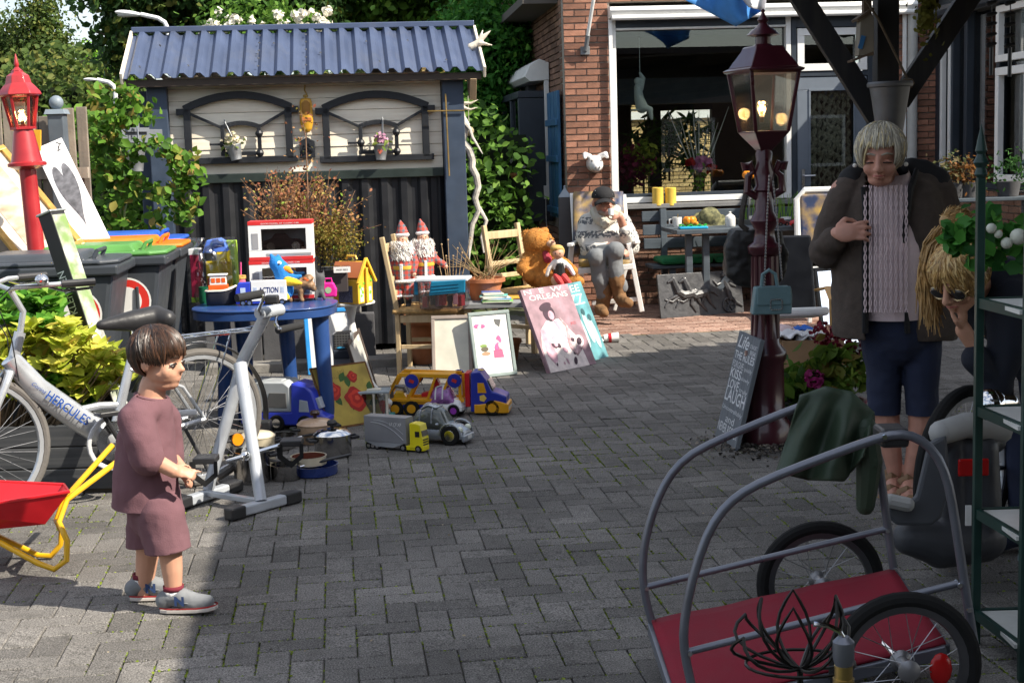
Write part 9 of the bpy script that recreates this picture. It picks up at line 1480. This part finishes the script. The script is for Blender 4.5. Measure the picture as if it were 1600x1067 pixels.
b = MB(); b.sheet(lambda u,v: tuple((bl_.lerp(br_,u)).lerp(nl_.lerp(nr_,u),v)+Vector((0,0,.006*mnoise.noise(Vector((u*5,v*4,0)))-.008*sin(pi*u)*sin(pi*v)))),24,14); b.build('bed',M_BED,ct,60,solid=.008)
for a,c_ in ((bl_,br_),(nl_,nr_),(bl_,nl_),(br_,nr_)): b = MB(); d = Vector((0,0,.022)); b.bar(a-d,c_-d,.025,.035); b.build('bed_rail',M_TBE,ct,0,.003)
def crail(nm,L_,Y,r,m_=None): b = MB(); pts = [P(x,y,Y)-o0 for x,y in L_]; sm = []; [sm.extend([pts[i].lerp(pts[i+1],t_)+(0*pts[i]) for t_ in (0,.5)]) for i in range(len(pts)-1)]; sm.append(pts[-1]); [sm.__setitem__(i,(sm[i-1]+sm[i]*2+sm[i+1])/4) for _ in (0,1) for i in range(1,len(sm)-1)]; b.tube(sm,r,12); b.build(nm,m_ or M_TBE,ct)
crail('hoop_tube',[(1020,975),(1008,935),(1003,900),(1005,860),(1012,825),(1028,775),(1048,738),(1078,707),(1130,683),(1235,640),(1285,622),(1320,622),(1350,642),(1366,672),(1373,710),(1385,815),(1397,895)],YF,.0125); crail('hoop_tube',[(1090,1110),(1078,1060),(1067,1010),(1067,975),(1080,905),(1104,832),(1128,794),(1160,767),(1205,745),(1300,710),(1375,682),(1410,675),(1440,684),(1468,712),(1484,755),(1492,810),(1505,900),(1522,1006)],YN,.0125)
crail('side_rail',[(1008,917),(1385,826)],YF,.010); crail('side_rail',[(1075,1018),(1497,911)],YN,.010)
for x,y,Y in ((1010,917,YF),(1385,827,YF),(1077,1018,YN),(1497,912,YN),(1020,968,YF),(1397,888,YF),(1380,681,YN),(1512,950,YN)): b = MB(); b.lathe([(0,-.018),(.007,-.018),(.007,-.012),(.004,-.012),(.004,.012),(.007,.012),(.007,.018),(0,.018)],8,X=TR(P(x,y,Y)-o0) @ RX(pi/2)); b.build('bolt',M_STL,ct)
b = MB(); b.box(P(1392,680,YN+.05)-o0,(.075,.1,.05)); b.build('clamp',M_BPL,ct,0,.01)
wheel(ct,tuple(Vector((P(1282,928,4.42).x,4.42,.2))-o0),.2,.021,20,rim=M('rim_dark',(.1,.1,.105),.4,.6)); wheel(ct,tuple(Vector((P(1414,1050,3.68).x,3.68,.2))-o0),.2,.021,20,rim=MATS['rim_dark'])
b = MB(); b.tube([Vector((P(1282,928,4.42).x,4.42,.2))-o0,Vector((P(1414,1050,3.68).x,3.68,.2))-o0],.01,8); b.build('axle',M_STL,ct); b = MB(); b.sph(Vector((P(1470,1045,3.66).x,3.66,P(1470,1045,3.66).z))-o0,(.03,.012,.045),12); b.build('spoke_reflector',M('reflector_red',(.4,.01,.01),.2),ct)
jk = thing('green_jacket','olive green rain jacket draped over the trailer hoop','jacket',P(1290,640,YF)); o0 = Vector(jk.location); Lt = [(1250,618),(1290,604),(1330,612),(1366,645)]; Lb = [(1213,738),(1262,750),(1318,752),(1350,712)]
def jsh(u,v):
    i = min(2,int(u*3)); f_ = u*3-i; a = np.array(Lt[i])*(1-f_)+np.array(Lt[i+1])*f_; c_ = np.array(Lb[i])*(1-f_)+np.array(Lb[i+1])*f_; s_ = v*1.7
    if s_ <= 1.: p = a*(1-s_)+c_*s_; dy = -.02-.05*s_**.5
    else: p = a*(1-(s_-1))+(c_+np.array([18,-18]))*(s_-1); dy = .03+.04*(s_-1)
    return P(p[0],p[1],YF+dy+.03*sin(u*15+v*5.)*min(1,abs(s_-(0 if s_ <= 1 else 1))*2)+.012*mnoise.noise(Vector((u*6,v*6,2))))-o0
def jsheet(v0,v1): b = MB(); b.sheet(lambda u,v: tuple(jsh(u,v0+(v1-v0)*v)),40,30); return b
M_JKT = M('olive_fabric',(.03,.05,.03),.55,var=.15,bump=.2); jsheet(0.,.588).build('front_drape',M_JKT,jk,60,solid=.006); jsheet(.5885,1.).build('back_drape',M_JKT,jk,60,solid=.006); b = MB(); b.limb([P(1352,668,YF-.02)-o0,P(1358,720,YF-.03)-o0,P(1352,790,YF-.02)-o0],[.035,.04,.028],10); b.build('sleeve',M_JKT,jk)
# child seat on parked bicycle
cs = thing('child_bike_seat','grey childs bicycle seat with red reflector on the parked bike','child seat',P(1470,900,4.95)); o0 = Vector(cs.location); YL = 4.95; M_CSG = M('seat_darkgrey',(.05,.053,.06),.5,bump=.2); M_CSL = M('seat_pad',(.34,.34,.33),.8)
b = MB(); b.limb([Lp(1420,840,.0),Lp(1470,850,.02),Lp(1535,840,.06)],[.06,.085,.085],14); [b.limb([Lp(x,700,.05),Lp(x,780,.04),Lp(x-4,850,.04)],[.045,.055,.06],12) for x in (1490,1515,1540)]; b.limb([Lp(1475,690,.04),Lp(1555,690,.1)],[.035,.04],12); blob(b,'shell',M_CSG,cs,.008,4); b = MB(); b.prism([tuple((q.x,q.z)) for q in (Lp(x,y,-.06) for x,y in ((1450,692),(1478,676),(1484,760),(1470,808),(1455,820),(1400,820),(1386,806),(1384,782),(1418,782),(1430,776)))],-.075,-.045); b.build('side_wing',M('wing_grey',(.075,.08,.09),.55),cs,0,.012)
b = MB(); b.limb([Lp(1470,676,-.03),Lp(1510,664,.02),Lp(1560,672,.1)],[.042,.045,.05],12); b.build('head_pad',M_CSL,cs); b = MB(); b.limb([Lp(1390,782,-.1),Lp(1418,788,-.1)],[.025,.025],10); b.build('arm_pad',M_CSL,cs); b = MB(); b.box(Lp(1521,730,-.09),(.105,.012,.06)); b.build('reflector',M('reflector_red',(.4,.01,.01),.2),cs,0,.01); b = MB(); b.tube([Lp(1500,870,.05),Lp(1505,900,.2),Lp(1515,880,.42)],.014,8); b.build('mount_bar',M_BPL,cs); b = MB(); b.box(Lp(1513,805,-.085),(.02,.006,.07)); b.build('sticker',M_WHT,cs,0)
pb_ = thing('parked_bicycle','dark bicycle parked at the right behind the rack','bicycle',(P(1505,940,5.3).x,5.3,0),.75); wheel(pb_,(0,0,.33),.33,.024,28); wheel(pb_,(.98,0,.33),.33,.024,28); b = MB(); [b.tube(L_,.017,10) for L_ in ([(0,0,.33),(.35,0,.3),(.3,0,.85)],[(.35,0,.3),(.85,0,.75),(.82,0,.95)],[(.98,0,.33),(.85,0,.75)],[(0,0,.33),(.29,0,.75)])]; b.build('frame',M_BPL,pb_); b = MB(); b.tube([(.7,.28,1.),(.8,.2,1.02),(.84,0,1.),(.8,-.2,1.02),(.7,-.28,1.)],.011,8); b.build('handlebar',M_STL,pb_); hl = MB(frame(P(1548,632,4.8)-Vector((0,0,0)),Vector((1,0,0)),Vector((0,1,0)),Vector((0,0,1)))); hl.limb([(0,0,0),(.07,.02,.0)],[.055,.03],14); o = wpart(hl,'headlamp',M_STL,pb_)
lo_ = thing('wire_lotus','black wire lotus ornament at the bottom edge','ornament',(P(1250,1010,2.75).x,2.75,0)); o0 = Vector(lo_.location); zc = P(1250,1045,2.75).z; k = 2.75/2290; M_WIR = M('black_wire',(.015,.014,.013),.35,.5)
for j in range(9): a = 2*pi*j/9+.2; e = Vector((cos(a),sin(a)*.8,0)); up = 118 if j % 2 == 0 else 72; rr_ = 66 if j % 2 == 0 else 125; b = MB(); pts = [Vector((0,0,zc))+e*rr_*k*sin(pi*min(1,t_*.62))+Vector((-e.y,e.x,0))*34*k*sin(pi*t_)*s_+Vector((0,0,up*k*t_**1.2)) for s_,ts in ((1,np.linspace(0,1,8)),(-1,np.linspace(1,0,8)[1:])) for t_ in ts]; b.tube(pts,.0035,6); b.build('petal',M_WIR,lo_)
b = MB(); b.tube([(0,0,zc),(0,0,0)],.006,6); b.build('stem',M_WIR,lo_); b = MB(); b.tube([(88*k*cos(a),66*k*sin(a),zc+10*k) for a in np.linspace(0,2*pi,24,endpoint=False)],.0035,6,closed=True); b.build('ring',M_WIR,lo_)
bs = thing('brass_tap','steel and brass tap fitting at the bottom edge','fitting',(P(1318,1067,2.6).x,2.6,0)); z1 = P(1318,1010,2.6).z; b = MB(); b.lathe([(.02,0),(.02,z1-.06),(.017,z1-.06),(.017,z1-.035),(.013,z1-.033)],16); b.build('brass_body',M('brass2',(.5,.36,.14),.3,.9),bs); b = MB(); b.lathe([(.016,z1-.035),(.02,z1-.02),(.02,z1+.01),(.01,z1+.02)],16); b.build('steel_neck',M_TBE,bs); b = MB(); b.tube([(0,0,z1+.015),(-.008,0,z1+.03),(-.03,0,z1+.042),(-.055,0,z1+.045)],.005,8); b.build('spout',M_STL,bs)
# hanging garland and wind chimes, window plants on the right
t = thing('hanging_garland','hanging green dried garland beside the pergola post','garland',P(1448,55,8.4)); pts = np.random.default_rng(5).normal(0,1,(260,3))*np.array([.03,.03,.09])+np.array([0,0,.13]); leafmesh('garland_body',pts,pts*0+np.array([0,-1,.2]),.03,Mleaf('garland_bud','#4a4a1c','#7a7a34','#8f8a4a'),t,1.3,.3,'stuff',.6,5); b = MB(); b.tube([(0,0,0),(0,0,.6)],.005,5); b.build('cord',M_BARK,t)
for j,(px,y1) in enumerate(((1550,118),(1579,120))):
    t = thing('bird_chime',('left' if j == 0 else 'right')+' hanging chain of little iron birds before the white window','wind chime',P(px,0,7.6),0,'iron bird chains'); b = MB(); zz_ = P(px,y1,7.6).z-P(px,0,7.6).z; b.tube([(0,0,.3),(0,0,zz_)],.003,5); b.tube([(0,0,zz_),(0,0,zz_*.62)],.01,6); b.build('chain',M_BPL,t); [(lambda b: (b.limb([(-.02,0,zz_*f_),(.02,0,zz_*f_+.008)],[.012,.008],8),b.build('bird',M_BPL,t)))(MB()) for f_ in (.05,.2,.33,.47,.6)]
for j,(px,py,col) in enumerate(((1490,285,('#4a5a34','#7a6a4a')),(1513,262,('#5a3a1c','#9a6a3a')),(1575,292,('#2c4a24','#4c7a3c')))): t = thing('sill_plant',('greyish heather','russet flowering','small green')[j]+' plant on the wing window sill','plant',P(px,py+18,11.9)); q,nn = clumps(26,10,(.16,.1,.16),px,(0,0,.2),.08,.2); leafmesh('foliage',q,nn,.04,Mleaf('sp%d' % j,*col),t,2.,.3,None,.6,px); b = MB(); b.lathe([(0,0),(.08,0),(.1,.12),(0,.12)],14); b.build('pot',M_CND,t)
ps = thing('plant_stand','low grey plant stand before the wing window','stand',(P(1530,310,11.9).x,11.9,0)); [(lambda b: (b.box(c_,d_),b.build(nm,M_GRW,ps,0,.005)))(MB()) for nm,c_,d_ in (('top',(0,0,1.055),(.9,.26,.03)),('leg',(-.4,0,.52),(.05,.2,1.04)),('leg',(.4,0,.52),(.05,.2,1.04)))]
for o in list(COL.objects):
    if o.name.startswith('sill_plant'): o.location.z = 1.072
gp2 = pot('small clay pot with grey plant on the side window',803,270,.09,.14,Y=15.0); gp2.location = P(803,292,15.0); pts = np.random.default_rng(3).normal(0,1,(40,3))*.05+np.array([0,0,.18]); leafmesh('foliage',pts,pts*0+np.array([0,-1,.5]),.06,Mleaf('grey_leaf','#8a9088','#b8bcb4'),gp2,2,.3,None,.6,3)
